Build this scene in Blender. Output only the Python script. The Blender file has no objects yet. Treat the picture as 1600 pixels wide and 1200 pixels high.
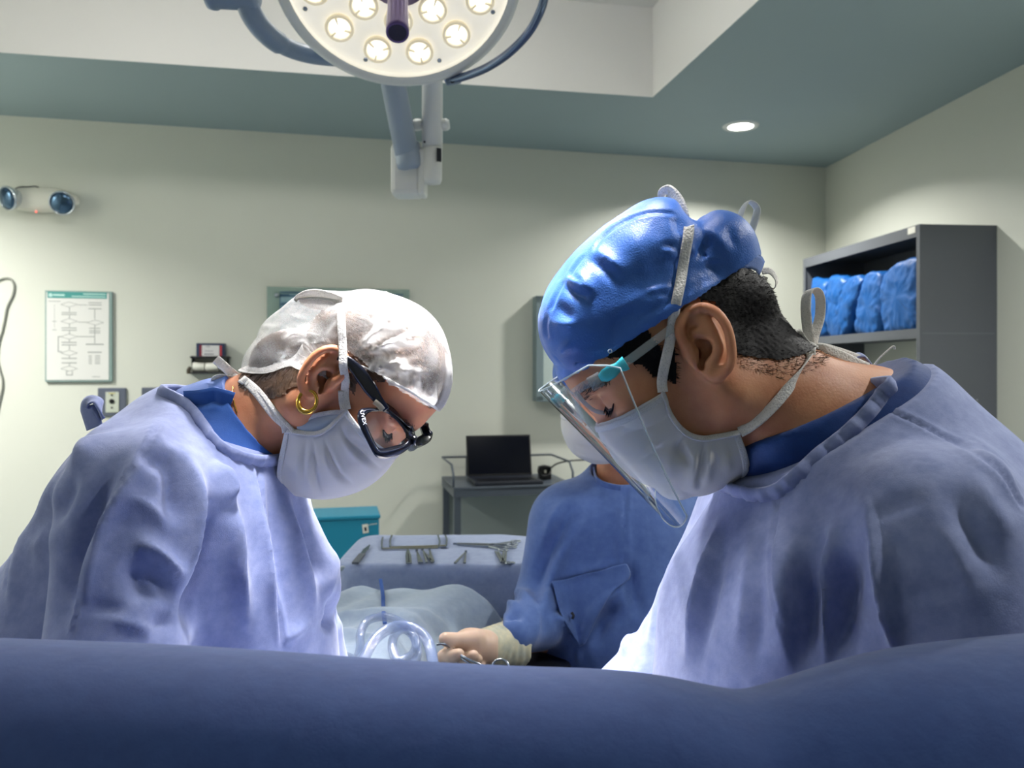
import bpy, bmesh, math, random
import numpy as np
from mathutils import Vector, Matrix

# ------------------------------------------------------------------ camera, light, exposure
scene = bpy.context.scene
COL = scene.collection
F, HX, HY, CZ = 1250.0, 800.0, 577.0, 1.38     # focal length (px), principal column, horizon row, camera height
cam_data = bpy.data.cameras.new('camera')
cam_data.sensor_width = 36.0
cam_data.lens = F / 1600.0 * 36.0
cam_data.shift_y = -(600.0 - HY) / 1600.0
cam_data.clip_start = 0.02
cam_data.dof.use_dof = True
cam_data.dof.focus_distance = 0.86
cam_data.dof.aperture_fstop = 9.0
cam = bpy.data.objects.new('camera', cam_data)
cam.location = (0, 0, CZ)
cam.rotation_euler = (math.pi / 2, 0, 0)
COL.objects.link(cam)
scene.camera = cam
world = bpy.data.worlds.new('world')
scene.world = world
world.use_nodes = True
world.node_tree.nodes['Background'].inputs[0].default_value = (0.55, 0.68, 0.75, 1)
world.node_tree.nodes['Background'].inputs[1].default_value = 0.03
scene.view_settings.view_transform = 'Standard'
scene.view_settings.look = 'None'
scene.view_settings.gamma = 1.0
scene.view_settings.exposure = 0.3
scene.view_settings.use_curve_mapping = False
scene.cycles.sample_clamp_indirect = 6.0

def area_light(name, loc, aim, size, power, color, spread=math.pi):
    d = bpy.data.lights.new(name, 'AREA')
    d.shape = 'DISK'; d.size = size; d.energy = power; d.color = color; d.spread = spread
    o = bpy.data.objects.new(name, d)
    o.location = loc
    v = Vector(aim) - Vector(loc)
    o.rotation_euler = v.to_track_quat('-Z', 'Y').to_euler()
    COL.objects.link(o)
    return o

# ceiling height and plan of the room
ZC = CZ + 1.25
DOWN_LAMPS = [(1.175, 4.11), (-2.85, 2.75), (-2.3, 0.2), (1.75, 1.9), (1.45, 0.55)]     # recessed downlights in the soffit; the last three are unseen, added as fill
DOWN_POWER = [26, 56, 16, 24, 16]
for (lx, ly), pw in zip(DOWN_LAMPS, DOWN_POWER):
    area_light('downlight_light', (lx, ly, ZC - 0.012), (lx, ly, 0), 0.13, pw, (1.0, 0.985, 0.95), math.radians(140))
ADDED_PANELS = [(-1.35, 2.15), (-0.25, 2.4)]             # unseen glowing boxes, added to brighten the raised ceiling well
LAMP_C = Vector((-0.262, 1.84, CZ + 0.908)); LAMP_N = Vector((0.08, -0.60, -0.80)).normalized()
ADDED_LAMP_C = Vector((-0.05, 0.82, CZ + 1.0)); ADDED_LAMP_N = Vector((0.0, 0.02, -0.99)).normalized()  # unseen second lamp head, added to light the surgeons and the field
LAMP_U = LAMP_N.cross(Vector((0, 0, 1))).normalized(); LAMP_V = LAMP_U.cross(LAMP_N)
LED_SPOTS = [(0.2, math.radians(15 + 30 * k)) for k in range(12)] + [(0.115, math.radians(45 * k)) for k in range(8)]
for r_, a_ in LED_SPOTS:                                    # one small light in every LED module of the surgical lamp
    q_ = LAMP_C + LAMP_U * r_ * math.cos(a_) + LAMP_V * r_ * math.sin(a_) + LAMP_N * 0.012
    area_light('led_light', q_, q_ + LAMP_N, 0.026, 0.2, (1.0, 0.96, 0.97), math.radians(34))
area_light('added_lamp_beam', ADDED_LAMP_C + ADDED_LAMP_N * 0.03, ADDED_LAMP_C + ADDED_LAMP_N, 0.30, 4.0, (1.0, 0.97, 0.98), math.radians(22))

# ------------------------------------------------------------------ helpers
rng = random.Random(7)
nrng = np.random.default_rng(7)

def lin(c):
    def f(v):
        v = v / 255.0
        return v / 12.92 if v <= 0.04045 else ((v + 0.055) / 1.055) ** 2.4
    return (f(c[0]), f(c[1]), f(c[2]), 1.0)

def P(px, py, Y):
    return Vector(((px - HX) / F * Y, Y, CZ - (py - HY) / F * Y))

def ray(px, py):
    return Vector(((px - HX) / F, 1.0, -(py - HY) / F))

def on_plane(px, py, point, normal):
    d = ray(px, py); o = Vector((0, 0, CZ))
    t = (Vector(point) - o).dot(normal) / d.dot(normal)
    return o + d * t

def project(v):
    v = np.asarray(v, dtype=np.float64)
    return np.stack([HX + F * v[:, 0] / v[:, 1], HY - F * (v[:, 2] - CZ) / v[:, 1]], axis=1)

MATS = {}
def mat(name, rgb, rough=0.6, metal=0.0, spec=0.5, noise=0.0, nscale=8.0, bump=0.0, bscale=200.0, rgb2=None,
        emit=0.0, emit_rgb=None, alpha=1.0, trans=0.0, ior=1.45, sss=0.0, sss_r=(1, .3, .15), sheen=0.0, coat=0.0, stretch=None, detail=3.0, glaze=0.0):
    if name in MATS:
        return MATS[name]
    m = bpy.data.materials.new(name); m.use_nodes = True
    nt = m.node_tree; b = nt.nodes['Principled BSDF']
    b.inputs['Base Color'].default_value = lin(rgb)
    b.inputs['Roughness'].default_value = rough
    b.inputs['Metallic'].default_value = metal
    b.inputs['Specular IOR Level'].default_value = spec
    b.inputs['IOR'].default_value = ior
    b.inputs['Alpha'].default_value = alpha
    b.inputs['Transmission Weight'].default_value = trans
    b.inputs['Sheen Weight'].default_value = sheen
    b.inputs['Coat Weight'].default_value = coat
    if sss:
        b.inputs['Subsurface Weight'].default_value = sss
        b.inputs['Subsurface Radius'].default_value = sss_r
        b.inputs['Subsurface Scale'].default_value = 0.012
    if emit:
        b.inputs['Emission Color'].default_value = lin(emit_rgb or rgb)
        b.inputs['Emission Strength'].default_value = emit
    tc = nt.nodes.new('ShaderNodeTexCoord'); src = tc.outputs['Object']
    if stretch:
        mp = nt.nodes.new('ShaderNodeMapping'); mp.inputs['Scale'].default_value = stretch
        nt.links.new(src, mp.inputs['Vector']); src = mp.outputs['Vector']
    if noise or rgb2:
        n = nt.nodes.new('ShaderNodeTexNoise'); n.inputs['Scale'].default_value = nscale; n.inputs['Detail'].default_value = detail
        nt.links.new(src, n.inputs['Vector'])
        r = nt.nodes.new('ShaderNodeValToRGB')
        c1 = lin(rgb); c2 = lin(rgb2) if rgb2 else tuple(x * (1 - noise) for x in c1[:3]) + (1,)
        r.color_ramp.elements[0].position = 0.32; r.color_ramp.elements[1].position = 0.68
        r.color_ramp.elements[0].color = c2; r.color_ramp.elements[1].color = c1
        nt.links.new(n.outputs['Fac'], r.inputs['Fac']); nt.links.new(r.outputs['Color'], b.inputs['Base Color'])
    if bump:
        n2 = nt.nodes.new('ShaderNodeTexNoise'); n2.inputs['Scale'].default_value = bscale; n2.inputs['Detail'].default_value = 2.0
        nt.links.new(src, n2.inputs['Vector'])
        bp = nt.nodes.new('ShaderNodeBump'); bp.inputs['Strength'].default_value = bump; bp.inputs['Distance'].default_value = 0.002
        nt.links.new(n2.outputs['Fac'], bp.inputs['Height']); nt.links.new(bp.outputs['Normal'], b.inputs['Normal'])
    MATS[name] = m
    return m

def link(o, parent=None):
    COL.objects.link(o)
    if parent is not None:
        o.parent = parent
        o.matrix_parent_inverse = parent.matrix_basis.inverted()
    return o

def obj(name, verts, faces, m, parent=None, smooth=False, subsurf=0, solid=0.0, solid_off=0.0, bevel=0.0):
    me = bpy.data.meshes.new(name)
    me.from_pydata([tuple(map(float, v)) for v in verts], [], [tuple(f) for f in faces])
    me.validate(); me.update()
    return obj_me(name, me, m, parent, smooth, subsurf, solid, solid_off, bevel)

def obj_me(name, me, m, parent=None, smooth=False, subsurf=0, solid=0.0, solid_off=0.0, bevel=0.0):
    if m is not None:
        me.materials.append(m)
    if smooth:
        me.polygons.foreach_set('use_smooth', [True] * len(me.polygons))
    o = bpy.data.objects.new(name, me); link(o, parent)
    if solid:
        s = o.modifiers.new('thickness', 'SOLIDIFY'); s.thickness = solid; s.offset = solid_off
    if bevel:
        s = o.modifiers.new('bevel', 'BEVEL'); s.width = bevel; s.segments = 2; s.limit_method = 'ANGLE'
    if subsurf:
        s = o.modifiers.new('subdivision', 'SUBSURF'); s.levels = subsurf; s.render_levels = subsurf
    return o

def obj_np(name, v, f, m, parent=None, smooth=True):
    """v (n,3) array, f (m,4) or (m,3) int array"""
    me = bpy.data.meshes.new(name)
    n, k = f.shape
    me.vertices.add(len(v)); me.vertices.foreach_set('co', np.ascontiguousarray(v, dtype=np.float32).ravel())
    me.loops.add(n * k); me.loops.foreach_set('vertex_index', np.ascontiguousarray(f, dtype=np.int32).ravel())
    me.polygons.add(n)
    me.polygons.foreach_set('loop_start', np.arange(0, n * k, k, dtype=np.int32))
    me.polygons.foreach_set('loop_total', np.full(n, k, dtype=np.int32))
    me.update(calc_edges=True); me.validate()
    return obj_me(name, me, m, parent, smooth)

def tag(o, label, cat, group=None, kind=None):
    o['label'] = label; o['category'] = cat
    if group: o['group'] = group
    if kind: o['kind'] = kind
    return o

def empty(name, loc, label=None, cat=None, group=None):
    o = bpy.data.objects.new(name, None); o.empty_display_size = 0.05
    o.location = loc; COL.objects.link(o)
    if label:
        tag(o, label, cat or '', group)
    return o

def struct(o):
    o['kind'] = 'structure'; return o

class MB:
    """collects shapes into one mesh"""
    def __init__(s): s.v = []; s.f = []
    def add(s, v, f):
        k = len(s.v); s.v += [tuple(x) for x in v]; s.f += [tuple(i + k for i in q) for q in f]; return s
    def box(s, c, ex, ey, ez):
        c = Vector(c); ex = Vector(ex); ey = Vector(ey); ez = Vector(ez)
        v = [c + sx * ex + sy * ey + sz * ez for sz in (-1, 1) for sy in (-1, 1) for sx in (-1, 1)]
        f = [(0, 2, 3, 1), (4, 5, 7, 6), (0, 1, 5, 4), (2, 6, 7, 3), (0, 4, 6, 2), (1, 3, 7, 5)]
        if ex.cross(ey).dot(ez) < 0: f = [q[::-1] for q in f]
        return s.add(v, f)
    def tube(s, pts, r, n=12, caps=True, closed=False):
        pts = [Vector(p) for p in pts]; m = len(pts)
        rs = [r] * m if isinstance(r, (int, float)) else list(r)
        v, f = [], []
        up = None
        for i, p in enumerate(pts):
            if closed: t = pts[(i + 1) % m] - pts[i - 1]
            else: t = pts[min(i + 1, m - 1)] - pts[max(i - 1, 0)]
            t.normalize()
            if up is None:
                up = Vector((0, 0, 1)) if abs(t.z) < 0.9 else Vector((1, 0, 0))
            a = t.cross(up).normalized(); b = a.cross(t).normalized(); up = b
            for k in range(n):
                an = 2 * math.pi * k / n
                v.append(p + (a * math.cos(an) + b * math.sin(an)) * rs[i])
        rows = m if closed else m - 1
        for i in range(rows):
            j = (i + 1) % m
            for k in range(n):
                f.append((i * n + k, i * n + (k + 1) % n, j * n + (k + 1) % n, j * n + k))
        if caps and not closed:
            f.append(tuple(range(n))[::-1]); f.append(tuple((m - 1) * n + k for k in range(n)))
            f = [q[::-1] for q in f]
        else:
            f = [q[::-1] for q in f]
        return s.add(v, f)
    def lathe(s, prof, c, axis, n=32, cap0=True, cap1=True):
        """prof: list of (r, h) along axis from c"""
        c = Vector(c); ax = Vector(axis).normalized()
        a = ax.cross(Vector((0, 0, 1)) if abs(ax.z) < 0.9 else Vector((1, 0, 0))).normalized(); b = ax.cross(a)
        v, f = [], []
        for r, h in prof:
            for k in range(n):
                t = 2 * math.pi * k / n
                v.append(c + ax * h + (a * math.cos(t) + b * math.sin(t)) * r)
        for i in range(len(prof) - 1):
            for k in range(n):
                f.append((i * n + k, i * n + (k + 1) % n, (i + 1) * n + (k + 1) % n, (i + 1) * n + k))
        if cap0: f.append(tuple(range(n))[::-1])
        if cap1: f.append(tuple((len(prof) - 1) * n + k for k in range(n)))
        return s.add(v, f)
    def build(s, name, m, parent=None, **kw):
        return obj(name, s.v, s.f, m, parent, **kw)

def catmull(pts, n=8, closed=False):
    pts = [Vector(p) for p in pts]; out = []; m = len(pts)
    segs = m if closed else m - 1
    for i in range(segs):
        if closed: p0, p1, p2, p3 = pts[i - 1], pts[i], pts[(i + 1) % m], pts[(i + 2) % m]
        else: p0, p1, p2, p3 = pts[max(i - 1, 0)], pts[i], pts[i + 1], pts[min(i + 2, m - 1)]
        for k in range(n):
            t = k / n
            out.append(0.5 * ((2 * p1) + (p2 - p0) * t + (2 * p0 - 5 * p1 + 4 * p2 - p3) * t * t + (3 * p1 - p0 - 3 * p2 + p3) * t ** 3))
    if not closed: out.append(pts[-1].copy())
    return out

def ribbon(name, pts, width, thick, m, parent, wdir=None, n=8, smooth_path=True, wdirs=None, widths=None, wang=None):
    """flat strap: pts 3D path; wdir = direction of its width (vector) or list per point"""
    raw = [Vector(p) for p in pts]
    path = catmull(raw, n) if smooth_path else raw
    M = len(path); v = []; f = []
    for i, p in enumerate(path):
        t = (path[min(i + 1, M - 1)] - path[max(i - 1, 0)]).normalized()
        if wang is not None:                     # turned by this angle (degrees) out of the plane X-Z
            u = i / (M - 1) * (len(wang) - 1); k = min(int(u), len(wang) - 2); fr = u - k
            an = math.radians(wang[k] * (1 - fr) + wang[k + 1] * fr); yv = Vector((0, 1, 0)); side = t.cross(yv).normalized()
            w = side * math.cos(an) + yv * math.sin(an)
        elif wdirs is not None:
            u = i / (M - 1) * (len(wdirs) - 1); k = min(int(u), len(wdirs) - 2); fr = u - k
            w = Vector(wdirs[k]).lerp(Vector(wdirs[k + 1]), fr)
        else:
            w = Vector(wdir)
        w = (w - t * w.dot(t)).normalized(); nn = t.cross(w).normalized()
        ww = width
        if widths is not None:
            u = i / (M - 1) * (len(widths) - 1); k = min(int(u), len(widths) - 2); fr = u - k
            ww = widths[k] * (1 - fr) + widths[k + 1] * fr
        for sx, sy in ((-1, -.6), (-.55, -1), (.55, -1), (1, -.6), (1, .6), (.55, 1), (-.55, 1), (-1, .6)):
            v.append(p + w * sx * ww / 2 + nn * sy * thick / 2)
    for i in range(M - 1):
        for k in range(8):
            f.append((i * 8 + k, i * 8 + (k + 1) % 8, (i + 1) * 8 + (k + 1) % 8, (i + 1) * 8 + k))
    f.append(tuple(range(8))[::-1]); f.append(tuple((M - 1) * 8 + k for k in range(8)))
    return obj(name, v, f, m, parent, smooth=True)

def grid_surface(name, rows, m, parent=None, smooth=True, closed_u=False, solid=0.0, subsurf=0, solid_off=0.0):
    R = len(rows); C = len(rows[0]); v = [p for r in rows for p in r]; f = []
    for i in range(R - 1):
        for j in range(C if closed_u else C - 1):
            f.append((i * C + j, i * C + (j + 1) % C, (i + 1) * C + (j + 1) % C, (i + 1) * C + j))
    return obj(name, v, f, m, parent, smooth, subsurf, solid, solid_off)

def text_mesh(name, body, size, origin, ex, ez, m, parent, align='LEFT', extrude=0.0002, bold=0.0):
    cu = bpy.data.curves.new(name, 'FONT'); cu.body = body; cu.size = size; cu.extrude = extrude; cu.align_x = align
    cu.offset = bold; cu.resolution_u = 3
    t = bpy.data.objects.new(name + '_src', cu); COL.objects.link(t)
    me = bpy.data.meshes.new_from_object(t)
    COL.objects.unlink(t); bpy.data.objects.remove(t); bpy.data.curves.remove(cu)
    ex = Vector(ex).normalized(); ez = Vector(ez).normalized(); ny = ex.cross(ez)
    M = Matrix((ex, ez, ny)).transposed().to_4x4(); M.translation = Vector(origin)
    me.transform(M); me.name = name
    return obj_me(name, me, m, parent)

# ------------------------------------------------------------------ implicit surfaces (one continuous mesh per body)
class SDF:
    def __init__(s, xs, ys, zs):
        s.x, s.y, s.z = (np.asarray(a, dtype=np.float32) for a in (xs, ys, zs))
        s.f = np.full((len(s.x), len(s.y), len(s.z)), 0.3, dtype=np.float32)
    def _sl(s, lo, hi):
        out = []
        for a, l, h in zip((s.x, s.y, s.z), lo, hi):
            i = max(int(np.searchsorted(a, l)) - 1, 0); j = min(int(np.searchsorted(a, h)) + 1, len(a))
            if j <= i: return None
            out.append(slice(i, j))
        return tuple(out)
    def _apply(s, sl, d, k, op):
        A = s.f[sl]
        if op == 'add':
            if k > 0:
                h = np.maximum(k - np.abs(A - d), 0) / k
                s.f[sl] = np.minimum(A, d) - h * h * k * 0.25
            else: s.f[sl] = np.minimum(A, d)
        else:                                   # subtract
            B = -d
            if k > 0:
                h = np.maximum(k - np.abs(A - B), 0) / k
                s.f[sl] = np.maximum(A, B) + h * h * k * 0.25
            else: s.f[sl] = np.maximum(A, B)
    def ell(s, c, r, axes=None, k=0.01, op='add', pad=0.03):
        c = Vector(c); R = max(r) + k + pad
        sl = s._sl(c - Vector((R,) * 3), c + Vector((R,) * 3))
        if sl is None: return s
        X = s.x[sl[0]][:, None, None] - c.x; Y = s.y[sl[1]][None, :, None] - c.y; Z = s.z[sl[2]][None, None, :] - c.z
        ax = axes or (Vector((1, 0, 0)), Vector((0, 1, 0)), Vector((0, 0, 1)))
        k0 = 0; k1 = 0
        for a, rr in zip(ax, r):
            q = X * a[0] + Y * a[1] + Z * a[2]
            k0 = k0 + (q / rr) ** 2; k1 = k1 + (q / (rr * rr)) ** 2
        k0 = np.sqrt(k0); k1 = np.sqrt(k1) + 1e-6
        s._apply(sl, (k0 * (k0 - 1) / k1).astype(np.float32), k, op); return s
    def cap(s, a, b, ra, rb, k=0.01, op='add', pad=0.03):
        a = Vector(a); b = Vector(b); R = max(ra, rb) + k + pad
        lo = [min(a[i], b[i]) - R for i in range(3)]; hi = [max(a[i], b[i]) + R for i in range(3)]
        sl = s._sl(lo, hi)
        if sl is None: return s
        X = s.x[sl[0]][:, None, None] - a.x; Y = s.y[sl[1]][None, :, None] - a.y; Z = s.z[sl[2]][None, None, :] - a.z
        ba = b - a; L2 = max(ba.length_squared, 1e-9)
        h = np.clip((X * ba.x + Y * ba.y + Z * ba.z) / L2, 0, 1)
        d = np.sqrt((X - h * ba.x) ** 2 + (Y - h * ba.y) ** 2 + (Z - h * ba.z) ** 2) - (ra + (rb - ra) * h)
        s._apply(sl, d.astype(np.float32), k, op); return s
    def chain(s, pts, rs, k=0.01, op='add', pad=0.03):
        for i in range(len(pts) - 1): s.cap(pts[i], pts[i + 1], rs[i], rs[i + 1], k, op, pad)
        return s
    def half(s, point, normal, k=0.0):
        """remove everything on the side the normal points to"""
        p = Vector(point); n = Vector(normal).normalized()
        d = (s.x[:, None, None] - p.x) * n.x + (s.y[None, :, None] - p.y) * n.y + (s.z[None, None, :] - p.z) * n.z
        s._apply((slice(None),) * 3, -d.astype(np.float32), k, 'sub'); return s
    def mesh(s, iso=0.0):
        f = s.f - iso
        f[0] = f[-1] = 0.3; f[:, 0] = f[:, -1] = 0.3; f[:, :, 0] = f[:, :, -1] = 0.3
        ins = f < 0
        nx, ny, nz = f.shape
        cnt = np.zeros((nx - 1, ny - 1, nz - 1), np.uint8)
        for dx in (0, 1):
            for dy in (0, 1):
                for dz in (0, 1): cnt += ins[dx:nx - 1 + dx, dy:ny - 1 + dy, dz:nz - 1 + dz]
        I, J, K = np.nonzero((cnt > 0) & (cnt < 8))
        idx = np.full(cnt.shape, -1, np.int32); idx[I, J, K] = np.arange(len(I))
        acc = np.zeros((len(I), 3)); num = np.zeros(len(I))
        cs = [(0, 0, 0), (1, 0, 0), (0, 1, 0), (1, 1, 0), (0, 0, 1), (1, 0, 1), (0, 1, 1), (1, 1, 1)]
        val = [f[I + a, J + b, K + c] for a, b, c in cs]
        pos = [np.stack([s.x[I + a], s.y[J + b], s.z[K + c]], 1) for a, b, c in cs]
        for a, b in ((0, 1), (2, 3), (4, 5), (6, 7), (0, 2), (1, 3), (4, 6), (5, 7), (0, 4), (1, 5), (2, 6), (3, 7)):
            m = (val[a] < 0) != (val[b] < 0)
            t = np.where(m, val[a] / np.where(m, val[a] - val[b], 1), 0)[:, None]
            acc += np.where(m[:, None], pos[a] + (pos[b] - pos[a]) * t, 0); num += m
        V = acc / num[:, None]
        quads = []
        a, b, c = np.nonzero(ins[:-1, 1:-1, 1:-1] != ins[1:, 1:-1, 1:-1]); b += 1; c += 1
        q = np.stack([idx[a, b - 1, c - 1], idx[a, b, c - 1], idx[a, b, c], idx[a, b - 1, c]], 1)
        fl = ~ins[a, b, c]; q[fl] = q[fl][:, ::-1]; quads.append(q)
        a, b, c = np.nonzero(ins[1:-1, :-1, 1:-1] != ins[1:-1, 1:, 1:-1]); a += 1; c += 1
        q = np.stack([idx[a - 1, b, c - 1], idx[a - 1, b, c], idx[a, b, c], idx[a, b, c - 1]], 1)
        fl = ~ins[a, b, c]; q[fl] = q[fl][:, ::-1]; quads.append(q)
        a, b, c = np.nonzero(ins[1:-1, 1:-1, :-1] != ins[1:-1, 1:-1, 1:]); a += 1; b += 1
        q = np.stack([idx[a - 1, b - 1, c], idx[a, b - 1, c], idx[a, b, c], idx[a - 1, b, c]], 1)
        fl = ~ins[a, b, c]; q[fl] = q[fl][:, ::-1]; quads.append(q)
        return V, np.concatenate(quads)

def axis(fine0, fine1, h, lo=None, hi=None, H=None):
    """grid line positions: fine step h between fine0 and fine1, coarser H outside to lo / hi"""
    a = list(np.arange(fine0, fine1, h))
    if lo is not None and lo < fine0:
        st = h; p = fine0; pre = []
        while p > lo:
            st = min(st * 1.25, H); p -= st; pre.append(p)
        a = pre[::-1] + a
    if hi is not None and hi > fine1:
        st = h; p = a[-1]
        while p < hi:
            st = min(st * 1.25, H); p += st; a.append(p)
    return np.array(a)

def vnormals(v, f):
    n = np.zeros_like(v)
    a = v[f[:, 2]] - v[f[:, 0]]; b = v[f[:, 3 % f.shape[1]]] - v[f[:, 1]]
    fn = np.cross(a, b)
    for k in range(f.shape[1]): np.add.at(n, f[:, k], fn)
    return n / (np.linalg.norm(n, axis=1)[:, None] + 1e-12)

def relax(v, f, it=2, lam=0.5):
    n = len(v); e = np.concatenate([f[:, [k, (k + 1) % f.shape[1]]] for k in range(f.shape[1])])
    deg = np.bincount(e[:, 0], minlength=n) + np.bincount(e[:, 1], minlength=n)
    for _ in range(it):
        s = np.zeros_like(v)
        for d in range(3):
            s[:, d] = np.bincount(e[:, 0], v[e[:, 1], d], n) + np.bincount(e[:, 1], v[e[:, 0], d], n)
        v = v + lam * (s / np.maximum(deg, 1)[:, None] - v)
    return v

def poly_dist(q, pts):
    """distance of 2D points q to the polyline, signed side and parameter 0..1 along it"""
    best = np.full(len(q), 1e9); side = np.zeros(len(q)); par = np.zeros(len(q))
    pts = np.asarray(pts, float); seg = np.linalg.norm(np.diff(pts, axis=0), axis=1); tot = seg.sum(); cum = 0
    for i in range(len(pts) - 1):
        a, b = pts[i], pts[i + 1]; ab = b - a
        t = np.clip(((q - a) @ ab) / (ab @ ab), 0, 1)
        d = q - (a + t[:, None] * ab); dist = np.hypot(d[:, 0], d[:, 1])
        s = np.sign(ab[0] * (q[:, 1] - a[1]) - ab[1] * (q[:, 0] - a[0]))
        m = dist < best
        best[m] = dist[m]; side[m] = s[m]; par[m] = (cum + t[m] * seg[i]) / tot
        cum += seg[i]
    return best, side, par

def smooth2(pts, n=6):
    p = catmull([Vector((a, b, 0)) for a, b in pts], n)
    return [(q.x, q.y) for q in p]

def fold(v, f, folds, facing=-0.15):
    """press cloth folds into the side of a mesh: each fold is (points in px, width px, height m, kind)"""
    n = vnormals(v, f)
    view = v - np.array([0, 0, CZ]); view /= np.linalg.norm(view, axis=1)[:, None]
    face = np.clip((-(n * view).sum(1) - facing) / 0.35, 0, 1)
    q = project(v); disp = np.zeros(len(v))
    for pts, w, h, kind in folds:
        sp = smooth2(pts) if len(pts) > 2 else pts
        arr = np.array(sp); lo = arr.min(0) - 4 * w; hi = arr.max(0) + 4 * w
        sel = np.nonzero((q[:, 0] > lo[0]) & (q[:, 0] < hi[0]) & (q[:, 1] > lo[1]) & (q[:, 1] < hi[1]))[0]
        if not len(sel): continue
        d, s, t = poly_dist(q[sel], sp)
        end = np.clip(np.minimum(t, 1 - t) / 0.42, 0, 1); end = end * end * (3 - 2 * end)
        if kind == 'open': end = np.clip((t) / 0.3, 0, 1)
        if kind in ('ridge', 'open'): pr = np.exp(-(np.sqrt(d * d + (.18 * w) ** 2) / w) ** (1.35 if h > 0 else 2.0))
        elif kind == 'step':                      # sharp crease: high on the left of the path, dropping to its right
            x = d * s / w; pr = np.where(x < 0, np.exp(-(x / 1.6) ** 2), -0.9 * np.exp(-((x - 0.9) / 0.9) ** 2) + 1.35 * np.exp(-(x / 0.35) ** 2) * 0.9)
        elif kind == 'seam':
            end = np.clip(np.minimum(t, 1 - t) / 0.05, 0, 1); pr = -np.exp(-(d / w) ** 2) + 0.5 * np.exp(-((d - 2 * w) / w) ** 2)
        disp[sel] += h * end * pr * face[sel]
    return v + n * disp[:, None]

def wobble(v, f, amp, freq, seed=0):
    """soft cloth unevenness by summed sines"""
    n = vnormals(v, f); r = np.random.default_rng(seed); d = np.zeros(len(v))
    for _ in range(9):
        k = r.normal(size=3); k *= freq * r.uniform(.6, 1.8) / np.linalg.norm(k)
        d += np.sin(v @ k + r.uniform(0, 6.3)) / 4
    return v + n * (amp * d)[:, None]

def inside_poly(q, poly):
    poly = np.asarray(poly, float); r = np.zeros(len(q), bool); j = len(poly) - 1
    for i in range(len(poly)):
        xi, yi = poly[i]; xj, yj = poly[j]
        c = ((yi > q[:, 1]) != (yj > q[:, 1])) & (q[:, 0] < (xj - xi) * (q[:, 1] - yi) / (yj - yi + 1e-12) + xi)
        r ^= c; j = i
    return r
# ------------------------------------------------------------------ the room
M_wall = mat('wall_paint', (205, 207, 196), 0.55, noise=0.03, nscale=1.5, bump=0.06, bscale=90)
M_ceil = mat('soffit_shaded', (146, 163, 166), 0.7, noise=0.03, nscale=1.2, bump=0.04, bscale=90)  # ceiling shade put into the colour: darker and bluer than the walls
M_well = mat('well_paint', (226, 225, 222), 0.6, bump=0.03, bscale=90)
M_floor = mat('floor_vinyl', (120, 130, 135), 0.35, noise=0.08, nscale=3)
M_white = mat('white_plastic', (226, 224, 212), 0.4)
M_lampwhite = mat('lamp_white_enamel', (222, 224, 220), 0.32)
M_lampgrey = mat('lamp_grey_enamel', (120, 138, 160), 0.3)
M_dark = mat('dark_plastic', (28, 32, 42), 0.4)
M_black = mat('black_plastic', (10, 11, 16), 0.35)
M_steel = mat('stainless_steel', (150, 160, 168), 0.32, metal=0.9)
M_darksteel = mat('painted_steel', (74, 82, 92), 0.42, metal=0.2)
M_cab = mat('cabinet_grey_steel', (86, 90, 96), 0.5, noise=0.06, nscale=4)
M_chrome = mat('chrome', (205, 212, 220), 0.12, metal=1.0)
M_glow = mat('lamp_glow', (255, 252, 244), 0.5, emit=9.0)

BR = Vector((1.944, 4.96, 0)); BD = Vector((4.463, 1.024, 0)).normalized(); BN = Vector((BD.y, -BD.x, 0))
BL = BR - BD * 5.4
RD = Vector((0.0903, -1, 0)).normalized(); RN = Vector((-0.996, -0.09, 0)).normalized()
RF = BR + RD * 7.0
LF = BL + Vector((BD.y, -BD.x, 0)) * 6.2
def up(p, z): return Vector((p.x, p.y, z))
H = ZC
def wall(name, a, b, m, z1=H):
    # a slab 8 cm thick standing outside the line a-b
    d = (b - a).normalized(); n = Vector((-d.y, d.x, 0))
    c = (a + b) / 2 + n * 0.04; L = (b - a).length / 2
    return struct(MB().box((c.x, c.y, z1 / 2), d * (L + 0.08), n * 0.04, (0, 0, z1 / 2)).build(name, m))
wall('wall_back', BL, BR, M_wall)
wall('wall_right', BR, RF, M_wall)
wall('wall_front', RF, LF, M_wall)
wall('wall_left', LF, BL, M_wall)
v = [up(BL, -0.05), up(BR, -0.05), up(RF, -0.05), up(LF, -0.05), up(BL, 0), up(BR, 0), up(RF, 0), up(LF, 0)]
struct(obj('floor', v, [(3, 2, 1, 0)[::-1], (4, 7, 6, 5), (0, 1, 5, 4), (1, 2, 6, 5), (2, 3, 7, 6), (3, 0, 4, 7)], M_floor))
# ceiling: flat soffit with a raised rectangular well
WB = Vector((0.647, 3.676, 0)); WX = Vector((0.9816, 0.191, 0)).normalized(); WY = Vector((WX.y, -WX.x, 0))
WA = WB - WX * 3.3; WC = WB + WY * 4.1; WD_ = WA + WY * 4.1
ZW = ZC + 0.41
outer = [BL - BD * .1 - BN * .1, BR + BD * .1 - BN * .1, RF + BD * .1 + Vector((0, -.1, 0)), LF - BD * .1 + Vector((0, -.1, 0))]
inner = [WA, WB, WC, WD_]
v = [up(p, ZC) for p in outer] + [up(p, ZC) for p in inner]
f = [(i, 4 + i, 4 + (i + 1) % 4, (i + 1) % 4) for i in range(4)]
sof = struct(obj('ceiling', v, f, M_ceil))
v = [up(p, ZC) for p in inner] + [up(p, ZW) for p in inner]
f = [(i, 4 + i, 4 + (i + 1) % 4, (i + 1) % 4) for i in range(4)]
obj('well_sides', v, f, M_well, sof)
obj('well_top', [up(p, ZW) for p in inner], [(0, 1, 2, 3)[::-1]], M_well, sof)

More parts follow.
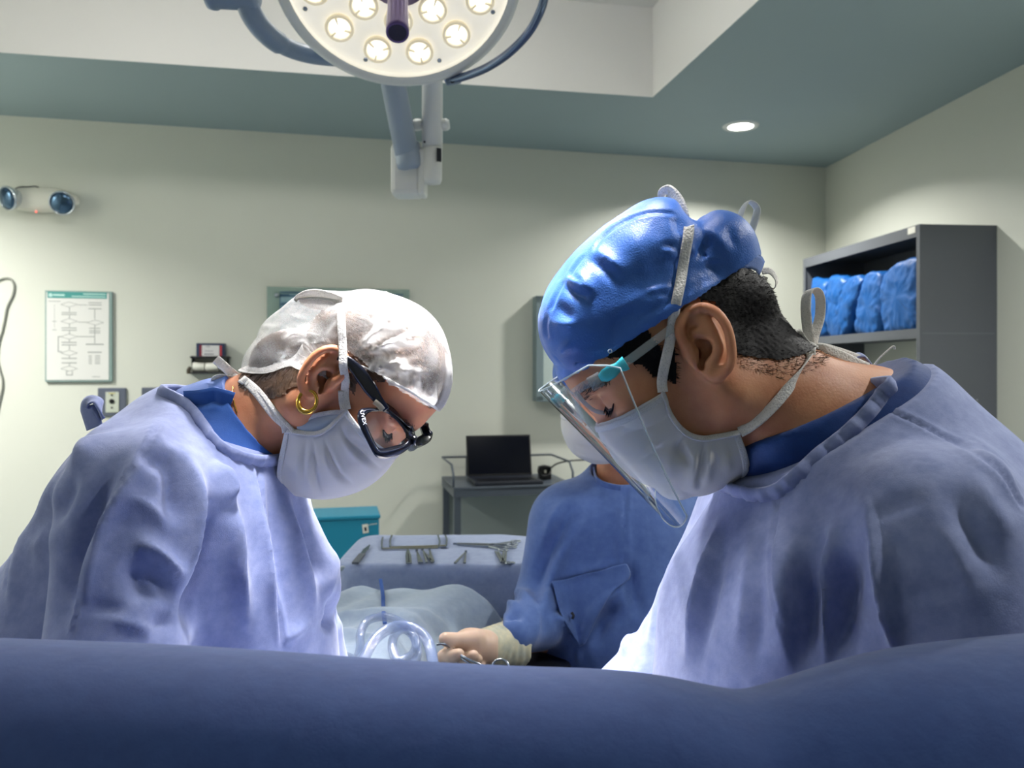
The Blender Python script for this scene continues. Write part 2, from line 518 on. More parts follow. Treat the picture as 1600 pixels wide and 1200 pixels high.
def downlight(x, y, label):
    e = empty('downlight', (x, y, ZC), label, 'ceiling light')
    MB().lathe([(0.062, 0.0), (0.064, 0.006), (0.088, 0.006), (0.092, 0.0)], (x, y, ZC), (0, 0, -1), 40, False, False).build('trim_ring', M_lampwhite, e, smooth=True)
    MB().lathe([(0.0005, 0.004), (0.064, 0.004)], (x, y, ZC), (0, 0, -1), 40, False, False).build('diffuser', M_glow, e)
for i, (x, y) in enumerate(DOWN_LAMPS):
    downlight(x, y, ['lit round recessed downlight in the soffit near the right wall', 'round recessed downlight in the soffit over the left end of the back wall',
                     'unseen recessed downlight added in the soffit along the left wall', 'unseen recessed downlight added in the soffit along the right wall', 'unseen recessed downlight added in the soffit behind the right surgeon'][i])
for i, (x, y) in enumerate(ADDED_PANELS):
    e = empty('added_panel_light', (x, y, ZW), ['unseen glowing box added in the raised ceiling, far left one', 'unseen glowing box added in the raised ceiling, far right one', 'unseen glowing box added in the raised ceiling, near one'][i], 'ceiling light')
    MB().box((x, y, ZW - 0.01), (.27, 0, 0), (0, .16, 0), (0, 0, .01)).build('panel_frame', M_lampwhite, e)
    MB().box((x, y, ZW - 0.055), (.25, 0, 0), (0, .14, 0), (0, 0, .035)).build('diffuser', mat('added_panel_glow', (255, 252, 246), 0.5, emit=13.0), e)

# ------------------------------------------------------------------ things on the back wall
UZ = Vector((0, 0, 1))
def bw(px, py, off=0.0):
    return on_plane(px, py, BR + BN * off, BN)
def wbox(mb, px0, py0, px1, py1, o0, o1):
    """box on the back wall between two pixels, standing off the wall from o0 to o1"""
    a = bw(px0, py0, o1); b = bw(px1, py1, o1)
    c = (a + b) / 2 - BN * (o1 - o0) / 2
    w = abs((b - a).dot(BD)) / 2; h = abs(a.z - b.z) / 2
    return mb.box(c, BD * w, -BN * (o1 - o0) / 2, UZ * h)

# flow chart in a frame
e = empty('framed_chart', bw(122, 597), 'framed printed flow chart with teal header on the left wall', 'poster')
MB_ = wbox(MB(), 70, 453.5, 175.5, 596.5, 0.0, 0.016); MB_.build('frame', mat('chart_frame', (130, 152, 148), 0.35), e, bevel=0.003)
wbox(MB(), 72.5, 456.5, 170, 593.5, 0.016, 0.0175).build('sheet', mat('paper', (214, 214, 210), 0.5), e)
wbox(MB(), 74, 455.5, 167, 467, 0.0175, 0.0182).build('header_band', mat('teal_print', (62, 140, 135), 0.5), e)
mb = MB()
for x0, y0, x1, y1 in ((83, 459.3, 101, 462.5), (130, 458.6, 165, 461), (112, 462.3, 165, 464.8)): wbox(mb, x0, y0, x1, y1, 0.0182, 0.0186)
c = bw(79, 461, 0.0184); mb.lathe([(0.0095, -.0002), (0.0095, .0002)], c, BN, 16)
mb.build('header_print', mat('pale_print', (176, 212, 206), 0.6), e)
mb = MB()
def ln(x0, y0, x1, y1, w=0.55): wbox(mb, min(x0, x1) - w, min(y0, y1) - w, max(x0, x1) + w, max(y0, y1) + w, 0.0175, 0.018)
def dia(cx, cy, rx, ry, w=0.6):
    pts = [(cx - rx, cy), (cx, cy - ry), (cx + rx, cy), (cx, cy + ry)]
    for (a, b), (c_, d) in zip(pts, pts[1:] + pts[:1]):
        mb.tube([bw(a, b, 0.0178), bw(c_, d, 0.0178)], 0.0011, 4)
ln(76, 470.5, 94, 470.8, .5)
for y in (475.8, 502, 526, 551.5, 576): dia(108, y, 13, 4.2)
for y0, y1 in ((488.5, 491.5), (512.5, 516), (535, 539), (560, 567)):
    for k in range(2): ln(97, y0 + k * (y1 - y0), 119, y0 + k * (y1 - y0), .8)
for y0, y1 in ((480, 487), (493, 498), (506, 511), (517, 522), (531, 534), (540, 546), (556, 560), (568, 572)): ln(108.5, y0, 108.5, y1, .6)
ln(122, 476.5, 136, 476.5, .6); ln(122, 503.5, 137, 503.5, .6); ln(122, 526, 147, 526, .7)
ln(91, 526, 96, 526, .7); ln(91, 526, 91, 549.5, .7); ln(91, 549.5, 96, 549.5, .7)
for y in (473, 476.5, 482.5): ln(139, y, 158, y, .8)
dia(149, 504, 13, 4); ln(148, 484, 148, 498, .6); ln(148, 508, 148, 536, .6)
for y in (513, 517, 520): ln(140, y, 156, y, .7)
ln(135, 538, 161, 538, 1.0); ln(138, 550.5, 158, 550.5, .9)
for k in range(5):
    ln(139, 556 + k * 3, 143, 556 + k * 3, .6); ln(149, 556 + k * 3, 156, 556 + k * 3, .6)
ln(104, 580, 104, 586, .6); ln(104, 586, 113, 586, .6); ln(113, 580, 113, 586, .6); ln(105, 580, 108, 580, .5)
ln(82, 502, 88, 502, .5); ln(82, 515.5, 88, 515.5, .5); ln(85, 476, 85, 512, .25); ln(144, 588.5, 156, 588.8, .3)
mb.build('chart_print', mat('grey_print', (146, 150, 148), 0.6), e)['kind'] = 'stuff'

# emergency light
e = empty('emergency_light', bw(62, 325), 'white twin-head emergency light on the upper left wall', 'emergency light')
s = SDF(*[np.arange(a, b, 0.006) for a, b in ((-2.62, -2.08), (3.70, 4.10), (2.0, 2.36))])
ctr = bw(64, 313, 0.03)
ax3 = (BD, BN, UZ)
s.ell(bw(64, 312, 0.015), (0.175, 0.055, 0.062), ax3, k=0.01)
s.cap(bw(35, 312, 0.03), bw(92, 314, 0.03), 0.04, 0.04, k=0.03)
s.half(bw(64, 312, 0.0), -BN)
v, f = s.mesh(); obj_np('housing', relax(v, f, 2), f, M_white, e)
for px, py, aim in ((13, 309.5, Vector((-0.35, -0.85, -0.25))), (97, 317, Vector((0.2, -0.9, -0.35)))):
    aim.normalize(); c = bw(px, py, 0.085)
    hd = MB().lathe([(0.018, -0.06), (0.04, -0.045), (0.055, -0.015), (0.059, 0.0), (0.059, 0.008), (0.053, 0.010), (0.053, 0.004)], c, aim, 32, True, False).build('lamp_head', M_chrome, e, smooth=True)
    MB().lathe([(0.053, 0.005), (0.046, 0.014), (0.03, 0.020), (0.0005, 0.023)], c, aim, 32, False, False).build('lens', mat('lamp_lens', (70, 95, 120), 0.08, metal=0.75), hd, smooth=True)
    MB().tube([c - aim * 0.05, bw(px, py + 4, 0.01)], 0.017, 12).build('swivel_neck', M_white, e, smooth=True)
MB().tube(catmull([bw(20, 297, 0.06), bw(30, 292.5, 0.055), (bw(45, 292, 0.05)), bw(55, 291, 0.05), bw(61, 293.5, 0.04)], 6), 0.0026, 8).build('cable', M_dark, e, smooth=True)
MB().lathe([(0.004, 0), (0.004, .003), (0.0005, .005)], bw(56.5, 331, 0.052), BN, 12).build('status_led', mat('red_led', (255, 90, 80), .4, emit=2.0), e)

# cable hanging on the wall at the left edge
pth = [(-40, 470), (-18, 448), (0, 437), (10, 434.5), (18, 437.5), (22, 447), (19.5, 462), (11, 480), (7, 500), (3, 518), (-2, 535), (-4, 560), (0, 580), (3.5, 592), (3.5, 606), (0, 622), (-6, 650)]
tag(MB().tube(catmull([bw(a, b, 0.006) for a, b in pth], 6), 0.0048, 8).build('wall_cable', mat('cable_grey', (140, 142, 134), .5), smooth=True),
    'thin grey cable looping down the wall at the left edge', 'cable')

# sockets
def socket(px0, py0, px1, py1, label, sock):
    e = empty('wall_socket', bw((px0 + px1) / 2, py1), label, 'socket')
    wbox(MB(), px0, py0, px1, py1, 0, 0.012).build('cover_plate', mat('socket_grey', (88, 94, 108), .45), e, bevel=0.004)
    cx = (px0 + px1) / 2 + 0.5
    wbox(MB(), cx - 10.5, py0 + 6.5, cx + 10.5, py0 + 38.5, 0.012, 0.017).build('outlet', mat('socket_cream', (186, 192, 178), .4), e, bevel=0.002)
    mb = MB()
    if sock:
        mb.lathe([(0.012, 0), (0.012, 0.004), (0.008, .005)], bw(cx - .5, py0 + 21, 0.017), BN, 20)
        mb.lathe([(0.0045, 0), (0.0045, 0.003)], bw(cx - .5, py0 + 11.5, 0.017), BN, 12); mb.lathe([(0.0045, 0), (0.0045, 0.003)], bw(cx - .5, py0 + 31, 0.017), BN, 12)
    else: wbox(mb, cx - 8, py0 + 8.5, cx + 8, py0 + 11, 0.017, 0.018)
    mb.build('outlet_holes' if sock else 'outlet_mark', M_black if sock else mat('green_mark', (60, 120, 96), .5), e)
    if sock: wbox(MB(), cx - 6, py0 + 8, cx + 5, py0 + 9.3, 0.017, 0.0176).build('outlet_mark', mat('yellow_print', (180, 170, 90), .5), e)
socket(152.5, 606, 197, 650, 'dark grey wall socket with round outlet below the flow chart', True)
socket(221, 605.5, 265, 650, 'dark grey wall socket with green mark, partly behind gown shoulder', False)

# glass schedule board
e = empty('glass_board', bw(528, 560), 'glass schedule board headed SALA 1 on the back wall', 'board')
M_gb = mat('board_glass', (150, 176, 168), 0.12, alpha=0.55, spec=0.6)
wbox(MB(), 417, 447.5, 640, 640, 0.022, 0.028).build('glass_panel', M_gb, e)
M_print = mat('board_print', (44, 84, 112), .5)
mb = MB()
def bl(x0, y0, x1, y1, o=0.0285): wbox(mb, x0, y0, x1, y1, o, o + .0006)
bl(437, 457.8, 630, 459.4); bl(437, 459, 438.6, 600); bl(437, 463.5, 630, 464.6); bl(471, 459, 472, 464); bl(525, 459, 526.5, 464)
for y in (477, 484, 488.5, 504, 523, 541): bl(438, y, 630, y + .8)
for y0, y1 in ((459.4, 463.5), (485, 487.5)): bl(438, y0, 452, y1); bl(472.5, y0, 525, y1)
mb.build('table_lines', M_print, e)
mb = MB(); wbox(mb, 438, 459, 628, 600, 0.0281, 0.0284); mb.build('table_sheet', mat('board_table', (128, 158, 168), .4), e)
mb = MB()
for y in (473.5, 480.5, 500):
    x = 440
    while x < 462:
        w = rng.uniform(1.2, 4.5); wbox(mb, x, y - 1.4, x + w, y + 1.2, 0.0285, 0.029); x += w + 1
mb.build('table_print', M_print, e)['kind'] = 'stuff'
p = bw(474.5, 456.3, 0.0287)
text_mesh('heading', 'SALA 1', 0.0225, p, BD, UZ, mat('heading_print', (22, 48, 84), .5), e, bold=0.0006)
for px, py in ((433, 462), (625, 465)):
    MB().lathe([(0.012, 0), (0.012, .032), (0.009, .036), (.0005, .037)], bw(px, py, 0), BN, 20).build('standoff', M_steel, e, smooth=True)

# small black wall rack with a box and rolls
e = empty('wall_rack', bw(325, 590), 'small black wire wall rack left of the bun', 'rack')
mb = MB()
a0, a1 = 298, 358
for py in (558, 583):
    for o in (0.015, 0.055, 0.095): mb.tube([bw(a0, py, o), bw(a1, py - .5, o)], 0.0045, 8)
    for px in (a0, a1): mb.tube([bw(px, py, 0.004), bw(px, py, 0.095)], 0.0045, 8)
mb.build('wire_shelves', M_black, e)
for px in (300.5, 356): wbox(MB(), px - 1.2, 556, px + 1.2, 584, 0.0, 0.05).build('side_bracket', M_black, e)
wbox(MB(), 299, 557.2, 358, 559.4, 0.0, 0.098).build('top_shelf', M_black, e)
wbox(MB(), 299, 582.0, 358, 583.4, 0.0, 0.098).build('bottom_shelf', M_black, e)
MB().tube([bw(297, 573, .09), bw(295, 578, .092), bw(294.5, 584, .09)], [.006, .011, .009], 10).build('end_clip', mat('brass_dark', (66, 58, 44), .5), e)
e = empty('glove_box', bw(328, 557), 'small white and red cardboard box on the wall rack', 'box')
wbox(MB(), 306.5, 536, 351, 557, 0.01, 0.085).build('carton', mat('carton_dark', (34, 50, 78), .5), e, bevel=0.003)
wbox(MB(), 315.5, 539.5, 342.5, 556.6, 0.085, 0.0862).build('front_label', mat('carton_white', (206, 206, 206), .5), e)
wbox(MB(), 311.5, 539, 315.5, 556.6, 0.085, 0.0862).build('side_band', mat('carton_red', (120, 36, 52), .5), e)
wbox(MB(), 343.5, 540, 346.5, 556.6, 0.085, 0.0862).build('side_band', mat('carton_red2', (170, 50, 56), .5), e)
mb = MB()
for x0, y0, x1, y1 in ((322, 541, 328, 542.2), (320, 548, 333, 549), (319, 552.5, 334, 554.5)): wbox(mb, x0, y0, x1, y1, 0.0862, 0.0868)
mb.build('box_print', mat('box_print', (130, 130, 140), .5), e)
for i, (x0, x1) in enumerate(((301.5, 320), (321.5, 341))):
    e = empty('gauze_roll', bw((x0 + x1) / 2, 582), ['white gauze roll on the rack, left one', 'white gauze roll on the rack, right one'][i], 'roll')
    y = 573.5
    a = bw(x0, y, .06); b = bw(x1, y, .06)
    d = (b - a); L = d.length; r = 0.0245
    MB().lathe([(r * .3, .002), (r * .32, 0), (r * .92, 0), (r, .004), (r, L - .004), (r * .92, L), (r * .32, L), (r * .3, L - .002)], a, d, 28, True, True).build('roll', mat('gauze', (222, 222, 212), .8, bump=.2, bscale=300), e, smooth=True)
    MB().lathe([(r * .31, -.001), (r * .31, .001)], a, d, 16).build('core', M_black, e)

# wall-mounted viewing box half hidden by the blue cap
e = empty('view_box', bw(880, 640), 'grey framed wall box partly hidden behind the blue surgical cap', 'wall box')
M_vb = mat('viewbox_grey', (112, 128, 132), .5)
xs_ = (838, 1010); yt, yb = 462, 626
wbox(MB(), xs_[0], yt, xs_[1], yb, 0, 0.09).build('case', M_vb, e, bevel=.004)
mb = MB()
wbox(mb, xs_[0], yt, xs_[0] + 11, yb, 0.09, 0.102); wbox(mb, xs_[1] - 11, yt, xs_[1], yb, 0.09, 0.102)
wbox(mb, xs_[0], yt, xs_[1], yt + 14, 0.09, 0.102); wbox(mb, xs_[0], yb - 7, xs_[1], yb, 0.09, 0.102)
mb.build('front_frame', M_vb, e, bevel=.002)
wbox(MB(), xs_[0] + 11, yt + 15, xs_[1] - 11, yb - 7, 0.09, 0.094).build('screen', mat('viewbox_screen', (176, 190, 186), .25), e)

# ------------------------------------------------------------------ trolley with laptop against the back wall
TD = BD; TN = BN
tz = 0.98 - 0.0
def trolley():
    # table top: front edge through the pixels (708, 767) .. (884, 767); depth from the wall
    zt = CZ - (768 - HY) / F * 3.83
    o_f = 0.48                                        # how far the front edge stands from the wall
    a = bw(709, 700, o_f); b = bw(896, 700, o_f)
    e = empty('steel_trolley', (a + b) / 2 * 1.0, 'dark steel trolley with raised rail carrying the laptop', 'trolley')
    e.location.z = 0
    a.z = b.z = zt
    c = (a + b) / 2 - TN * (o_f - 0.05) / 2; W = (b - a).dot(TD) / 2; D = (o_f - 0.05) / 2
    MB().box((c.x, c.y, zt - 0.012), TD * W, -TN * D, UZ * 0.012).build('top', M_darksteel, e, bevel=.003)
    mb = MB()
    for sy in (-1, 1): mb.box(c + TN * sy * (D - .006) - UZ * 0.03, TD * W, -TN * .006, UZ * 0.02)
    for sx in (-1, 1): mb.box(c + TD * sx * (W - .006) - UZ * 0.03, TD * .006, -TN * (D - .012), UZ * 0.02)
    mb.build('apron', M_darksteel, e)
    for sx in (-1, 1):
        for sy in (-1, 1):
            q = c + TD * sx * (W - .02) + TN * sy * (D - .02)
            MB().box((q.x, q.y, (zt - 0.03 + 0.06) / 2), TD * .016, -TN * .016, UZ * (zt - .03 - .06) / 2).build('leg', M_darksteel, e)
            MB().lathe([(.02, -.012), (.03, -.010), (.03, .010), (.02, .012)], (q.x, q.y, .03), TD, 18).build('castor', M_black, e)
    MB().box((c.x, c.y, 0.3), TD * (W - .03), -TN * (D - .03), UZ * .008).build('lower_shelf', M_darksteel, e)
    MB().box(Vector((c.x, c.y, zt * .6)) - TN * (D - .01), TD * (W - .036), -TN * .003, UZ * .26).build('back_panel', mat('trolley_panel', (150, 160, 158), .5), e)
    # gallery rail round three sides
    z = zt + 0.105
    rl = [c - TD * W + TN * (D - .01), c - TD * W - TN * (D - .01), c + TD * W - TN * (D - .01), c + TD * W + TN * (D - .01)]
    rp = [Vector((q.x, q.y, z)) for q in rl]
    rp = [Vector((rl[0].x, rl[0].y, zt)), Vector((rl[0].x, rl[0].y, zt + .06)), rp[0] - TN * .06] + rp[1:3] + [rp[3] - TN * .06, Vector((rl[3].x, rl[3].y, zt + .06)), Vector((rl[3].x, rl[3].y, zt))]
    MB().tube(rp, 0.006, 8).build('rail', M_darksteel, e, smooth=True)
    for k in (.22, .78):
        q = rl[1].lerp(rl[2], k); MB().box((q.x, q.y, zt + .05), TD * .005, -TN * .004, UZ * .05).build('rail_post', M_darksteel, e)
    return c, zt, W, D
TC, TZ, TW, TDp = trolley()
def laptop():
    q0 = TC - TD * 0.0
    pl = on_plane(734, 760, TC, TN); pr = on_plane(831, 760, TC, TN)
    c = (pl + pr) / 2; c.z = TZ; w = (pr - pl).dot(TD) / 2 + .008
    e = empty('laptop', c, 'open black laptop on the steel trolley', 'laptop')
    bd = 0.115
    bc = c + TN * 0.09
    MB().box(bc + UZ * .0115, TD * w, -TN * bd, UZ * .0095).build('base', mat('laptop_base', (30, 34, 44), .35), e, bevel=.003)
    mb = MB()
    for r in range(5):
        for k in range(13): mb.box(bc + TD * (k - 6) * w / 7.4 - TN * (-.07 + .0) - TN * (r * .021 - .02) + UZ * .0218, TD * .0088, -TN * .0085, UZ * .0012)
    mb.build('keyboard', M_black, e)
    MB().box(bc + TN * .065 + UZ * .0215, TD * .045, -TN * .03, UZ * .0006).build('touchpad', mat('touchpad', (40, 44, 54), .3), e)
    hinge = c - TN * 0.03 + UZ * .02
    t = math.radians(12); ud = (UZ * math.cos(t) - TN * math.sin(t)).normalized(); nd = ud.cross(TD).normalized()
    hgt = 0.108
    sc = hinge + ud * hgt
    MB().box(sc, TD * w, ud * hgt, nd * .005).build('lid', M_black, e, bevel=.003)
    sg = 1 if nd.dot(TN) > 0 else -1
    MB().box(sc + nd * sg * .0055, TD * (w - .008), ud * (hgt - .009), nd * .0006).build('screen', mat('dark_screen', (6, 8, 20), .12), e)
    for k in (-.55, .55): MB().box(bc + TD * k * w + UZ * .001 + TN * .08, TD * .02, -TN * .008, UZ * .001).build('rubber_foot', M_black, e)
laptop()
def bundle():
    # power adapter / cable bundle on the trolley's right end
    q = on_plane(851, 745, TC + TN * .02, TN); q.z = TZ
    e = empty('power_adapter', q, 'black power adapter with coiled cable beside the laptop', 'adapter')
    MB().box(q + UZ * .035, TD * .032, -TN * .025, UZ * .035).build('adapter_block', M_black, e, bevel=.006)
    pts = []
    for k in range(40):
        a = k / 40 * 2 * math.pi * 3
        pts.append(q + TD * (.034 * math.cos(a) - .012) + UZ * (.05 + .026 * math.sin(a)) + TN * (.03 + .0006 * k))
    MB().tube(pts, .0042, 6).build('coiled_cable', M_black, e, smooth=True)
    pts = [q + UZ * .05 + TD * .02, on_plane(857, 735, TC, TN), on_plane(872, 724, TC, TN), on_plane(905, 719, TC, TN), on_plane(960, 722, TC - TN * .1, TN), on_plane(1000, 760, TC - TN * .1, TN)]
    MB().tube(catmull(pts, 8), .0045, 8).build('lead', M_black, e, smooth=True)
    MB().box(q + UZ * .045 + TN * .0285 - TD * .004, TD * .005, -TN * .001, UZ * .007).build('sticker', M_white, e)
bundle()

# blue storage box on a stool by the wall (left of the instrument stand)
def blue_box():
    o = 0.7
    a = bw(490, 808.5, o); b = bw(592.5, 808.5, o)
    zt = a.z; c = (a + b) / 2
    e = empty('blue_box', Vector((c.x, c.y, zt - .3)), 'bright blue plastic box with white tag behind the instrument stand', 'box')
    W = (b - a).dot(BD) / 2
    M_bb = mat('blue_plastic', (30, 128, 158), .4)
    MB().box(Vector((c.x, c.y, zt - .158)) - BN * .12, BD * W, -BN * .12, UZ * .142).build('body', M_bb, e, bevel=.006)
    MB().box(Vector((c.x, c.y, zt - .008)) - BN * .12, BD * (W + .006), -BN * .126, UZ * .008).build('lid', M_bb, e, bevel=.004)
    t = on_plane(571, 826, c + BN * .002, BN); tx = (BD * .97 + UZ * .12).normalized(); tzv = (UZ - tx * UZ.dot(tx)).normalized()
    MB().box(t, tx * .013, -BN * .001, tzv * .02).build('white_tag', M_white, e)
    MB().box(t - UZ * .002 + BN * .0015, tx * .005, -BN * .0005, tzv * .009).build('tag_print', M_dark, e)
    p1 = t + tzv * .012 + BD * .005; MB().tube([p1, p1 + BD * .02 + UZ * .006, p1 + BD * .05 + UZ * .008], .0012, 6).build('tag_string', M_white, e)
    st = empty('steel_stool', Vector((c.x, c.y, 0)) - BN * .12, 'steel stool under the blue box', 'stool')
    zz = zt - .3
    cc = Vector((c.x, c.y, 0)) - BN * .12
    MB().box(cc + UZ * (zz - .015), BD * (W + .02), -BN * .15, UZ * .015).build('seat', M_steel, st)
    for sx in (-1, 1):
        for sy in (-1, 1): MB().tube([cc + BD * sx * W * .8 + BN * sy * .11 + UZ * (zz - .03), cc + BD * sx * W * .95 + BN * sy * .13], .012, 10).build('leg', M_steel, st)
blue_box()

# ------------------------------------------------------------------ shelving unit on the right wall
def cabinet():
    nb = Vector((2.082, 3.433, 0)); D = 0.3486; L = 1.095
    al = Vector((-.0899, .996, 0)).normalized(); out = Vector((-.996, -.09, 0)).normalized()
    zt = CZ + .618; zb = CZ + .163
    e = empty('shelf_unit', nb + al * L / 2 + out * D / 2, 'tall dark grey steel shelf unit on the right wall', 'shelf')
    t = .018
    def slab(name, s0, s1, d0, d1, z0, z1, m=M_cab, **kw):
        c = nb + al * (s0 + s1) / 2 + out * (d0 + d1) / 2
        return MB().box((c.x, c.y, (z0 + z1) / 2), al * (s1 - s0) / 2, -out * (d1 - d0) / 2, UZ * (z1 - z0) / 2).build(name, m, e, **kw)
    side = slab('side_panel', 0, t, 0, D, 0, zt, bevel=.002)
    slab('side_panel', L - t, L, 0, D, 0, zt, bevel=.002)
    slab('top_panel', t, L - t, 0, D, zt - t, zt)
    slab('shelf_board', t, L - t, 0, D, zb - .02, zb)
    slab('back_panel', t, L - t, 0, .006, zb, zt - t)
    slab('shelf_board', t, L - t, 0, D, .3, .32)
    slab('front_rail', t, L - t, D - .004, D + .001, zt - .05, zt)
    slab('front_rail', t, L - t, D - .004, D + .001, zb - .03, zb + .012)
    slab('front_stile', -.001, .024, D - .004, D + .0015, 0, zt)
    slab('front_stile', L - .024, L + .001, D - .004, D + .0015, 0, zt)
    slab('label_strip', .03, .085, D + .001, D + .003, zt - .032, zt - .004, M_white)
    # pressed ventilation dimples on the near side panel
    mb = MB()
    sp = nb
    for px, py0, py1 in ((1455, 608, 630), (1467, 590, 640), (1475, 592, 612), (1500, 620, 650), (1508, 612, 632), (1518, 622, 668), (1526, 625, 640)):
        y = py0
        while y < py1:
            p = on_plane(px + rng.uniform(-2, 2), y, nb, al); mb.lathe([(.0052, -.001), (.004, .0015), (.0005, .002)], p, -al, 8, False, False); y += 5.5
    mb.build('pressed_dimples', mat('cabinet_dimple', (128, 132, 136), .5), side)['kind'] = 'stuff'
    slab('panel_seam', -.0012, 0, .012, D - .012, zb - .012, zb - .006, mat('cabinet_seam', (96, 100, 106), .5))
    return nb, al, out, D, L, zt, zb
CAB = cabinet()
def blue_bags():
    nb, al, out, D, L, zt, zb = CAB
    M_bag = mat('blue_wrap', (6, 82, 150), .5, noise=.15, nscale=14, bump=.35, bscale=26)
    specs = [([(1266, 437), (1276, 434), (1286, 437), (1290, 450), (1290, 500), (1286, 527), (1276, 533), (1267, 528), (1265, 490)], 'blue wrapped pack furthest along the shelf by the far side panel'),
             ([(1293, 432), (1303, 429), (1316, 432), (1320, 445), (1311, 480), (1304, 525), (1296, 532), (1290, 522), (1290, 470)], 'blue wrapped pack second from the far side panel'),
             ([(1326, 431), (1338, 429), (1346, 436), (1342, 455), (1330, 492), (1318, 528), (1304, 537), (1293, 528), (1300, 492), (1314, 450)], 'leaning blue wrapped pack in the middle of the shelf'),
             ([(1348, 428), (1362, 423), (1376, 428), (1378, 470), (1374, 515), (1362, 533), (1342, 530), (1332, 516), (1338, 470)], 'tall blue wrapped pack leaning left, second from the near side panel'),
             ([(1374, 436), (1388, 414), (1406, 404), (1426, 400), (1434, 408), (1434, 470), (1433, 512), (1412, 527), (1394, 530), (1378, 521), (1371, 480)], 'largest blue wrapped pack at the near end of the shelf')]
    for i, (pl, lab) in enumerate(specs):
        ol = catmull([Vector((a, b, 0)) for a, b in pl], 5, closed=True)
        front = [on_plane(q.x, q.y, nb + out * (D - .01), out) for q in ol]
        cen = sum(front, Vector()) / len(front)
        lo = min(p.z for p in front)
        e = empty('wrapped_pack', Vector((cen.x, cen.y, zb)) - out * D * .4, lab, 'pack', 'blue wrapped packs on the shelf')
        rows = []
        for dd, sc in ((.012, .45), (.009, .72), (.0, .9), (-.02, 1.0), (-.10, 1.0), (-.18, .97), (-.25, .9), (-.28, .7)):
            rows.append([max_z(cen + (p - cen) * sc + out * dd, zb + .001) if dd < .0 else cen + (p - cen) * sc + out * dd for p in front])
        n_ = len(front); v = [p for r in rows for p in r]; R_ = len(rows)
        f = [(j * n_ + k, j * n_ + (k + 1) % n_, (j + 1) * n_ + (k + 1) % n_, (j + 1) * n_ + k) for j in range(R_ - 1) for k in range(n_)] + [tuple(range(n_))[::-1], tuple((R_ - 1) * n_ + k for k in range(n_))]
        nv_ = (v[1] - v[0]).cross(v[n_] - v[0]); f = [q[::-1] for q in f] if nv_.dot(v[0] - cen + out * .01) < 0 else f
        w = obj('wrap', v, f, M_bag, e, smooth=True, subsurf=2)
        tx = bpy.data.textures.new('crumple', 'CLOUDS'); tx.noise_scale = .045; dm = w.modifiers.new('crumple', 'DISPLACE'); dm.texture = tx; dm.strength = .018; dm.mid_level = .6; dm.texture_coords = 'GLOBAL'
def max_z(p, z): return Vector((p.x, p.y, max(p.z, z)))
blue_bags()
from mathutils.bvhtree import BVHTree
# ------------------------------------------------------------------ surgical lamp
M_purple = mat('purple_metal', (84, 66, 118), 0.36, metal=0.45)
M_ledplate = mat('led_plate', (222, 218, 204), 0.4, emit=0.42, emit_rgb=(255, 250, 238))
M_ledring = mat('led_ring', (232, 222, 196), 0.25, emit=0.25, emit_rgb=(255, 240, 205))
M_ledcore = mat('led_core', (255, 255, 255), 0.4, emit=4.0)
def lamp_head(C, N, e, detailed):
    U = N.cross(Vector((0, 0, 1))).normalized(); V = U.cross(N)
    MB().lathe([(0.262, 0.004), (0.276, 0.010), (0.288, 0.004), (0.292, -0.012), (0.288, -0.026)], C, N, 64, False, False).build('rim', M_lampwhite, e, smooth=True)
    MB().lathe([(0.288, -0.026), (0.27, -0.05), (0.2, -0.075), (0.1, -0.09), (0.0005, -0.092)], C, N, 64, False, False).build('housing', M_lampgrey, e, smooth=True)
    MB().lathe([(0.0005, -0.014), (0.263, -0.014), (0.263, 0.004)], C, N, 64, False, False).build('reflector_plate', M_ledplate, e)
    if detailed:
        for r, a in LED_SPOTS:
            q = C + U * r * math.cos(a) + V * r * math.sin(a)
            md = MB().lathe([(0.021, -0.012), (0.026, 0.0), (0.032, 0.004), (0.035, 0.0), (0.033, -0.012)], q, N, 24, False, False).build('led_module', M_ledring, e, smooth=True)
            MB().lathe([(0.0005, 0.008), (0.009, 0.006), (0.0125, 0.0), (0.0125, -0.012)], q, N, 16, False, False).build('led_core', M_ledcore, md, smooth=True)
            mb = MB()
            for k in range(3):
                an = a + k * 2.094; dr = U * math.cos(an) + V * math.sin(an)
                mb.box(q + dr * 0.019, dr * 0.009, N.cross(dr) * 0.0025, N * 0.003)
            mb.build('spokes', M_ledring, md)['kind'] = 'stuff'
        for k in range(8):
            an = math.radians(20 + 45 * k); q = C + U * .242 * math.cos(an) + V * .242 * math.sin(an) - N * .013
            MB().lathe([(.006, 0), (.006, .003), (.003, .004)], q, N, 6, False, True).build('screw', M_steel, e)
    # sterile handle
    h = MB().lathe([(0.075, -0.012), (0.075, 0.004), (0.058, 0.012), (0.05, 0.03), (0.042, 0.034)], C, N, 40, False, True).build('handle_base', M_purple, e, smooth=True)
    MB().lathe([(0.026, 0.03), (0.0235, 0.06), (0.0225, 0.15), (0.0245, 0.235), (0.0245, 0.245), (0.021, 0.25), (0.019, 0.243), (0.0005, 0.238)], C, N, 36, False, False).build('sterile_handle', M_purple, e, smooth=True)
    MB().lathe([(0.0195, 0.2455), (0.0005, 0.2455)], C, N, 30, False, False).build('handle_cap', mat('handle_cap_dark', (22, 16, 44), .3), h)
e = empty('surgical_lamp', Vector((P(676, 0, 2.2).x, 2.2, ZW)), 'lit round surgical lamp with purple handle hanging over the table', 'surgical lamp')
lamp_head(LAMP_C, LAMP_N, e, True)
